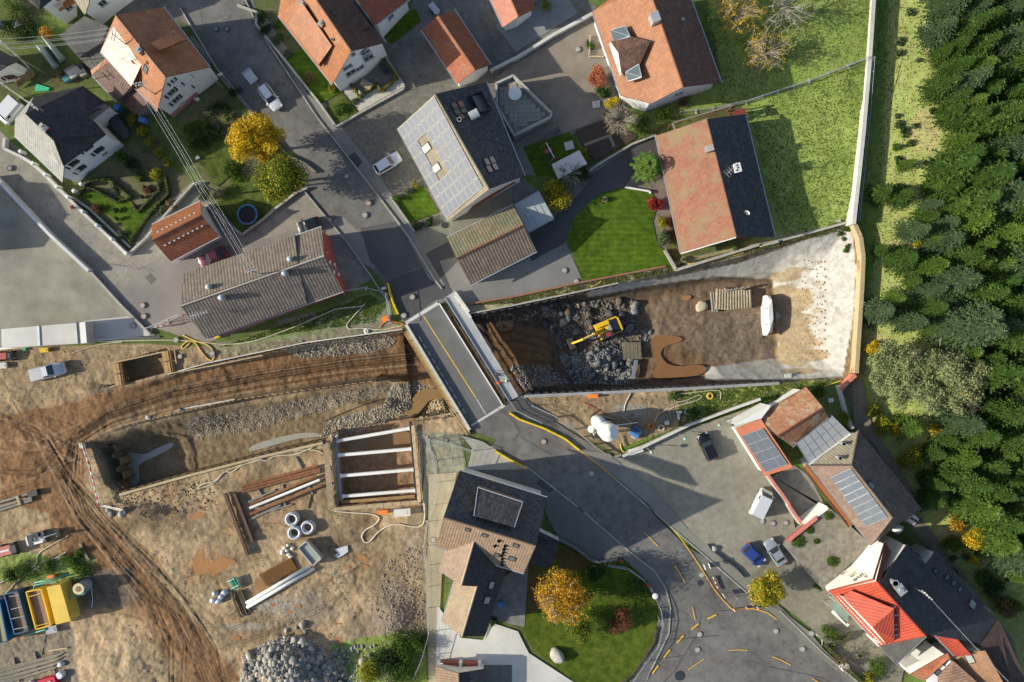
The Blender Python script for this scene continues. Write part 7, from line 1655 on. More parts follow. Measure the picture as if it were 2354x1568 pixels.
# ================================================================ VEHICLES
def paint(name,c,rough=.3,metal=.3):
 m,n,b=_nodes(name);b.inputs['Base Color'].default_value=(*c,1);b.inputs['Roughness'].default_value=rough;b.inputs['Metallic'].default_value=metal;b.inputs['Coat Weight'].default_value=.5;b.inputs['Coat Roughness'].default_value=.08;return m
lamp_w=M('lamp_clear',(.6,.62,.65),.2,0);lamp_r=M('lamp_red',(.4,.01,.01),.3,0)
def car(front,rear,pm,label,style='hatch',w=1.78,zg=None,cat='car',name='parked_car',extras=(),group=None):
 zz=(G((front[0]+rear[0])/2,(front[1]+rear[1])/2).z+.12)if zg is None else zg
 F,B=P(*front,zz+.6),P(*rear,zz+.6);L=(F-B).length;c=(F+B)/2;an=math.atan2(F.y-B.y,F.x-B.x)
 t=thing(name,label,cat,(c.x,c.y,zz),group,an);O=Vector((0,0,0));h=L/2
 roofh={'hatch':1.48,'wagon':1.5,'sedan':1.42,'van':1.95,'pickup':1.75}[style]
 st=[(h,.62,.62),(h*.97,.80,.72),(h*.8,.93,.82),(h*.48,1,.92),(0,1,.95),(-h*.6,1,.97),(-h*.9,.95,.95),(-h*.985,.84,.85),(-h,.72,.7)]
 if style=='van':st=[(h,.7,.75),(h*.96,.86,.95),(h*.85,.96,1.1),(h*.6,1,1.2),(0,1,1.25),(-h*.9,1,1.25),(-h*.985,.96,1.2),(-h,.92,.8)]
 if style=='pickup':st=[(h,.7,.75),(h*.96,.86,.9),(h*.8,.96,1.02),(h*.5,1,1.08),(0,1,1.08),(-h*.25,1,1.02),(-h*.97,.98,1.02),(-h,.94,.95)]
 W2=w/2;vs=[];fs=[];N=8
 for x,ww,tp in st:
  y=W2*ww
  vs+=[(x,-y*.9,.22),(x,-y,.42),(x,-y*1.0,tp*.72),(x,-y*.88,tp),(x,y*.88,tp),(x,y,tp*.72),(x,y,.42),(x,y*.9,.22)]
 for i in range(len(st)-1):
  for k in range(N):a=i*N+k;b=i*N+(k+1)%N;fs.append((a,b,b+N,a+N))
 fs.append(tuple(range(N))[::-1]);fs.append(tuple(range((len(st)-1)*N,len(st)*N)))
 mb=MB();mb.raw(vs,fs);body=mb.build('body',pm,t,True,org=O)
 mod=body.modifiers.new('edge','BEVEL');mod.width=.04;mod.segments=2
 if style=='hatch':cx=(h*.42,h*.12,-h*.72,-h*.93)
 elif style=='wagon':cx=(h*.40,h*.12,-h*.84,-h*.96)
 elif style=='sedan':cx=(h*.40,h*.10,-h*.42,-h*.72)
 elif style=='van':cx=(h*.80,h*.55,-h*.95,-h*.985)
 else:cx=(h*.42,h*.18,-h*.12,-h*.22)
 belt=.93 if style in('hatch','wagon','sedan')else(1.2 if style=='van' else 1.06)
 yb,yt=W2*.87,W2*(.70 if style!='van' else .84)
 a=[(cx[0],-yb,belt-.03),(cx[0],yb,belt-.03),(cx[1],yt,roofh),(cx[1],-yt,roofh),(cx[2],yt,roofh-.03),(cx[2],-yt,roofh-.03),(cx[3],yb*.95,belt),(cx[3],-yb*.95,belt)]
 V3=[Vector(q)for q in a]
 def pan(name,q,m,off=0):
  g=MB();g.poly(q);g.build(name,m,t,org=O)
 def shrink(q,k):c_=sum(q,Vector())/len(q);return[c_+(p-c_)*k for p in q]
 core=MB();core.raw([tuple(v*1)for v in V3],[(0,1,2,3),(3,2,4,5),(5,4,6,7),(1,6,4,2),(0,3,5,7)]);core.build('cabin',pm,t,org=O)
 n1=Vector((.5,0,.8)).normalized()*.012
 pan('windshield',[p+n1 for p in shrink([V3[0],V3[1],V3[2],V3[3]],.9)],carglass)
 pan('rear_window',[p+Vector((-.012,0,.012))for p in shrink([V3[5],V3[4],V3[6],V3[7]],.84)],carglass)
 if style!='van':
  pan('side_window',[p+Vector((0,.014,.008))for p in shrink([V3[1],V3[6],V3[4],V3[2]],.86)],carglass)
  pan('side_window',[p+Vector((0,-.014,.008))for p in shrink([V3[0],V3[3],V3[5],V3[7]],.86)],carglass)
 else:
  for s in(-1,1):g=MB();g.poly([(h*.5,s*(W2*.87),1.3),(h*.2,s*(W2*.87),1.3),(h*.2,s*W2*.845,1.8),(h*.42,s*W2*.845,1.8)]);g.build('side_window',carglass,t,org=O)
 rf=MB();q=shrink([V3[3],V3[2],V3[4],V3[5]],.985);rf.poly([p+Vector((0,0,.02))for p in q]);rf.build('roof',pm,t,org=O)
 for sx in(-1,1):
  for sy in(-1,1):
   wx=h*.62*sx;g=MB();g.tube([(wx,sy*(W2-.24),.33),(wx,sy*(W2-.0),.33)],.33,16);wl=g.build('wheel',tyre,t,org=O)
   g=MB();g.tube([(wx,sy*(W2-.02),.33),(wx,sy*(W2+.015),.33)],.2,10);g.build('rim',steel_grey,wl,org=O)
 for s in(-1,1):
  g=MB();g.box((h*.90,s*W2*.68,.70),(.28,.34,.14),-s*.35);g.build('headlight',lamp_w,t,org=O)
  g=MB();g.box((-h*.965,s*W2*.76,.78),(.14,.26,.2));g.build('tail_light',lamp_r,t,org=O)
  g=MB();g.box((cx[0]*.92,s*(W2+.07),.98 if style!='van' else 1.25),(.16,.2,.13));g.build('wing_mirror',pm,t,org=O)
 if 'rails' in extras:
  for s in(-1,1):g=MB();g.bar((cx[1],s*yt*.95,roofh+.06),(cx[2],s*yt*.95,roofh+.05),.06,.05);g.build('roof_rail',dark_metal,t,org=O)
 if style=='pickup':g=MB();g.box((-h*.61,0,1.04),(h*.74,W2*1.75,.06));g.build('bed_cover',M('bed_cover',(.45,.46,.47),.5,.05),t,org=O)
 return t
wp=paint('paint_white',(.72,.73,.75));sp=paint('paint_silver',(.52,.54,.58),.3,.6);bp=paint('paint_black',(.012,.014,.02));mp=paint('paint_maroon',(.09,.018,.035));blp=paint('paint_blue',(.03,.07,.30))
car(Z('10',268,975),Z('10',115,770),wp,'white estate car with roof rails parked on the street, towing a small trailer','wagon',extras=('rails',))
car(Z('10',1352,1392),Z('10',1128,1530),wp,'white hatchback parked on dark cobbles in front of the solar roofed house','hatch')
car(Z('01',1780,915),Z('01',2015,805),mp,'maroon saloon parked behind the small orange garage','sedan')
car(Z('11',440,610),Z('11',640,545),bp,'black car half hidden behind the long grey brown roof','hatch')
car(Z('02',585,272),Z('02',275,355),sp,'silver pickup truck parked on the muddy site at the left','pickup',w=1.9)
car(Z('22',1825,870),Z('22',1930,1100),bp,'black estate car alone on the upper cobbled yard','wagon')
car((1763,1126),(1734,1186),wp,'white van parked next to the salmon topped wall','van',w=1.95,name='parked_van',cat='van')
car((1751,1295),(1711,1257),blp,'blue hatchback parked left of the silver car','hatch')
car(Z('33',60,300),Z('33',200,515),sp,'silver saloon parked beside the gravel roof','sedan')
car(Z('00',20,1085),Z('00',175,905),wp,'white van cut by the left edge beside the pale grey roof','van',w=2.2,name='parked_van',cat='van')
def axle(t,L,W_,z=.3,r=.28):
 for s in(-1,1):
  g=MB();g.tube([(0,s*(W_/2-.02),r),(0,s*(W_/2+.16),r)],r,14);w_=g.build('wheel',tyre,t,org=Vector((0,0,0)));g=MB();g.tube([(0,s*(W_/2+.15),r),(0,s*(W_/2+.18),r)],r*.55,10);g.build('rim',steel_grey,w_,org=Vector((0,0,0)))
def trailer(c,an,L,W_,label,mat,bars=True):
 p=G(*c);t=thing('trailer',label,'trailer',p,None,an);O=Vector((0,0,0))
 g=MB();g.box((0,0,.62),(L,W_,.08));g.build('bed',mat,t,org=O)
 for a,b in(((-L/2,-W_/2),(L/2,-W_/2)),((L/2,-W_/2),(L/2,W_/2)),((L/2,W_/2),(-L/2,W_/2)),((-L/2,W_/2),(-L/2,-W_/2))):
  g=MB();g.bar((*a,.78),(*b,.78),.06,.36);g.build('side_board',galv,t,org=O)
 for k in range(3):g=MB();g.bar((-L/3+k*L/3,-W_/2,.98),(-L/3+k*L/3,W_/2,.98),.06,.04);g.build('cross_bar',galv,t,org=O)
 g=MB();g.bar((L/2,0,.5),(L/2+.9,0,.5),.08,.08);g.build('drawbar',galv,t,org=O);axle(t,L,W_)
trailer(Z('10',30,700),-.9,2.0,1.3,'small silver trailer standing behind the white estate car',white)
p=G(*Z('00',1072,1130));t=thing('covered_trailer','long dark covered trailer on the shaded drive beside the yellow green bush row','trailer',p,None,-.98)
g=MB();n_=12
prof=[(-2.2,.25),(-2.0,.75),(-1.2,.95),(0,1.0),(1.3,.9),(2.0,.6),(2.3,.15)];vs2=[]
for x,ww in prof:
 for k in range(n_):a_=math.pi*k/(n_-1);vs2.append((x,math.cos(a_)*ww,.5+math.sin(a_)*.7*ww))
fs2=[(i*n_+k,i*n_+k+1,(i+1)*n_+k+1,(i+1)*n_+k)for i in range(len(prof)-1)for k in range(n_-1)]
g.raw(vs2,fs2);g.build('cover',M('tarp_dark',(.05,.065,.065),.6,.1),t,True,org=Vector((0,0,0)));g=MB();g.box((0,0,.42),(3.8,1.5,.12));g.build('chassis',dark_metal,t,org=Vector((0,0,0)));axle(t,4,1.5)
p=G(*Z('10',1665,100));t=thing('garden_cart','small silver lidded cart behind the red garage','cart',p,None,-.9)
g=MB();g.prism([(-.9,-.4),(.7,-.45),(1.0,0),(.7,.45),(-.9,.4)],.4,.95);g.build('tub',galv,t,org=Vector((0,0,0)));axle(t,2,.9);g=MB();g.bar((-.9,0,.6),(-1.6,.3,.8),.06,.06);g.build('handle',dark_metal,t,org=Vector((0,0,0)))
def excavator(center,fwd,zz,label,pm,blk,scale=1.,reach=1.,name='excavator',stick_down=True):
 scale*=.93;p=P(*center,zz+1.6*scale);t=thing(name,label,'excavator',(p.x,p.y,zz),None,fwd);t.scale=(scale,)*3;O=Vector((0,0,0))
 for s in(-1,1):
  g=MB();q=[(-2.1,.25),(-1.9,.0),(1.9,.0),(2.15,.25),(2.15,.6),(1.9,.85),(-1.9,.85),(-2.15,.6)]
  vs_=[(x,s*1.15-.28,z)for x,z in q]+[(x,s*1.15+.28,z)for x,z in q];n=len(q)
  g.raw(vs_,[tuple(range(n)),tuple(range(2*n-1,n-1,-1))]+[(i,(i+1)%n,n+(i+1)%n,n+i)for i in range(n)])
  tr=g.build('track',M('track_mud',(.14,.10,.065),.9,.3,3),t,org=O)
  me=None
  for k in range(16):
   if me is None:b_=MB();b_.box((0,0,0),(.16,.6,.06));o=b_.build('track_shoe',dark_metal,tr,org=O);me=o.data
   else:o=link('track_shoe',me,tr)
   o.location=(-1.85+k*.247,s*1.15,.88)
 g=MB();g.box((0,0,.65),(2.0,1.9,.4));g.cyl((0,0),.8,.8,1.05,20);g.build('undercarriage',dark_metal,t,org=O)
 g=MB();g.prism([(-2.0,-1.0),(-2.25,-.6),(-2.25,.6),(-2.0,1.0),(-1.7,1.3),(1.5,1.3),(1.5,.3),(.2,.3),(.2,-.3),(1.6,-.3),(1.7,-1.3),(-1.7,-1.3)],1.05,1.75);g.build('upper_frame',pm,t,org=O)
 g=MB();g.prism([(-2.3,-.95),(-1.95,-1.3),(-1.95,1.3),(-2.3,.95)],1.1,2.25);g.build('counterweight',pm,t,org=O)
 g=MB();g.box((-1.3,0,2.05),(1.15,2.15,.5));g.build('engine_hood',blk,t,org=O)
 g=MB();g.box((.45,-.95,2.0),(2.2,.6,.45));g.box((1.45,-.95,1.95),(.3,.5,.5));g.build('side_hood',pm,t,org=O)
 g=MB();g.box((-.45,.1,1.95),(.5,.8,.3));g.cyl((-.4,-.5),.09,2.1,2.7,8);g.build('exhaust',galv,t,org=O)
 g=MB();g.prism([(-.55,.42),(1.15,.42),(1.3,.6),(1.3,1.2),(1.15,1.34),(-.55,1.34)],1.75,2.95);cb=g.build('cab',dark_metal,t,org=O)
 for q in([(1.22,.52,2.0),(1.31,.6,2.0),(1.31,1.2,2.0),(1.31,1.2,2.85),(1.31,.6,2.85)],):g=MB();g.poly([(1.31,.62,1.95),(1.31,1.18,1.95),(1.31,1.18,2.85),(1.31,.62,2.85)]);g.build('windshield',carglass,cb,org=O)
 g=MB();g.poly([(-.4,1.35,2.0),(1.1,1.35,2.0),(1.1,1.35,2.85),(-.4,1.35,2.85)]);g.build('side_window',carglass,cb,org=O)
 g=MB();g.prism([(-.2,.6),(.6,.6),(.6,1.15),(-.2,1.15)],2.95,2.99);g.build('roof_hatch',M('hatch_red',(.35,.04,.04),.5,.1)if scale>.8 else glass,cb,org=O)
 Rr=reach;g=MB();a,m,e=Vector((.7,0,1.7)),Vector((2.4*Rr,0,3.5)),Vector((4.6*Rr,0,2.9))
 for x,y,w0 in((a,m,.5),(m,e,.42)):g.bar(x,y,w0*.8,w0)
 g.build('boom',pm,t,org=O);f=Vector((5.9*Rr,0,.9));g=MB();g.bar(e+Vector((-.5,0,.45)),f,.3,.38);g.build('stick',pm,t,org=O)
 for s in(-1,1):g=MB();g.tube([Vector((1.3,s*.25,1.5)),Vector((2.5*Rr,s*.25,2.9))],.08,8);g.build('boom_cylinder',steel_grey,t,org=O)
 g=MB();g.tube([m+Vector((.2,0,.35)),e+Vector((-.4,0,.65))],.08,8);g.build('stick_cylinder',steel_grey,t,org=O)
 bw=.85;q=[(5.5*Rr,.9),(6.1*Rr,.95),(6.5*Rr,.5),(6.4*Rr,.05),(5.9*Rr,-.0),(5.6*Rr,.2)]
 g=MB();vs_=[(x,-bw,z)for x,z in q]+[(x,bw,z)for x,z in q];n=len(q);g.raw(vs_,[tuple(range(n)),tuple(range(2*n-1,n-1,-1))]+[(i,(i+1)%n,n+(i+1)%n,n+i)for i in range(n-1)])
 g.build('bucket',M('bucket_steel',(.33,.26,.18),.7,.2,3),t,org=O)
 return t
excavator((1394,756),math.atan2(-.39,-.92),FE+.25,'yellow tracked excavator digging in the dark pit',yellow,M('hood_black',(.015,.018,.03),.4,.05))
excavator(Z('03',330,285),.25,.05,'white compact excavator on the left side of the site',white,dark_metal,.62,.75)
p=G(*Z('03',80,380));t=thing('dumper','faded red dumper left of the white compact excavator','dumper',p,None,.22);O=Vector((0,0,0))
g=MB();g.prism([(-1.0,-.65),(.9,-.65),(.9,.65),(-1.0,.65)],.5,1.0);g.build('skip',M('red_faded',(.55,.16,.13),.6,.1),t,org=O);g=MB();g.bar((-.9,0,1.04),(.7,0,1.04),.25,.06);g.build('rib',galv,t,org=O)
g=MB();g.box((1.3,0,.8),(.8,1.1,.7));g.build('engine_cover',dark_metal,t,org=O)
for x in(-.5,1.2):
 for s in(-1,1):g=MB();g.tube([(x,s*.6,.35),(x,s*.85,.35)],.35,14);g.build('wheel',tyre,t,org=O)
p=G(*Z('02',85,175));t=thing('tractor','small red and blue machine on the left edge above the pickup','tractor',p,None,.05)
g=MB();g.box((-.4,0,.8),(1.3,.9,.8));g.build('hood',M('red_dull',(.35,.06,.05),.5,.1),t,org=O);g=MB();g.box((-1.2,0,.7),(.5,.8,.6));g.build('tank',bluep,t,org=O);g=MB();g.box((.3,0,.75),(.5,.7,.5));g.build('seat',galv,t,org=O)
for x,r_ in((.75,.42),(-1.0,.3)):
 for s in(-1,1):g=MB();g.tube([(x,s*.45,r_),(x,s*.7,r_)],r_,14);g.build('wheel',tyre,t,org=O)
# ================================================================ PEOPLE
def person(px,zz,facing,jacket,trousers,hat,label,pose='stand',tool=False):
 p=P(*px,zz+1.4);t=thing('person',label,'person',(p.x,p.y,zz),None,facing)
 J=dict(pel=(0,0,.95),waist=(0,0,1.1),chest=(.03,0,1.35),neck=(.03,0,1.5),head=(.05,0,1.63),crown=(.05,0,1.76))
 E=[('pel','waist'),('waist','chest'),('chest','neck'),('neck','head'),('head','crown')];RD=dict(pel=.15,waist=.14,chest=.17,neck=.06,head=.10,crown=.07)
 fw=.28 if pose=='walk' else .08
 for s,nm in((1,'l'),(-1,'r')):
  up=.45 if(pose=='point' and s==1)else 0
  J.update({nm+'sh':(.02,.2*s,1.42),nm+'el':(.02+up*.6,.27*s+.05*s,1.17+up*.5),nm+'wr':(.22+up,.27*s,.98+up),nm+'ha':(.30+up,.27*s,.94+up),nm+'hip':(0,.1*s,.9),nm+'kn':(.05+fw*s*.5,.11*s,.5),nm+'an':(fw*s-.05,.11*s,.09),nm+'to':(fw*s+.16,.13*s,.05)})
  E+=[('chest',nm+'sh'),(nm+'sh',nm+'el'),(nm+'el',nm+'wr'),(nm+'wr',nm+'ha'),('pel',nm+'hip'),(nm+'hip',nm+'kn'),(nm+'kn',nm+'an'),(nm+'an',nm+'to')]
  RD.update({nm+'sh':.075,nm+'el':.055,nm+'wr':.04,nm+'ha':.045,nm+'hip':.10,nm+'kn':.07,nm+'an':.05,nm+'to':.04})
  for k in range(4):
   f=f'{nm}f{k}';J[f]=(J[nm+'ha'][0]+.075-.008*abs(k-1.5),J[nm+'ha'][1]+(k-1.5)*.02,J[nm+'ha'][2]-.03);E.append((nm+'ha',f));RD[f]=.009
  J[nm+'th']=(J[nm+'ha'][0]+.02,J[nm+'ha'][1]-.05*s,J[nm+'ha'][2]);E.append((nm+'ha',nm+'th'));RD[nm+'th']=.01
 keys=list(J);me=bpy.data.meshes.new('body');me.from_pydata([J[k]for k in keys],[(keys.index(a),keys.index(b))for a,b in E],[])
 o=bpy.data.objects.new('tmp',me);COL.objects.link(o);o.modifiers.new('s','SKIN');sv=me.skin_vertices[0].data
 for k,key in enumerate(keys):sv[k].radius=(RD[key],)*2
 sv[0].use_root=True;sd=o.modifiers.new('d','SUBSURF');sd.levels=1;sd.render_levels=1
 dg=bpy.context.evaluated_depsgraph_get();m2=bpy.data.meshes.new_from_object(o.evaluated_get(dg));bpy.data.objects.remove(o)
 skin=M('skin',(.55,.33,.24),.6,.05);m2.materials.clear()
 for m_ in(skin,jacket,trousers,black):m2.materials.append(m_)
 for f in m2.polygons:
  c=f.center;f.use_smooth=True
  f.material_index=3 if c.z<.12 else 2 if c.z<.98 and abs(c.y)<.24 and c.x<.18 else 1 if c.z<1.5 and c.x<.24+(.5 if pose=='point' else 0)else 0
 link('body',m2,t)
 h_=MB();h_.lathe((.05,0,1.66),[(.125,0),(.13,.04),(.115,.1),(.07,.145),(.01,.16)],14);h_.build('helmet' if hat[1]else 'hair',hat[0],t,True,org=Vector((0,0,0)))
 if hat[1]:g=MB();g.box((.15,0,1.67),(.12,.18,.015));g.build('helmet_peak',hat[0],t,org=Vector((0,0,0)))
 return t
vis_o=M('vest_orange',(.85,.12,.02),.7,.05);vis_y=M('vest_green',(.45,.7,.08),.7,.05);drk=M('cloth_dark',(.02,.025,.04),.9,.1);hat_w=M('helmet_white',(.75,.75,.75),.4,0);hat_r=M('helmet_red',(.65,.05,.03),.4,0);jred=M('jacket_red',(.5,.03,.03),.8,.1)
person(Z('BB',1345,1110),.35,2.2,drk,drk,(M('hair_dark',(.03,.02,.015),.8,0),0),'person in dark clothes walking on the footbridge','walk')
person(Z('BB',1355,1205),.35,1.9,vis_o,drk,(hat_r,1),'person in orange high visibility jacket on the footbridge','stand')
person(Z('BB',1438,1180),.35,2.6,vis_y,drk,(hat_w,1),'person with white helmet and green vest at the footbridge edge','point')
person(Z('01',640,415),.03,2.9,jred,drk,(M('hair_red',(.3,.1,.05),.8,0),0),'person in red jacket on the tan lane beside the garden wall','walk')
c=P(*Z('BB',1330,1080),.35+.8);mb=MB()
for k in range(3):a_=k*2.09+.4;mb.tube([(c.x,c.y,1.75),(c.x+.45*math.cos(a_),c.y+.45*math.sin(a_),.36)],.03,5)
mb.box((c.x,c.y,1.85),(.2,.16,.2));solo('tripod',mb,dark_metal,'black surveying tripod beside the person in dark clothes','tripod')
# ================================================================ SITE OBJECTS
def lidbox(name,px,size,z,mat,label,cat,rz=.25,lid=None):
 p=G(*px);t=thing(name,label,cat,p,None,rz);O=Vector((0,0,0));g=MB();g.box((0,0,size[2]/2),size);g.build('body',mat,t,org=O)
 g=MB();g.box((0,0,size[2]+.03),(size[0]+.06,size[1]+.06,.06));g.box((size[0]*.3,0,size[2]+.08),(.08,size[1]*.5,.05));g.build('lid',lid or mat,t,org=O);return t
def crate3d(name,q_top,h,mat,label,cat,base=0,ribs=0,open_=False,inner=None,zt=None,ribside=0):
 w=[P(x,y,base+h)for x,y in q_top];c=sum(w,Vector())/4;t=thing(name,label,cat,(c.x,c.y,base));
 if not open_:
  g=MB();g.prism([(p.x,p.y)for p in w],base,base+h);g.build('body',mat,t)
  for k in range(ribs):
   t0=(k+.5)/ribs;g=MB();a_,b_=w[0].lerp(w[3],t0),w[1].lerp(w[2],t0);g.bar(a_+Vector((0,0,.03)),b_+Vector((0,0,.03)),(w[3]-w[0]).length/ribs*.5,.07);g.build('roof_rib',mat,t)
  n=max(4,ribside)
  for(a_,b_)in((w[1],w[2]),(w[2],w[3])):
   for k in range(n):
    t0=(k+.5)/n;q=a_.lerp(b_,t0);out=(q-c);out.z=0;out.normalize();g=MB();g.bar((q.x+out.x*.03,q.y+out.y*.03,base+.1),(q.x+out.x*.03,q.y+out.y*.03,base+h-.05),.12,.07);g.build('wall_rib',mat,t)
 else:
  for a_,b_ in zip(w,w[1:]+w[:1]):
   g=MB();g.bar((a_.x,a_.y,base+h/2),(b_.x,b_.y,base+h/2),.1,h);g.build('side_wall',mat,t)
   g=MB();g.bar((a_.x,a_.y,base+h),(b_.x,b_.y,base+h),.16,.12);g.build('rim',mat,t)
  g=MB();g.prism([(p.x,p.y)for p in w],base+.05,base+h*.8);g.build('contents',inner or BRNM,t)
 return t
BRNM=M('muddy_water',(.30,.19,.10),.35,.15,.8)
yel2=M('container_yellow',(.78,.56,.10),.5,.08,1)
crate3d('container',ZZ('CO',708,122,918,80,1075,630,850,688),2.6,yel2,'yellow ribbed container beside the settling tanks','container',ribs=20,ribside=20)
crate3d('settling_tank',ZZ('CO',398,195,625,150,772,706,548,765),2.0,M('tank_yellow',(.80,.50,.03),.45,.08),'open yellow settling tank filled with brown water','tank',open_=True)
crate3d('settling_tank',ZZ('CO',66,232,268,190,430,785,222,838),2.0,bluep,'open blue settling tank filled with brown water','tank',open_=True)
crate3d('settling_tank',ZZ('CO',-230,340,-10,340,112,950,-120,1000),2.2,M('tank_blue2',(.02,.13,.28),.5,.2),'blue tank cut by the left edge of the photo','tank',open_=True,inner=M('tank_olive',(.35,.32,.18),.5,.1))
for a in((440,268,630,218),(550,715,745,665),(140,265,290,240),(170,460,330,420),(180,605,375,560),(215,765,420,720)):
 mb=MB();mb.bar(P(*Z('CO',a[0],a[1]),2.05),P(*Z('CO',a[2],a[3]),2.05),.08,.08);solo('tank_strut',mb,yel2 if a[0]in(440,550)else steel_grey,{440:'upper yellow strut across the yellow tank',550:'lower yellow strut across the yellow tank',140:'topmost steel strut across the blue tank',170:'second steel strut across the blue tank',180:'third steel strut across the blue tank',215:'lowest steel strut across the blue tank'}[a[0]],'strut')
c=P(*Z('CO',1195,150),2.3);mb=MB();t=thing('water_tank','upright round tank with cream rim and brown opening next to the yellow container','tank',(c.x,c.y,0))
g=MB();g.lathe((c.x,c.y,0),[(.75,0),(.78,2.2),(.72,2.3)],24);g.build('barrel',M('tank_grey',(.34,.34,.37),.5,.05),t)
g=MB();g.cyl((c.x,c.y),.78,2.3,2.36,24);g.build('rim',M('tank_cream',(.62,.55,.33),.6,.05),t);g=MB();g.cyl((c.x,c.y),.4,2.36,2.38,20);g.build('opening',BRNM,t)
def run(name,pts,r,mat,label,cat,z=.15,n=6,abs_z=None,sm_=0):
 q=pts
 for _ in range(sm_):
  o=[q[0]]
  for a,b in zip(q[:-1],q[1:]):o+=[(a[0]*.75+b[0]*.25,a[1]*.75+b[1]*.25),(a[0]*.25+b[0]*.75,a[1]*.25+b[1]*.75)]
  q=o+[q[-1]]
 w=[G(x,y,z)for x,y in q]if abs_z is None else[P(x,y,abs_z)for x,y in q]
 mb=MB();mb.tube(w,r,n);return solo(name,mb,mat,label,cat,smooth=True)
for i,(q,l)in enumerate(((ZZ('CO',515,155,520,100,850,25,890,60),'turquoise pipe bridging yellow tank and container'),(ZZ('CO',530,55,700,20,1050,-70),'turquoise pipe behind the yellow container'),(ZZ('CO',355,858,690,775,685,740),'turquoise outlet pipe below the yellow tank'),(ZZ('CO',1040,300,1095,290,1080,165,1130,155),'turquoise pipe between container and round tank'),(ZZ('CO',1130,270,1280,225,1370,130),'turquoise pipe curving round the round tank'),(ZZ('CO',-20,320,95,300,175,180),'turquoise pipe left of the blue tank'))):
 run('pipe',q,.1,M('pipe_turq%d'%i,(.08,.42,.34),.5,.05),l,'pipe',abs_z=1.7 if i in(0,3,4)else .8)
run('cable',ZZ('CO',1395,65,1420,320,1405,430),.05,white,'white pipe standing off the round tank','pipe')
sb=thing('steel_bars','bundle of long parallel steel bars on timber sleepers at the bottom left','steel bars',G(*Z('CO',500,1330)))
for k in range(15):
 o=k*17;a_,b_=Z('CO',-120,1385+o*1.05+(k%3)*4),Z('CO',990-(k%4)*25-k*5,1110+o*.95);mb=MB();mb.tube([G(*a_,.28),G(*b_,.28)],.075,6);mb.build('bar',M('bar_steel',(.24,.225,.18),.6,.2,metal=.3)if k==0 else bpy.data.materials['bar_steel'],sb)
for a in((210,1190,235,1300),(530,1100,560,1220),(280,1410,300,1560),(590,1330,560,1440),(800,1300,850,1450)):mb=MB();mb.bar(G(*Z('CO',a[0],a[1]),.12),G(*Z('CO',a[2],a[3]),.12),.2,.2);mb.build('sleeper',wood_grey,sb)
mb=MB();mb.bar(G(*Z('CO',750,1080),.15),G(*Z('CO',1035,1042),.15),.22,.15);solo('timber_beam',mb,wood_pale,'single pale beam lying above the steel bars','timber')
mb=MB();mb.bar(G(*Z('CO',690,860),.1),G(*Z('CO',635,1150),.1),.1,.1);solo('timber_beam',mb,wood_grey,'long thin grey beam between tank outlet and steel bars','timber')
t=lidbox('container',Z('CO',800,1520),(2.3,1.2,1.3),0,M('box_red',(.55,.02,.06),.5,.05),'crimson tool box cut by the bottom edge','tool box',.25)
g=MB();g.box((.35,0,1.4),(.35,.35,.04));g.build('label_plate',white,t,org=Vector((0,0,0)))
c=G(*Z('CO',960,1430));mb=MB();mb.lathe(c,[(.42,0),(.5,.15),(.5,.9),(.4,1.0)],12);solo('cable_drum',mb,M('drum_white',(.7,.7,.74),.6,.05),'white octagonal drum beside the steel bars','drum')
for i,(x,y)in enumerate(((950,1285),(500,1560))):
 c=G(*Z('CO',x,y));v,f=RB[i];o=link('cement_bag',mesh_np('cement_bag',v*np.array([.65,.5,.5]),f,M('bag_white%d'%i,(.62,.62,.64),.7,.15,4),True));o.location=c+Vector((0,0,.35));tag(o,['white sack at the right end of the steel bars','white sack at the bottom edge left of the tool box'][i],'sack')
st_=thing('pipe_stack','three long rusty pipes lying on cross timbers left of the strutted pit','pipes',G(*Z('12',300,1250)))
for k,a in enumerate(((-60,1340,615,1160),(-60,1365,640,1182),(-60,1390,642,1205))):mb=MB();mb.tube([P(*Z('12',a[0]+k*4,a[1]),.5),P(*Z('12',a[2],a[3]),.5)],.2,10);mb.build('pipe',steel_rust,st_)
st_=thing('pipe_stack','one white pipe between rusty pipes on cross timbers','pipes',G(*Z('12',350,1400)))
for a,m_ in(((15,1500,610,1250),steel_rust),((10,1535,635,1282),white),((15,1590,660,1328),steel_rust)):mb=MB();mb.tube([P(*Z('12',a[0],a[1]),.5),P(*Z('12',a[2],a[3]),.5)],.2,10);mb.build('pipe',m_,st_)
for a in((90,1370,130,1440),(300,1325,330,1420),(540,1340,575,1410),(225,1500,235,1560),(320,1460,330,1520),(0,1480,240,1370),(180,1560,390,1500)):mb=MB();mb.bar(G(*Z('12',a[0],a[1]),.12),G(*Z('12',a[2],a[3]),.12),.22,.22);mb.build('sleeper',wood_grey,st_)
mb=MB();mb.bar(G(*Z('13',0,120),.15),G(*Z('13',290,-20),.15),.3,.25);solo('timber_beam',mb,wood_grey,'grey beam below the mixed pipe stack','timber')
mb=MB();mb.bar(G(*Z('12',420,1075),.1),G(*Z('12',475,1178),.1),.2,.15);solo('timber_beam',mb,wood_grey,'short grey beam above the rusty pipes','timber')
mb=MB();mb.bar(G(*Z('12',555,1415),.1),G(*Z('12',525,1535),.1),.2,.15);solo('timber_beam',mb,wood,'short brown beam right of the mixed pipes','timber')
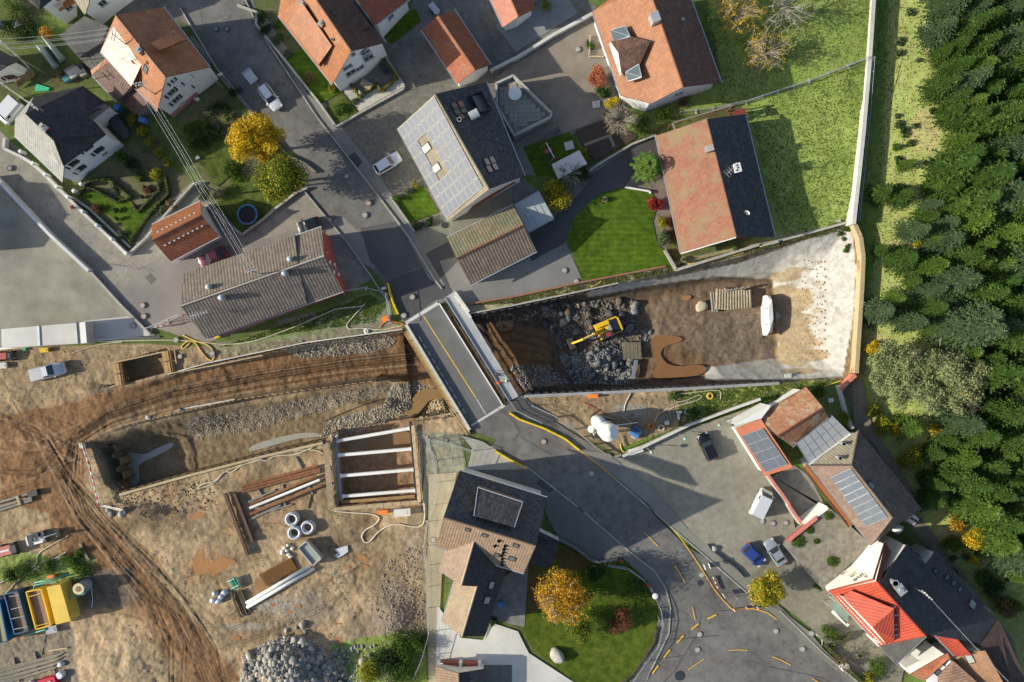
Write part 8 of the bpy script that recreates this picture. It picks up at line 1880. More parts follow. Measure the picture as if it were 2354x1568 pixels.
for i,a in enumerate(((2010,-120,2215,435),(2095,-120,2260,315))):
 t=thing('steel_beam',['longer brown steel beam left of the pipe stacks','shorter brown steel beam right beside it'][i],'steel beam',G(*Z('03',a[2],a[3])))
 A_,B_=P(*Z('03',a[0],a[1]),.45),P(*Z('03',a[2],a[3]),.45)
 g=MB();g.bar(A_,B_,.12,.36);g.build('web',steel_rust,t)
 for z_ in(-.18,.18):g=MB();g.bar(A_+Vector((0,0,z_)),B_+Vector((0,0,z_)),.42,.05);g.build('flange',M('beam_brown%d%s'%(i,z_>0),(.11,.065,.045),.8,.2,3),t)
def coil(px,label,R_=.95,turns=5,r=.1,mat=None,wrap=True,name='pipe_coil',hh=.9,squash=1):
 c=G(*px);t=thing(name,label,'coil',c,'coils of black pipe in white wrapping' if wrap else None)
 g=MB()
 for k in range(turns):
  pts=[(c.x+math.cos(a_)*(R_-.12*(k%2)),c.y+math.sin(a_)*(R_-.12*(k%2))*squash,c.z+r+k*hh/turns)for a_ in np.linspace(0,6.283,25)]
  g.tube(pts,r,6,cap=False)
 g.build('windings',mat or black,t,True)
 if wrap:
  for k in range(14):
   a0=k*6.283/14;g=MB();q=[]
   pr=[(R_-.26,.05),(R_-.26,hh),(R_-.05,hh+.16),(R_+.14,hh),(R_+.16,.05)]
   for a_ in(a0,a0+.22,a0+.42):q+=[(c.x+math.cos(a_)*rr_,c.y+math.sin(a_)*rr_,c.z+z_+rnd.uniform(-.02,.02))for rr_,z_ in pr]
   g.raw(q,[(i*5+j,i*5+j+1,i*5+j+6,i*5+j+5)for i in range(2)for j in range(4)]);g.build('wrapping',M('wrap_white',(.62,.63,.68),.35,.08,5)if 'wrap_white' not in bpy.data.materials else bpy.data.materials['wrap_white'],t)
coil(Z('13',400,100),'topmost pipe coil in white wrapping',.82);coil(Z('13',540,175),'right pipe coil in white wrapping',.82);coil(Z('13',423,222),'lower left pipe coil in white wrapping',.82)
coil(Z('22',1897,532),'neat coil of yellow hose south of the pit',.45,6,.06,hose_y,False,'hose_coil',.3)
coil(Z('22',1703,670),'coil of grey hose beside the planks',.5,5,.04,galv,False,'hose_coil',.2)
coil(Z('22',1372,803),'coil of orange cable beside the blue compressor',.38,5,.05,orange_m,False,'hose_coil',.3)
coil(Z('22',1463,818),'coil of pale hose near the garden wall',.42,5,.05,hose_m,False,'hose_coil',.25)
coil(Z('11',1055,1522),'pale ring lying above the haul road',.32,2,.1,conc_pale,False,'ring',.2)
q=ZZ('13',440,372,515,312,645,465,568,530);w=[P(x,y,1.3)for x,y in q];t=thing('mixing_tub','grey concrete tub with milky water beside the white sacks','tub',G(*Z('13',545,430)))
for a_,b_ in zip(w,w[1:]+w[:1]):g=MB();g.bar((a_.x,a_.y,.65),(b_.x,b_.y,.65),.2,1.3);g.build('side_wall',conc,t)
g=MB();g.prism([(p.x,p.y)for p in w],.05,1.0);g.build('contents',M('milky_water',(.36,.40,.37),.15,.1,1),t)
for k in range(9):
 x,y=345+rnd.uniform(-45,50),350+k*10+rnd.uniform(-15,15);v,f=RB[k%6];o=link('sandbag',mesh_np('sandbag',v*.36,f,white if k%2 else conc_pale,True));o.location=G(*Z('13',x,y),.2);tag(o,'crumpled whitish sack in the heap left of the concrete tub','sack','whitish sacks beside the tub')
q=[P(*Z('13',*c_),.3)for c_ in((92,612),(375,455),(435,555),(150,715))];t=thing('rebar_mats','stack of rusty reinforcement mesh mats','rebar mats',G(*Z('13',260,580)))
g=MB();g.prism([(p.x,p.y)for p in q],.0,.16);g.build('base_mat',M('rebar_base',(.14,.07,.03),.9,.2,3),t)
for k in range(24):t0=(k+.5)/24;g=MB();g.bar(q[0].lerp(q[1],t0),q[3].lerp(q[2],t0),.045,.06);g.build('rebar',M('rebar',(.34,.17,.06),.8,.2,3)if k==0 else bpy.data.materials['rebar'],t)
for k in range(12):t0=(k+.5)/12;g=MB();g.bar(q[0].lerp(q[3],t0)+Vector((0,0,.05)),q[1].lerp(q[2],t0)+Vector((0,0,.05)),.045,.05);g.build('rebar',bpy.data.materials['rebar'],t)
for i,a in enumerate(((-20,862,548,532),(-15,900,585,555))):
 mb=MB();mb.tube([P(*Z('13',a[0],a[1]),.4),P(*Z('13',a[2],a[3]),.4)],.24,14);solo('pipe',mb,white,['upper of the two long white pipes','lower of the two long white pipes'][i],'pipe',smooth=True)
mb=MB();mb.prism([tuple(G(*Z('13',x,y)).to_2d())for x,y in((770,380),(830,360),(885,345),(893,400),(840,435),(800,455),(765,435),(800,410))],.1,.22);solo('plastic_sheet',mb,M('foil_white',(.6,.62,.66),.4,.1,4),'crumpled white sheet in the shadow right of the tub','sheet')
t=thing('pipe_bundle','bundle of bright green pipes strapped together','pipes',G(*Z('03',2095,680)))
for k in range(6):g=MB();x0=2045+k*12;g.tube([P(*Z('03',x0,652-k*5),.45+.12*(k%2)),P(*Z('03',x0+48,742-k*5),.45+.12*(k%2))],.09,8);g.build('pipe',green_pipe,t)
for a in((2025,675,2090,645),(2062,738,2130,702)):g=MB();g.bar(P(*Z('03',a[0],a[1]),.75),P(*Z('03',a[2],a[3]),.75),.1,.08);g.build('strap',white,t)
for k in range(5):
 v,f=RB[k];px_=((1930,770),(1990,790),(1960,840),(1915,830),(2020,760))[k];o=link('wrapped_bundle',mesh_np('wrapped_bundle',v*.62,f,M('foil_silver%d'%k,(.42,.45,.5),.3,.15,5,metal=.3)));o.location=G(*Z('03',*px_),.35);tag(o,'silvery foil wrapped bundle left of the dark timbers','bundle','foil wrapped bundles')
t=thing('timber_stack','stack of dark timbers beside the green pipes','timber',G(*Z('03',2150,860)))
for a in((2060,760,2145,985),(2090,770,2170,960),(2125,755,2205,960),(2150,745,2235,935),(2105,800,2185,980),(2140,770,2200,900)):g=MB();g.bar(P(*Z('03',a[0],a[1]),.3),P(*Z('03',a[2],a[3]),.3),.24,.22);g.build('timber',M('timber_dark',(.10,.075,.05),.85,.2,3)if a[0]==2060 else bpy.data.materials['timber_dark'],t)
for a in((2010,860,2110,820),(2040,960,2100,930)):mb=MB();mb.bar(G(*Z('03',a[0],a[1]),.1),G(*Z('03',a[2],a[3]),.1),.15,.1);solo('plank',mb,wood_pale,'thin pale plank %s the dark timber stack'%('crossing' if a[0]==2010 else 'below'),'plank')
mb=MB();mb.tube([G(*Z('03',712,325),.2),G(*Z('03',790,480),.2)],.09,6);mb.tube([G(*Z('03',722,322),.2),G(*Z('03',805,475),.25)],.09,6);solo('poles',mb,wood_pale,'two pale poles lying beside the haul road bend','poles')
t=thing('timber_beam','long pale beams with a cross piece on the left edge of the site','timber',G(*Z('02',120,1470)))
for a in((-60,1500,275,1400),(-60,1540,285,1440),(-60,1570,290,1462)):g=MB();g.bar(P(*Z('02',a[0],a[1]),.35),P(*Z('02',a[2],a[3]),.35),.3,.28);g.build('beam',wood_grey,t)
g=MB();g.bar(P(*Z('02',150,1425),.6),P(*Z('02',180,1508),.6),.35,.15);g.build('cross_piece',wood_pale,t)
g=MB();c=P(*Z('02',300,1400),.4);g.box(c,(1.4,.8,.7),.25);g.build('end_frame',dark_metal,t)
t=thing('log_mat','mat of thick pale logs lying in the right half of the pit','log mat',P(1683,688,FE))
lg=M('log_pale',(.38,.32,.22),.85,.25,2)
for k in range(13):
 x0=1965+k*24;yt_=1140+(k%3)*4+abs(k-3)*1.5;mb=MB();mb.tube([P(*Z('21',x0,yt_),FE+1.0),P(*Z('21',x0-6+k,1335-abs(k-4)*3),FE+1.0)],.21,9);mb.build('log',lg,t)
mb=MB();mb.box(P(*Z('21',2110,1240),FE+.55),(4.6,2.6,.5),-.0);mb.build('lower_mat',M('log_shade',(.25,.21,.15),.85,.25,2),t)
for k in range(3):mb=MB();x0=1908+k*20;mb.tube([P(*Z('21',x0,1172),FE+.5),P(*Z('21',x0+18,1350),FE+.5)],.18,8);mb.build('log',wood_grey,t)
for k in range(4):
 x,y=((2070,1150),(2120,1140),(2180,1130),(2225,1125))[k];mb=MB();mb.tube([P(*Z('21',x-25,y+14),FE+1.25),P(*Z('21',x+30,y-2),FE+1.35)],.15,8);mb.build('log',wood_grey,t)
v,f=RB[3];o=link('tarpaulin',mesh_np('tarpaulin',v*np.array([1.0,1.4,.5]),f,M('tarp_cream',(.52,.43,.30),.8,.2,4)));o.location=P(*Z('21',1830,1300),FE+.4);o.rotation_euler=(0,0,-.5);tag(o,'crumpled cream tarpaulin left of the log mat','tarpaulin')
t=thing('excavator_mat','large weathered timber plate right of the rock mound','timber mat',P(*Z('EX',1820,860),FE))
for k in range(5):mb=MB();x0=1650+k*75;mb.bar(P(*Z('EX',x0,700),FE+.75),P(*Z('EX',x0+25,1040),FE+.75),.5,.2);mb.build('plank',M('mat_wood',(.20,.18,.13),.9,.3,3)if k==0 else bpy.data.materials['mat_wood'],t)
mb=MB();mb.bar(P(*Z('EX',1900,1060),FE+.6),P(*Z('EX',1830,1430),FE+.6),.55,.3);solo('steel_plate',mb,steel_grey,'grey slanting plate below the weathered timber mat','plate')
t=thing('covered_machine','tall narrow machine wrapped in white sheeting at the foot of the white slope','covered machine',P(1772,725,FE))
q=ZZ('31',58,1200,96,1205,115,1290,120,1420,110,1530,62,1560,46,1450,42,1300);w=[P(x,y,FE+2.2)for x,y in q];cc=sum(w,Vector())/8
g=MB();n=8;vs_=[(p.x,p.y,FE)for p in w]+[(p.x,p.y,FE+1.9)for p in w]+[(cc.x+(p.x-cc.x)*.55,cc.y+(p.y-cc.y)*.75,FE+2.5+.25*(i%2))for i,p in enumerate(w)]
g.raw(vs_,[(i,(i+1)%n,n+(i+1)%n,n+i)for i in range(n)]+[(n+i,n+(i+1)%n,2*n+(i+1)%n,2*n+i)for i in range(n)]+[tuple(range(2*n,3*n))]);g.build('cover',M('cover_white',(.66,.66,.65),.6,.14,3,bump=.8),t)
for k in(1.2,2.6):z_=FE+2.3;g=MB();g.bar(P(*Z('31',42,1200+k*100),z_),P(*Z('31',122,1205+k*100),z_),.1,.5);g.build('strap',steel_grey,t)
g=MB();g.bar(P(*Z('31',155,1500),FE+.8),P(*Z('31',145,1560),FE+.8),.15,.2);g.build('red_post',salmon,t)
am=M('anchor_head',(.30,.2,.1),.7,.2,4);me=None
at_=thing('slope_anchors','rows of small brown anchor heads in the white sprayed slope','slope anchors',G(*Z('31',480,1150)))
for gx in range(8):
 for gy in range(15):
  x=365+gx*33+(gy%2)*6-gx*gx*.5+rnd.uniform(-12,12);y=900+gy*62+rnd.uniform(-16,16)
  if rnd.random()<.3:continue
  p=G(*Z('31',x,y),.02)
  if me is None:b_=MB();b_.box((0,0,.03),(.2,.26,.08));b_.cyl((0,0),.05,.05,.14,6);o=b_.build('anchor_head',am,at_,org=Vector((0,0,0)));me=o.data
  else:o=link('anchor_head',me,at_)
  o.location=p-at_.location;o.scale=(.75,)*3 if gx<6 else(1,1,1)
sb_,stp=P(1389,979,0),P(1402,997,7.4);base=Vector((P(1400,995,7).x,P(1400,995,7).y,0));t=thing('silo','tall white cement silo south of the pit','silo',base)
for a_ in(.8,2.37,3.94,5.5):g=MB();g.bar(base+Vector((math.cos(a_)*1.2,math.sin(a_)*1.2,0)),base+Vector((math.cos(a_)*1.15,math.sin(a_)*1.15,3)),.14,.14);g.build('leg',galv,t)
g=MB();g.lathe(base,[(.2,1.0),(1.2,2.8),(1.2,4.4),(1.24,4.45),(1.2,4.5),(1.22,6.5),(1.28,6.55),(1.1,6.8),(.4,7.1),(.38,7.3),(.05,7.32)],28);g.build('barrel',white,t,True)
g=MB();g.lathe(base+Vector((-.9,.9,0)),[(.5,0),(.9,.3),(.92,3.6),(.5,4.2),(.1,4.3)],22);g.build('mixer_drum',white,t,True)
c=G(*Z('22',838,825));mb=MB();mb.lathe(c,[(.5,0),(.52,.8),(.3,1.0),(.08,1.02)],16);mb.bar(c+Vector((0,0,1.0)),c+Vector((.3,-.9,.9)),.1,.1);solo('white_tank',mb,white,'small round white tank left of the silo','tank')
for i,a in enumerate(((880,860,905,700),(870,870,900,730),(1055,795,1250,768),(800,720,890,655),(890,700,1060,740),(1090,700,1200,770),(1100,890,1130,980),(930,745,1070,745),(860,900,960,965))):
 mb=MB();mb.bar(G(*Z('22',a[0],a[1]),.25),G(*Z('22',a[2],a[3]),.3),.14,.12)
 solo('site_timber',mb,[wood_pale,conc_pale,white,wood,wood_pale,wood_pale,wood_pale,steel_rust,wood_pale][i],['pale pole leaning towards the silo','grey pole beside the silo pole','white pipe right of the silo','brown plank above the small white tank','plank above the silo','slatted piece right of the silo','short pole below the silo','reddish bar above the silo','pale plank below the small white tank'][i],'timber')
t=thing('compressor','blue compressor unit between silo and orange cable coil','compressor',G(*Z('22',1230,845)),None,-.6);O=Vector((0,0,0))
g=MB();g.box((0,.2,.5),(1.5,.8,.9));g.build('housing',bluep,t,org=O);g=MB();g.box((.1,-.5,.4),(1.3,.45,.7));g.build('pump',blue_bright,t,org=O);g=MB();g.tube([(-.2,-.8,.5),(.5,-.8,.5)],.25,12);g.build('cylinder',galv,t,org=O);g=MB();g.bar((-.7,.5,1),(.7,.5,1),.07,.07);g.bar((-.7,-.1,1),(.7,-.1,1),.07,.07);g.build('frame',steel_grey,t,org=O)
t=thing('timber_mat','wide weathered plank mat near the grey hose coil','timber mat',G(*Z('22',1520,720)))
for k in range(5):mb=MB();mb.bar(G(*Z('22',1445+k*28,712-k*10),.2),G(*Z('22',1475+k*28,775-k*10),.2),.42,.14);mb.build('plank',bpy.data.materials['mat_wood'],t)
for i,(x,y)in enumerate(((1610,680),(1640,675),(1615,705),(1620,730))):boulder(*Z('22',x,y),.3,['white bag above the plank mat','white bag next to it near the grey coil','white bag right of the plank mat','lowest white bag right of the plank mat'][i],None,[mesh_np('boulder',RB[i][0],RB[i][1],white)],0)
for i,(px,sz,m_,l,rz)in enumerate(((Z('11',1230,1415),(.9,.7,.8),orange_m,'tilted orange box by the upper left bridge foot',.5),(Z('22',852,532),(1.3,.5,.7),orange_m,'orange box on the lower pit beam',.05),(Z('13',1205,43),(1.3,.5,.6),orange_m,'orange box below the strutted pit',.05),(Z('13',1378,43),(2.2,1.0,.9),conc_pale,'large pale box right of the orange box below the strutted pit',.08),
  (Z('03',478,620),(.9,.5,.6),orange_m,'orange box above the yellow container',.15),(Z('02',415,124),(1.1,.55,.6),yellow,'yellow box on the upper edge of the muddy site',.1),(Z('01',1950,1568),(.7,.4,.5),yellow,'small yellow box by the long building corner',.3),(Z('22',1230,1015),(1.9,.7,.9),white,'white box at the acute corner of the garden wall',.3),
  (Z('02',38,262),(1.1,.75,.4),conc_pale,'stack of pale slabs on the left edge',.05),(Z('CO',825,740),(1.5,1.0,.7),steel_grey,'grey crate at the foot of the yellow container',.2),(Z('22',1510,770),(.6,.5,.4),conc_pale,'small pale block below the plank mat',.2),(Z('32',620,570),(.6,.5,.4),white,'white box in the small walled garden',.1),(Z('33',845,370),(1.0,.45,2.95+.6),white,'white vent box on the gravel roof',.75),
  (Z('20',880,938),(1.0,.9,.25),conc_pale,'pale square cover on the brown terrace',.15),(Z('20',640,1305),(1.2,1.1,.2),conc_pale,'pale square slab on the play lawn',.25),(Z('20',325,1140),(1.1,.5,.4),bluep,'blue bench box beside the raised terrace',.45),(Z('00',1075,978),(.8,.7,1.1),blue_bright,'blue bin at the dark shed corner',-.3),(Z('00',1298,1088),(.8,.7,1.1),blue_bright,'blue bin beside the yellow green bushes',-.3),(Z('13',2250,855),(.6,.6,1.1),blue_bright,'blue bin in the shaded lane',.1),
  (Z('02',230,115),(.4,.3,.3),green_pipe,'tiny green can on the upper site edge',0),(Z('11',1210,1140),(.6,.3,.3),white,'small white box near the bridge fence',.3),(Z('31',690,540),(.5,.3,.3),galv,'small grey box on the meadow corner',.1),(Z('32',240,360),(.9,.7,.3),conc_pale,'light grey plate at the lower end of the white slope',.1),(Z('22',840,890),(.3,.7,.3),wood_grey,'grey block below the small white tank',0))):
 lidbox('box',px,sz,0,m_,l,'bin' if 'bin' in l.split()else 'box',rz)
hoses=[
 (ZZ('02',0,110,400,70,900,45,1500,30,1750,45,2000,75,2200,60,2352,20)+ZZ('11',190,1568,450,1470,600,1400,700,1360,780,1320,1030,1300,1045,1270),.07,hose_m,'long cream hose along the upper edge of the site'),
 (ZZ('12',1045,0,1045,10)and ZZ('11',1045,1272,930,1400,870,1470,900,1510,1000,1490,1180,1515,1300,1490,1380,1470),.07,hose_m,'cream hose loop left of the bridge head'),
 (ZZ('02',1640,-10,1740,40,1850,70,1900,110,1925,180,1900,222,1850,200,1790,120,1740,45,1680,40,1620,90,1640,120,1700,60),.09,hose_y,'orange yellow hose loops beside the trench box'),
 (ZZ('02',650,150,820,90,960,60,1100,50),.06,hose_m,'short cream hose above the trench box'),
 (ZZ('12',0,1110,90,1095,170,1115,240,1060,420,1060,560,1000,640,950),.08,hose_m,'cream hose along the timber capping'),
 (ZZ('12',0,1130,200,1060,400,1020,560,1010,630,1020,668,1050),.07,hose_m,'second cream hose ending at the leaning boards'),
 (ZZ('02',1765,1355,1830,1310,1930,1295,2010,1200,2080,1220,2150,1150,2352,1095),.08,hose_m,'double hose left of the rusty pipes'),
 (ZZ('02',1770,1360,1880,1335,1950,1280,2000,1215,2100,1165,2352,1100),.06,hose_m,'thinner hose next to the double hose'),
 (ZZ('13',770,40,950,55,1120,65,1180,100,1130,165,1040,205,1005,270,1040,325,1090,310,1140,240,1230,175,1330,150,1450,180,1540,180,1575,130,1570,-30),.09,M('hose_pale',(.66,.58,.45),.6,.05),'pale hose in big curves below the strutted pit'),
 (ZZ('12',1530,965,1525,1100,1545,1380,1570,1568),.07,hose_m,'hose running down beside the tan boards'),
 (ZZ('12',1555,920,1570,1200,1550,1380),.05,black,'black cable right of the tan boards'),
 (ZZ('12',680,760,760,720,1000,620,1200,560),.05,black,'dark cable over the gravel heap'),
 (ZZ('22',1130,680,1140,600,1180,530,1190,500),.07,hose_m,'cream hose beside the crumbly soil'),
 (ZZ('22',1590,520,1800,495,1960,475,2000,500,1990,560),.06,hose_m,'curved cream hose around the yellow coil'),
 (ZZ('22',1560,550,1600,590,1700,570,1800,520,1830,535,1800,570,1600,620,1530,655),.06,hose_m,'looped cream hose left of the yellow coil'),
 (ZZ('22',1400,770,1430,700,1530,640),.05,hose_m,'thin hose from orange coil to the planks'),
 (ZZ('22',1100,960,1105,1010,1140,1040),.08,hose_y,'short yellow hose at the corner of the garden wall'),
 (ZZ('32',440,475,560,450,720,395),.07,hose_y,'yellow hose above the walled garden'),
 (ZZ('21',1700,925,1900,890,2100,850,2200,820),.07,hose_y,'yellow hose along the bungalow terrace wall'),
 (ZZ('03',-10,690,200,590,340,520,330,430,400,380,620,255),.07,hose_m,'long cream hose left of the red dumper'),
 (ZZ('03',50,780,150,670,260,580,350,540,370,490,500,460,600,400),.07,hose_m,'cream hose reaching the left tanks'),
 (ZZ('03',345,575,360,500,520,450,640,440),.05,white,'white hose above the yellow container'),
 (ZZ('22',1080,435,1190,425,1300,378,1390,400),.05,M('hose_dark',(.3,.25,.17),.7,.1),'thin cable over the lower pit wall'),
 (ZZ('11',1170,1490,1240,1400,1290,1440,1380,1450,1420,1500),.06,orange_m,'orange cable at the upper left bridge foot'),
 (ZZ('22',770,590,870,640,960,700),.04,red_m,'thin red cable above the silo'),
 (ZZ('21',830,1130,900,1100,925,1075),.07,hose_y,'short yellow hose piece on the pit margin'),
 (ZZ('21',75,1225,130,1215,185,1205),.12,bluep,'blue hose bundle on the pit margin'),
]
for q,r_,m_,l in hoses:run('hose',q,r_,m_,l,'hose',z=.12,sm_=2)
for i,(q,l)in enumerate(((ZZ('11',1245,1095,1265,1180,1290,1260,1340,1375),'yellow barrier on the left of the road above the bridge'),(ZZ('22',110,682,200,740,420,820,600,910,730,1012),'long yellow barrier curving right after the bridge'),(ZZ('22',-20,1018,100,1090,265,1178),'yellow barrier left of the road below the bridge'))):
 w=[G(x,y)for x,y in q];t=thing('traffic_barrier',l,'barrier',w[0])
 for a_,b_ in zip(w[:-1],w[1:]):
  n=max(1,round((b_-a_).length/1.0))
  for k in range(n):
   A_,B_=a_.lerp(b_,k/n),a_.lerp(b_,(k+.96)/n);g=MB();g.bar(A_+Vector((0,0,.12)),B_+Vector((0,0,.12)),.32,.24);g.bar(A_+Vector((0,0,.4)),B_+Vector((0,0,.4)),.16,.4)
   g.build('barrier_block',M('barrier_yellow',(.80,.58,.03),.5,.1,3)if 'barrier_yellow' not in bpy.data.materials else bpy.data.materials['barrier_yellow'],t)
def rw_barrier(pts,label,seg=.5,h=1.0):
 w=[G(x,y)for x,y in pts];t=thing('warning_barrier',label,'barrier',w[0]);k2=0
 for a_,b_ in zip(w[:-1],w[1:]):
  n=max(1,round((b_-a_).length/seg))
  for k in range(n):
   g=MB();g.bar(a_.lerp(b_,k/n)+Vector((0,0,h)),a_.lerp(b_,(k+1)/n)+Vector((0,0,h)),.12,.22);g.build('board_stripe',(red_m if k2%2 else white),t);k2+=1
   if k%4==0:g=MB();p=a_.lerp(b_,k/n);g.bar(p,p+Vector((0,0,h)),.06,.06);g.build('post',galv,t)
rw_barrier(ZZ('02',765,965,830,1130,875,1330,915,1505),'red and white barrier along the left end of the trench')
rw_barrier(ZZ('03',915,55,1110,25),'short red and white barrier among pale boulders')if False else None
rw_barrier(ZZ('23',1918,620,1968,738),'red striped warning board lying near the road works',.35,.5)
rail('railing',ZZ('02',770,945,850,1230,940,1500,1120,1540),1.2,'thin wire railing behind the red and white barrier',bars=2,pw=.04)
rw_barrier(ZZ('01',1405,1492,1480,1475,1560,1455),'orange and white barrier at the lower end of the tan lane',.4)
steelfence(ZZ('01',1350,1500,1500,1440,1640,1375),'mesh fence panel across the lower end of the tan lane')
for i,(x,y)in enumerate(((2105,912),(2215,893),(2315,895))):
 c=G(*Z('23',x,y));t=thing('beacon',['red white beacon at the bend of the yellow line','middle red white beacon below the roadside tree','red white beacon nearest the tree trunk'][i],'beacon',c,None,.1);O=Vector((0,0,0))
 g=MB();g.box((0,0,.05),(.6,.35,.1));g.build('foot',black,t,org=O)
 for k in range(5):g=MB();g.box((0,0,.22+k*.18),(.06,.25,.18));g.build('stripe',red_m if k%2==0 else white,t,org=O)
 g=MB();g.cyl((0,0),.09,1.1,1.3,10);g.build('lamp',orange_m,t,org=O)
def signpost(px,h,kind,label,an=0.,m_=white):
 c=G(*px);c2=P(*px,c.z+h*.8);c=Vector((c2.x,c2.y,c.z));t=thing('road_sign',label,'sign',c,None,an);O=Vector((0,0,0))
 g=MB();g.cyl((0,0),.035,0,h,8);g.build('post',galv,t,org=O)
 g=MB()
 if kind=='tri':g.poly([(.06,-.45,h-.8),(.06,.45,h-.8),(.06,0,h)]);g.poly([(.03,-.45,h-.8),(.03,0,h),(.03,.45,h-.8)])
 else:g.box((.05,0,h-.35),(.03,.7,.7))
 g.build('plate',m_,t,org=O);g=MB();g.box((0,0,.06),(.8,.4,.12));g.build('foot',black,t,org=O)
for i,(x,y,h,k,m_,l,an)in enumerate(((1890,530,1.9,'q',white,'white backed sign on a foot by the kerb, upper of the road works signs',.3),(1850,545,1.2,'q',white,'low white sign left of the upper road works sign',.3),(2020,800,1.6,'q',white,'white backed sign right of the yellow line',.5),(2145,830,1.9,'q',galv,'grey backed sign near the roadside tree',.8),(1350,705,2.0,'q',red_m,'sign with red plate at the curved fence',1.8),(1110,490,2.2,'tri',red_m,'triangular red edged sign at the tip of the round garden',1.5),(1440,1005,1.2,'q',galv,'small plate on the curved fence',0.2))):
 signpost(Z('23',x,y),h,k,l,an,m_)
c=P(*Z('23',1412,800),3.2);t=thing('traffic_mirror','oval white traffic mirror at the edge of the round lawn','mirror',(c.x,c.y,0));g=MB();g.tube([(c.x-.5,c.y+.9,0),(c.x-.5,c.y+.9,3.0),c],.04,6);g.build('post',galv,t)
g=MB();g.lathe(c,[(.38,0),(.42,.06),(.3,.14),(.05,.18)],18);g.build('dish',white,t)
MH=[('11',1070,378),('11',1038,487),('11',877,140),('11',725,528),('11',1462,1218),('11',1385,1382),('22',413,942),('22',842,1225),('23',1822,610),('23',1803,1140),('23',1785,1277),('33',132,1110),('33',370,1272),('33',450,1132),('21',597,982),('21',703,1080),('20',717,445),('01',1275,1293),('01',1287,1390),('01',1192,1472),('00',1932,262),('00',2030,262),('00',92,1505),('11',1747,577),('02',1575,33),('02',1610,180),('02',1897,153),('33',105,150),('33',220,145),('13',1650,298),('33',8,132)]
mh_m={0:conc_pale,1:dark_metal};near=['street above the bridge','street above the bridge','tree shaded street','drive beside the red gable','asphalt patch at the bridge','bridge head','junction below the bridge','shadowed road below the bridge','road works bend','lower road','lower road','kerb at the bottom right','kerb at the bottom right','pavement by the pale plate','driveway beside the big lawn','driveway corner beside the big lawn','brown terrace','lane end','lane end','pale slab','top street','top street','schoolyard lane','dark path below the small lawn','upper site edge','trench box','hose loops','yard by the van','yard by the salmon wall','path by the site fence','yard edge by the van']
pos_w=['upper','lower','only','single','single','pale','red ringed','pale','pale','upper','lower','upper','lower','pale','larger','smaller','round pale','upper','lower','grey','left dark','right dark','dark','dark','pale','reddish','pale','left','right','bright','leftmost']
me_c=None
for i,(cr,x,y)in enumerate(MH):
 p=P(*Z(cr,x,y),.1);p.z=.06;big=i not in(2,3,25);dark=i in(20,21,22,23)
 t=thing('manhole_cover','%s manhole cover in the %s'%(pos_w[i],near[i]),'manhole cover',(p.x,p.y,.06),'round manhole covers')
 g=MB();g.cyl((0,0),.42 if big else .34,.1,.205,20);g.build('frame',M('mh_red',(.30,.17,.12),.9,.1)if i in(0,6,17,18)else conc_dark if not dark else dark_metal,t,org=Vector((0,0,0)))
 g=MB();g.cyl((0,0),.30 if big else .26,.2,.212,20);g.build('lid',dark_metal if i==23 else conc if not dark else conc_dark,t,org=Vector((0,0,0)))
 if i==0:pass
c=P(*Z('23',1628,1512),.19);
for i,(x,y)in enumerate(((1628,1512),)):mb=MB();mb.lathe((c.x,c.y,.12),[(.7,0),(.7,.09),(.6,.1)],20);solo('manhole_cover',mb,dark_metal,'large dark oval manhole cover at the bottom of the road','manhole cover')
# ================================================================ POWER LINES
def mast(px,h,label,r=.09,arms=True,base=0,an=.6):
 top=P(*px,h);t=thing('power_mast',label,'mast',(top.x,top.y,base));g=MB();g.tube([(top.x,top.y,base),top],r,8,r*.6);g.build('pole',galv if base else wood_grey,t)
 d=Vector((math.cos(an),math.sin(an),0))
 for z_ in(-.1,-.8):g=MB();g.bar(top+d*.7+Vector((0,0,z_)),top-d*.7+Vector((0,0,z_)),.08,.08);g.build('cross_arm',galv,t)
 for s in(-.6,-.25,.25,.6):
  for z_ in(-.1,-.8):g=MB();q=top+d*s+Vector((0,0,z_));g.cyl((q.x,q.y),.06,q.z,q.z+.16,8);g.build('insulator',white,t)
 return top
m1=mast(Z('01',2240,985),12.5,'roof mast on the long grey brown roof',base=7.5,an=.2)
m2=mast(Z('01',1770,190),9.5,'wooden power pole at the end of the garden wall',base=0,an=.3,r=.16)
m3=mast(Z('00',1235,740),11.5,'roof mast on the lower edge of the orange roof',base=6,an=.2)
m4=mast(Z('00',1000,300),12,'roof mast on the gleaming roof with a bracket',base=8,an=1.4)
m5=mast(Z('00',-40,400),10.5,'mast left of the small cream house',base=0,an=1.4)
m6=mast(Z('00',275,935),11,'roof mast on the dark slate house',base=7,an=-.8);m7=mast(Z('00',-150,640),10,'mast outside the left edge',base=0,an=-.8)
m8=mast(Z('33',1500,800),11.5,'roof mast with many arms on the slate roof of the inn',base=8,an=-.8);m9=P(*Z('33',2250,1600),11)
def wires(a,b,label,k=4,an=.2,sp=.35,sag=.5):
 d=Vector((math.cos(an),math.sin(an),0));t=thing('power_line',label,'power line',(a+b)/2)
 for i in range(k):
  o=d*(i-(k-1)/2)*sp+Vector((0,0,.05-.35*(i%2)));pts=[]
  for j in range(13):s=j/12;q=a.lerp(b,s)+o;q.z-=sag*4*s*(1-s);pts.append(q)
  g=MB();g.tube(pts,.016,4);g.build('wire',galv,t)
wires(m1,m2,'four wires from the long roof up to the garden pole');wires(m2,m3,'four wires from the garden pole to the orange house',an=.3);wires(m4,m5,'wires from the gleaming roof to the left edge',an=1.4,k=5);wires(m6,m7,'pair of wires from the slate house to the left edge',k=3,an=-.8);wires(m8,m9,'pair of wires over the slate roof of the inn',k=2,an=-.8,sp=.8)
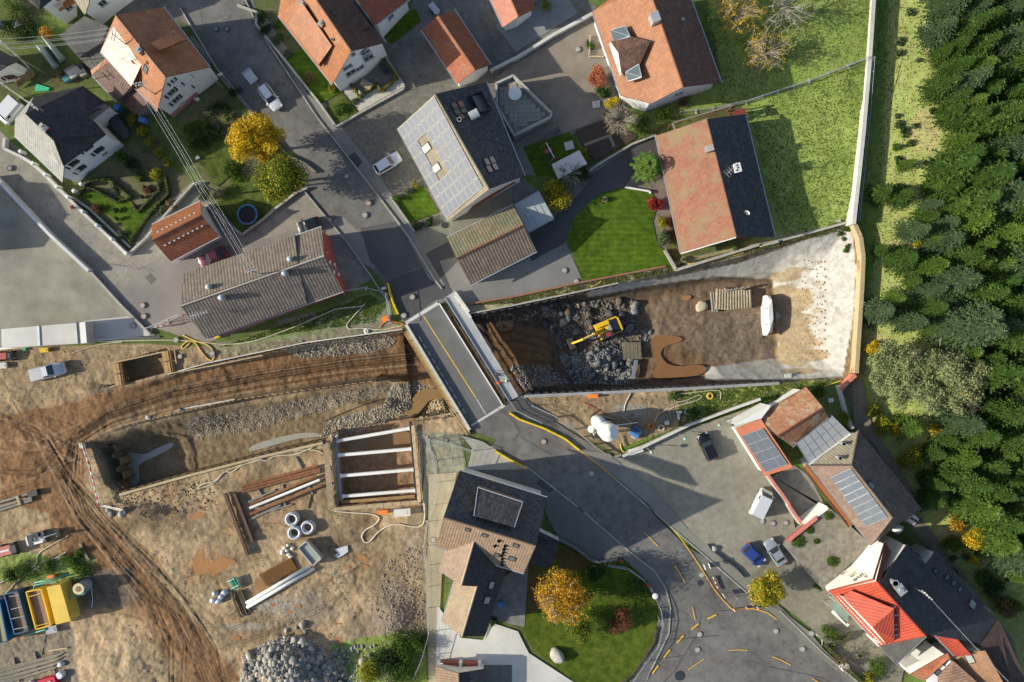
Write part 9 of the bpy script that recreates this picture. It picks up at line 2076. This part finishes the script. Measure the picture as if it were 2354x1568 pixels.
c=P(*Z('00',10,365),7);mb=MB();mb.tube([P(*Z('00',5,365),9),P(*Z('00',175,520),4.5)],.1,7);mb.tube([P(*Z('00',175,520),4.5),P(*Z('00',290,640),.5)],.08,7);solo('downpipe',mb,conc_pale,'pale strut in front of the small cream house','strut')
zc=roofz(h13,461,723,7);antenna(P(461,723,zc+.9)-Vector((0,0,.9)),1.8,'large tv antenna on the left end of the long roof',7,2.2,.3)
antenna(P(*Z('20',2060,1540),5.2),2.2,'tv antenna above the white chimney of the bungalow',6,2.0,.75)
zc=roofz(h1,*Z('00',1160,565),8);antenna(P(*Z('00',1140,560),zc+.3),1.6,'small tv antenna on the gleaming roof',4,1.0,.5)
dish(h1,Z('00',1190,558),9.8,.33,mat=M('dish_rust',(.16,.03,.02),.5,.05),label='dark red satellite dish on the gleaming roof')
dish(h12,Z('21',2228,465),4.9,.42,label='white satellite dish on the dark bungalow roof')
def lamp(px_base,px_head,h,label):
 a_=G(*px_base);b_=P(*px_head,h);t=thing('street_lamp',label,'street lamp',a_);g=MB();g.tube([a_,Vector((a_.x,a_.y,h-.4)),b_],.06,7);g.build('pole',galv,t);g=MB();g.box(b_,(.55,.3,.14),.4);g.build('lamp_head',conc_pale,t)
lamp(Z('00',2000,790),Z('00',1970,665),5.5,'street lamp beside the white gable')
lamp(Z('10',1990,1020),Z('10',1950,1000),.8,'tiny lamp')if False else None
c=G(*Z('01',2210,480));c=P(*Z('01',2210,480),.8);t=thing('trampoline','round trampoline with blue padding on the shaded lawn','trampoline',(c.x,c.y,0))
g=MB();g.cyl((c.x,c.y),1.2,.76,.78,28);g.build('mat',black,t);g=MB();g.tube([(c.x+1.33*math.cos(a_),c.y+1.33*math.sin(a_),.82)for a_ in np.linspace(0,6.283,33)],.13,6,cap=False);g.build('padding',M('pad_blue',(.08,.24,.45),.6,.1),t)
for k in range(6):a_=k*1.047;g=MB();g.tube([(c.x+1.3*math.cos(a_),c.y+1.3*math.sin(a_),0),(c.x+1.3*math.cos(a_),c.y+1.3*math.sin(a_),.8)],.03,6);g.build('leg',galv,t)
S('pond',ZZ('01',950,250,1010,240,1060,290,1050,340,1020,360,970,330),M('pond_water',(.02,.025,.02),.08,0),lv=30)
def gtable(px,zz,r_,mat,label,cat='table',rz=0):
 c=P(*px,zz+.7);t=thing('garden_table',label,cat,(c.x,c.y,zz),None,rz);O=Vector((0,0,0));g=MB();g.box((0,0,.72),(r_*2,r_*1.2,.05));g.build('tabletop',mat,t,org=O)
 for a_ in(-1,1):
  for b_ in(-1,1):g=MB();g.bar((a_*r_*.85,b_*r_*.45,0),(a_*r_*.85,b_*r_*.45,.7),.05,.05);g.build('leg',mat,t,org=O)
gtable(Z('10',1050,755),.2,.8,M('table_wood',(.45,.33,.22),.7,.1),'wooden table on the hedged terrace',rz=-.5);gtable(Z('10',1215,610),.2,.9,dark_metal,'dark lounger frame on the right terrace','lounger',-1)
def chair(px,mat,label,rz=0,zz=.05):
 c=P(*px,zz+.5);t=thing('garden_chair',label,'chair',(c.x,c.y,zz),None,rz);O=Vector((0,0,0));g=MB();g.box((0,0,.42),(.48,.48,.05));g.build('seat',mat,t,org=O);g=MB();g.box((-.24,0,.68),(.05,.46,.45));g.build('backrest',mat,t,org=O)
 for a_ in(-1,1):
  for b_ in(-1,1):g=MB();g.bar((a_*.2,b_*.2,0),(a_*.2,b_*.2,.42),.04,.04);g.build('leg',mat,t,org=O)
chair(Z('00',1762,885),white,'white plastic chair below the pink plinth',.4);chair(Z('00',1762,1408),white,'white plastic chair in the shaded garden',2);chair(Z('10',1030,742),white,'white chair at the terrace table',1)
mb=MB();c=P(*Z('10',995,825),1.2);mb.lathe((c.x,c.y,0),[(.25,0),(.05,.1),(.05,.9),(.22,1.0),(.12,1.6),(.03,2.2)],10);solo('parasol',mb,conc_pale,'closed pale parasol at the hedge corner of the terrace','parasol')
a_,b_=P(*Z('20',435,1275),2.0),P(*Z('20',508,1410),2.0);t=thing('swing','child swing frame with pink seat on the play lawn','swing',(a_+b_)/2*1-Vector((0,0,2)))
g=MB();g.bar(a_,b_,.1,.1);g.build('beam',white,t)
for p_ in(a_,b_):
 for s in(-.8,.8):g=MB();g.tube([p_,Vector((p_.x+s*.9,p_.y+s*.4,0))],.04,6);g.build('leg',salmon,t)
g=MB();m_=a_.lerp(b_,.35);g.box((m_.x,m_.y,.5),(1.1,.6,.1),.4);g.build('seat',M('seat_pink',(.5,.08,.13),.6,.1),t);g=MB();m_=a_.lerp(b_,.8);g.tube([(m_.x+.5*math.cos(q_),m_.y+.5*math.sin(q_),.5)for q_ in np.linspace(0,6.283,17)],.05,6,cap=False);g.build('ring',bluep,t)
V=dict(A=(*Z('20',485,1470),2.2),B=(*Z('20',732,1342),2.2),C=(*Z('20',803,1465),2.2),D=(*Z('20',545,1600),2.2))
house('garden_shed','low shed with pale grey flat roof below the play lawn','shed',V,['ABCD'],'ABCD',wood_grey,conc_pale,over=.15)
t=thing('picket_fence','tiny white picket border around the green bed','fence',G(*Z('20',880,470)))
for q in((826,335,818,510),(818,518,955,522)):
 n=12
 for k in range(n):g=MB();x,y=q[0]+(q[2]-q[0])*k/n,q[1]+(q[3]-q[1])*k/n;p_=G(*Z('20',x,y));g.box((p_.x,p_.y,.3),(.14,.14,.6));g.build('picket',M('picket_cream',(.6,.5,.36),.7,.05)if(k==0 and q[0]==826)else bpy.data.materials['picket_cream'],t)
t=thing('steps','wooden steps between picket border and salmon bush','steps',G(*Z('20',880,565)))
for k in range(6):g=MB();y=535+k*14;g.bar(G(*Z('20',815-k*2,y),.1+.02*k),G(*Z('20',985,y+5),.1+.02*k),.2,.1);g.build('step',wood_grey,t)
S('terrace',ZZ('20',890,315,930,330,1000,570,960,580,945,510),M('terracotta_edge',(.38,.2,.14),.85,.1),lv=31)
t=thing('firewood_stack','stack of split firewood against the small cream house','firewood',G(*Z('00',210,700)))
for i in range(9):
 for j in range(6):g=MB();x,y=135+i*17+j*4,735-i*12+j*9;p_=P(*Z('00',x,y),1.4-j*.2);g.tube([p_,p_+Vector((.32,.2,0))],.11,6);g.build('log',M('firewood',(.28,.19,.11),.85,.35,5)if i+j==0 else bpy.data.materials['firewood'],t)
for i,q in enumerate(((370,340,410,330,580,520,525,560),(320,425,370,405,520,585,465,610))):
 w=[P(*Z('00',q[k],q[k+1]),.5)for k in(0,2,4,6)];t=thing('polytunnel',['upper glassy cold frame in the top left garden','lower glassy cold frame in the top left garden'][i],'cold frame',sum(w,Vector())/4-Vector((0,0,.5)))
 n=7;vs_=[]
 for e in(0,1):
  a_,b_=(w[0],w[1])if e==0 else(w[3],w[2])
  for k in range(n):s_=k/(n-1);p_=a_.lerp(b_,s_);vs_.append((p_.x,p_.y,.1+.9*math.sin(math.pi*s_)))
 g=MB();g.raw(vs_,[(k,k+1,n+k+1,n+k)for k in range(n-1)]+[tuple(range(n-1,-1,-1)),tuple(range(n,2*n))]);g.build('film',M('film',(.30,.38,.36),.35,.08)if i==0 else bpy.data.materials['film'],t)
mb=MB();mb.prism([tuple(G(*Z('00',x,y)).to_2d())for x,y in((338,755),(452,790),(440,815),(325,825),(318,790))],.08,.25);solo('tarpaulin',mb,M('tarp_green',(.03,.42,.22),.5,.1),'bright green tarpaulin on the yard of the top left corner','tarpaulin')
t=thing('pallet_stack','stack of pale pallets beside the dark slate house','pallets',G(*Z('00',650,640)))
for k in range(6):g=MB();x=600+k*16;g.bar(P(*Z('00',x,640-k*9),.8),P(*Z('00',x+45,705-k*12),.8),.2,.12);g.build('slat',conc_pale,t)
g=MB();c=P(*Z('00',650,650),.4);g.box(c,(1.6,1.5,.7),.5);g.build('base',wood_grey,t)
for i,(x,y,m_,l)in enumerate(((760,665,conc,'grey crate right of the pallets'),(615,715,M('barrel_teal',(.05,.2,.22),.5,.1),'teal barrel below the pallets'),(740,610,dark_metal,'dark junk pile by the mossy roof'),(12,228,bluep,'blue box on the top left edge'),(170,235,conc_pale,'pale heap in the top left garden'))):
 lidbox('crate',Z('00',x,y),(.9,.8,.7),0,m_,l,'crate',.5)
for i,(x,y)in enumerate(((1678,915),(1378,1035),(1985,793))):
 c=P(*Z('22',x,y),2.4);t=thing('ball_lamp',['middle green ball lamp on the garden wall','lowest green ball lamp beside the white box','uppermost green ball lamp near the white wedge roof'][i],'lamp',(c.x,c.y,0));g=MB();g.tube([(c.x-.5,c.y+.5,1.0),(c.x,c.y,2.2)],.05,6);g.build('arm',wood,t);g=MB();g.lathe(c-Vector((0,0,.25)),[(.02,0),(.2,.08),(.27,.25),(.2,.42),(.02,.5)],14);g.build('globe',M('globe_green%d'%i,(.28,.42,.33),.3,.05),t,True)
t=thing('awning','grey green glass awning on the street side of the inn','awning',G(*Z('33',690,950)));w=[P(*Z('33',x,y),2.6)for x,y in((612,888),(665,845),(790,960),(768,1052))];g=MB();slab(g,w,.06);g.build('roof',M('awning_glass',(.22,.30,.25),.3,.1),t)
for p_ in w:g=MB();g.bar((p_.x,p_.y,0),(p_.x,p_.y,2.6),.1,.1);g.build('post',galv,t)
g=MB();g.bar(P(*Z('33',655,950),1.9),P(*Z('33',765,1050),1.9),.4,1.4);g.build('sign_box',white,t)
S('terrace',ZZ('33',490,1060,560,1115,545,1250,540,1180,450,1120),conc_pale,lv=32)
bare_tree(Z('33',740,1360),2.0,3,'leafless little tree in the hedge of the beer garden','brown',60,31,bark,branches=26)
t=thing('showcase','white framed menu showcase beside the hedge','showcase',G(*Z('33',715,1400)),None,.5);O=Vector((0,0,0));g=MB();g.box((0,0,1.2),(1.1,.5,1.0));g.build('cabinet',white,t,org=O);g=MB();g.box((0,0,1.72),(.8,.4,.03));g.build('panel',M('menu',(.45,.35,.3),.4,.2,9),t,org=O)
for a_ in(-.45,.45):g=MB();g.bar((a_,0,0),(a_,0,.8),.07,.07);g.build('leg',galv,t,org=O)
for i,(cr,x,y,l)in enumerate((('33',637,1240,'potted plant at the hedge corner'),('33',873,1320,'pale pot in the beer garden'),('33',228,320,'brown pot beside the salmon parapet end'),('21',1655,885,'round pot with plant on the bungalow terrace'),('21',955,352,'ring shaped pot at the lawn edge'))):
 c=G(*Z(cr,x,y));t=thing('plant_pot',l,'plant pot',c);O=Vector((0,0,0));g=MB();g.lathe((0,0,0),[(.25,0),(.38,.5),(.4,.55),(.32,.55),(.28,.42)],16);g.build('pot',M('pot_%d'%i,(.42,.34,.24),.8,.1),t,org=O)
 v,f=leaves([(0,0,.65)],[.3],90,.09,500+i);link('plant',mesh_np('plant',v,f,LM['green']),t)
v,f=RB[2];o=link('chapel_stone',mesh_np('chapel_stone',v*.55,f,conc,True));o.location=G(*Z('23',1930,375),.4);tag(o,'round stone ball at the corner of the cobbled yard','stone ball')
c=P(*Z('33',1240,200),1.0);v,f=RB[1];o=link('garden_tent',mesh_np('garden_tent',v*np.array([1.0,.9,.9]),f,white,False));o.location=(c.x,c.y,.5);tag(o,'white covered lump behind the brown farmhouse','covered object')
t=thing('chimney_block','pale block with two dark openings behind the farmhouse','chimney block',P(*Z('33',1368,118),0));c=P(*Z('33',1368,118),4.0);g=MB();g.box((c.x,c.y,2.0),(1.1,1.0,4.0),.8);g.build('block',conc_pale,t);
for s in(-.22,.22):g=MB();g.box((c.x+s,c.y-s*.6,4.02),(.3,.4,.05),.8);g.build('opening',black,t)
t=thing('flat_roof_building','long low building with white sheet roof below the schoolyard','building',P(100,770,0));w=[P(x,y,2.9)for x,y in((4,757),(190,741),(194,789),(5,800))]
g=MB();g.prism([(p.x,p.y)for p in w],0,2.85);g.build('wall',conc,t)
for k in range(2):g=MB();a0,a1=(k*.47,k*.47+.455);slab(g,[w[0].lerp(w[1],a0)+Vector((0,0,.1)),w[0].lerp(w[1],a1)+Vector((0,0,.1)),w[3].lerp(w[2],a1)+Vector((0,0,.1)),w[3].lerp(w[2],a0)+Vector((0,0,.1))],.1);g.build('roof_sheet',conc_pale,t)
g=MB();g.bar(w[0].lerp(w[1],.46)+Vector((0,0,.15)),w[3].lerp(w[2],.46)+Vector((0,0,.15)),.3,.15);g.build('roof_seam',galv,t);g=MB();g.bar(w[1]+Vector((0,0,.1)),w[2]+Vector((0,0,.1)),.8,.1);g.build('roof_edge',white,t)
S('courtyard',[(194,738),(297,727),(330,748),(357,770),(196,788)],M('slab_pale',(.50,.48,.44),.8,.06),lv=33)
run('hose',ZZ('02',0,112,300,88,760,35,1430,5),.12,conc_pale,'pale pipe along the foot of the white sheet roof','pipe')
print('p6 ok')
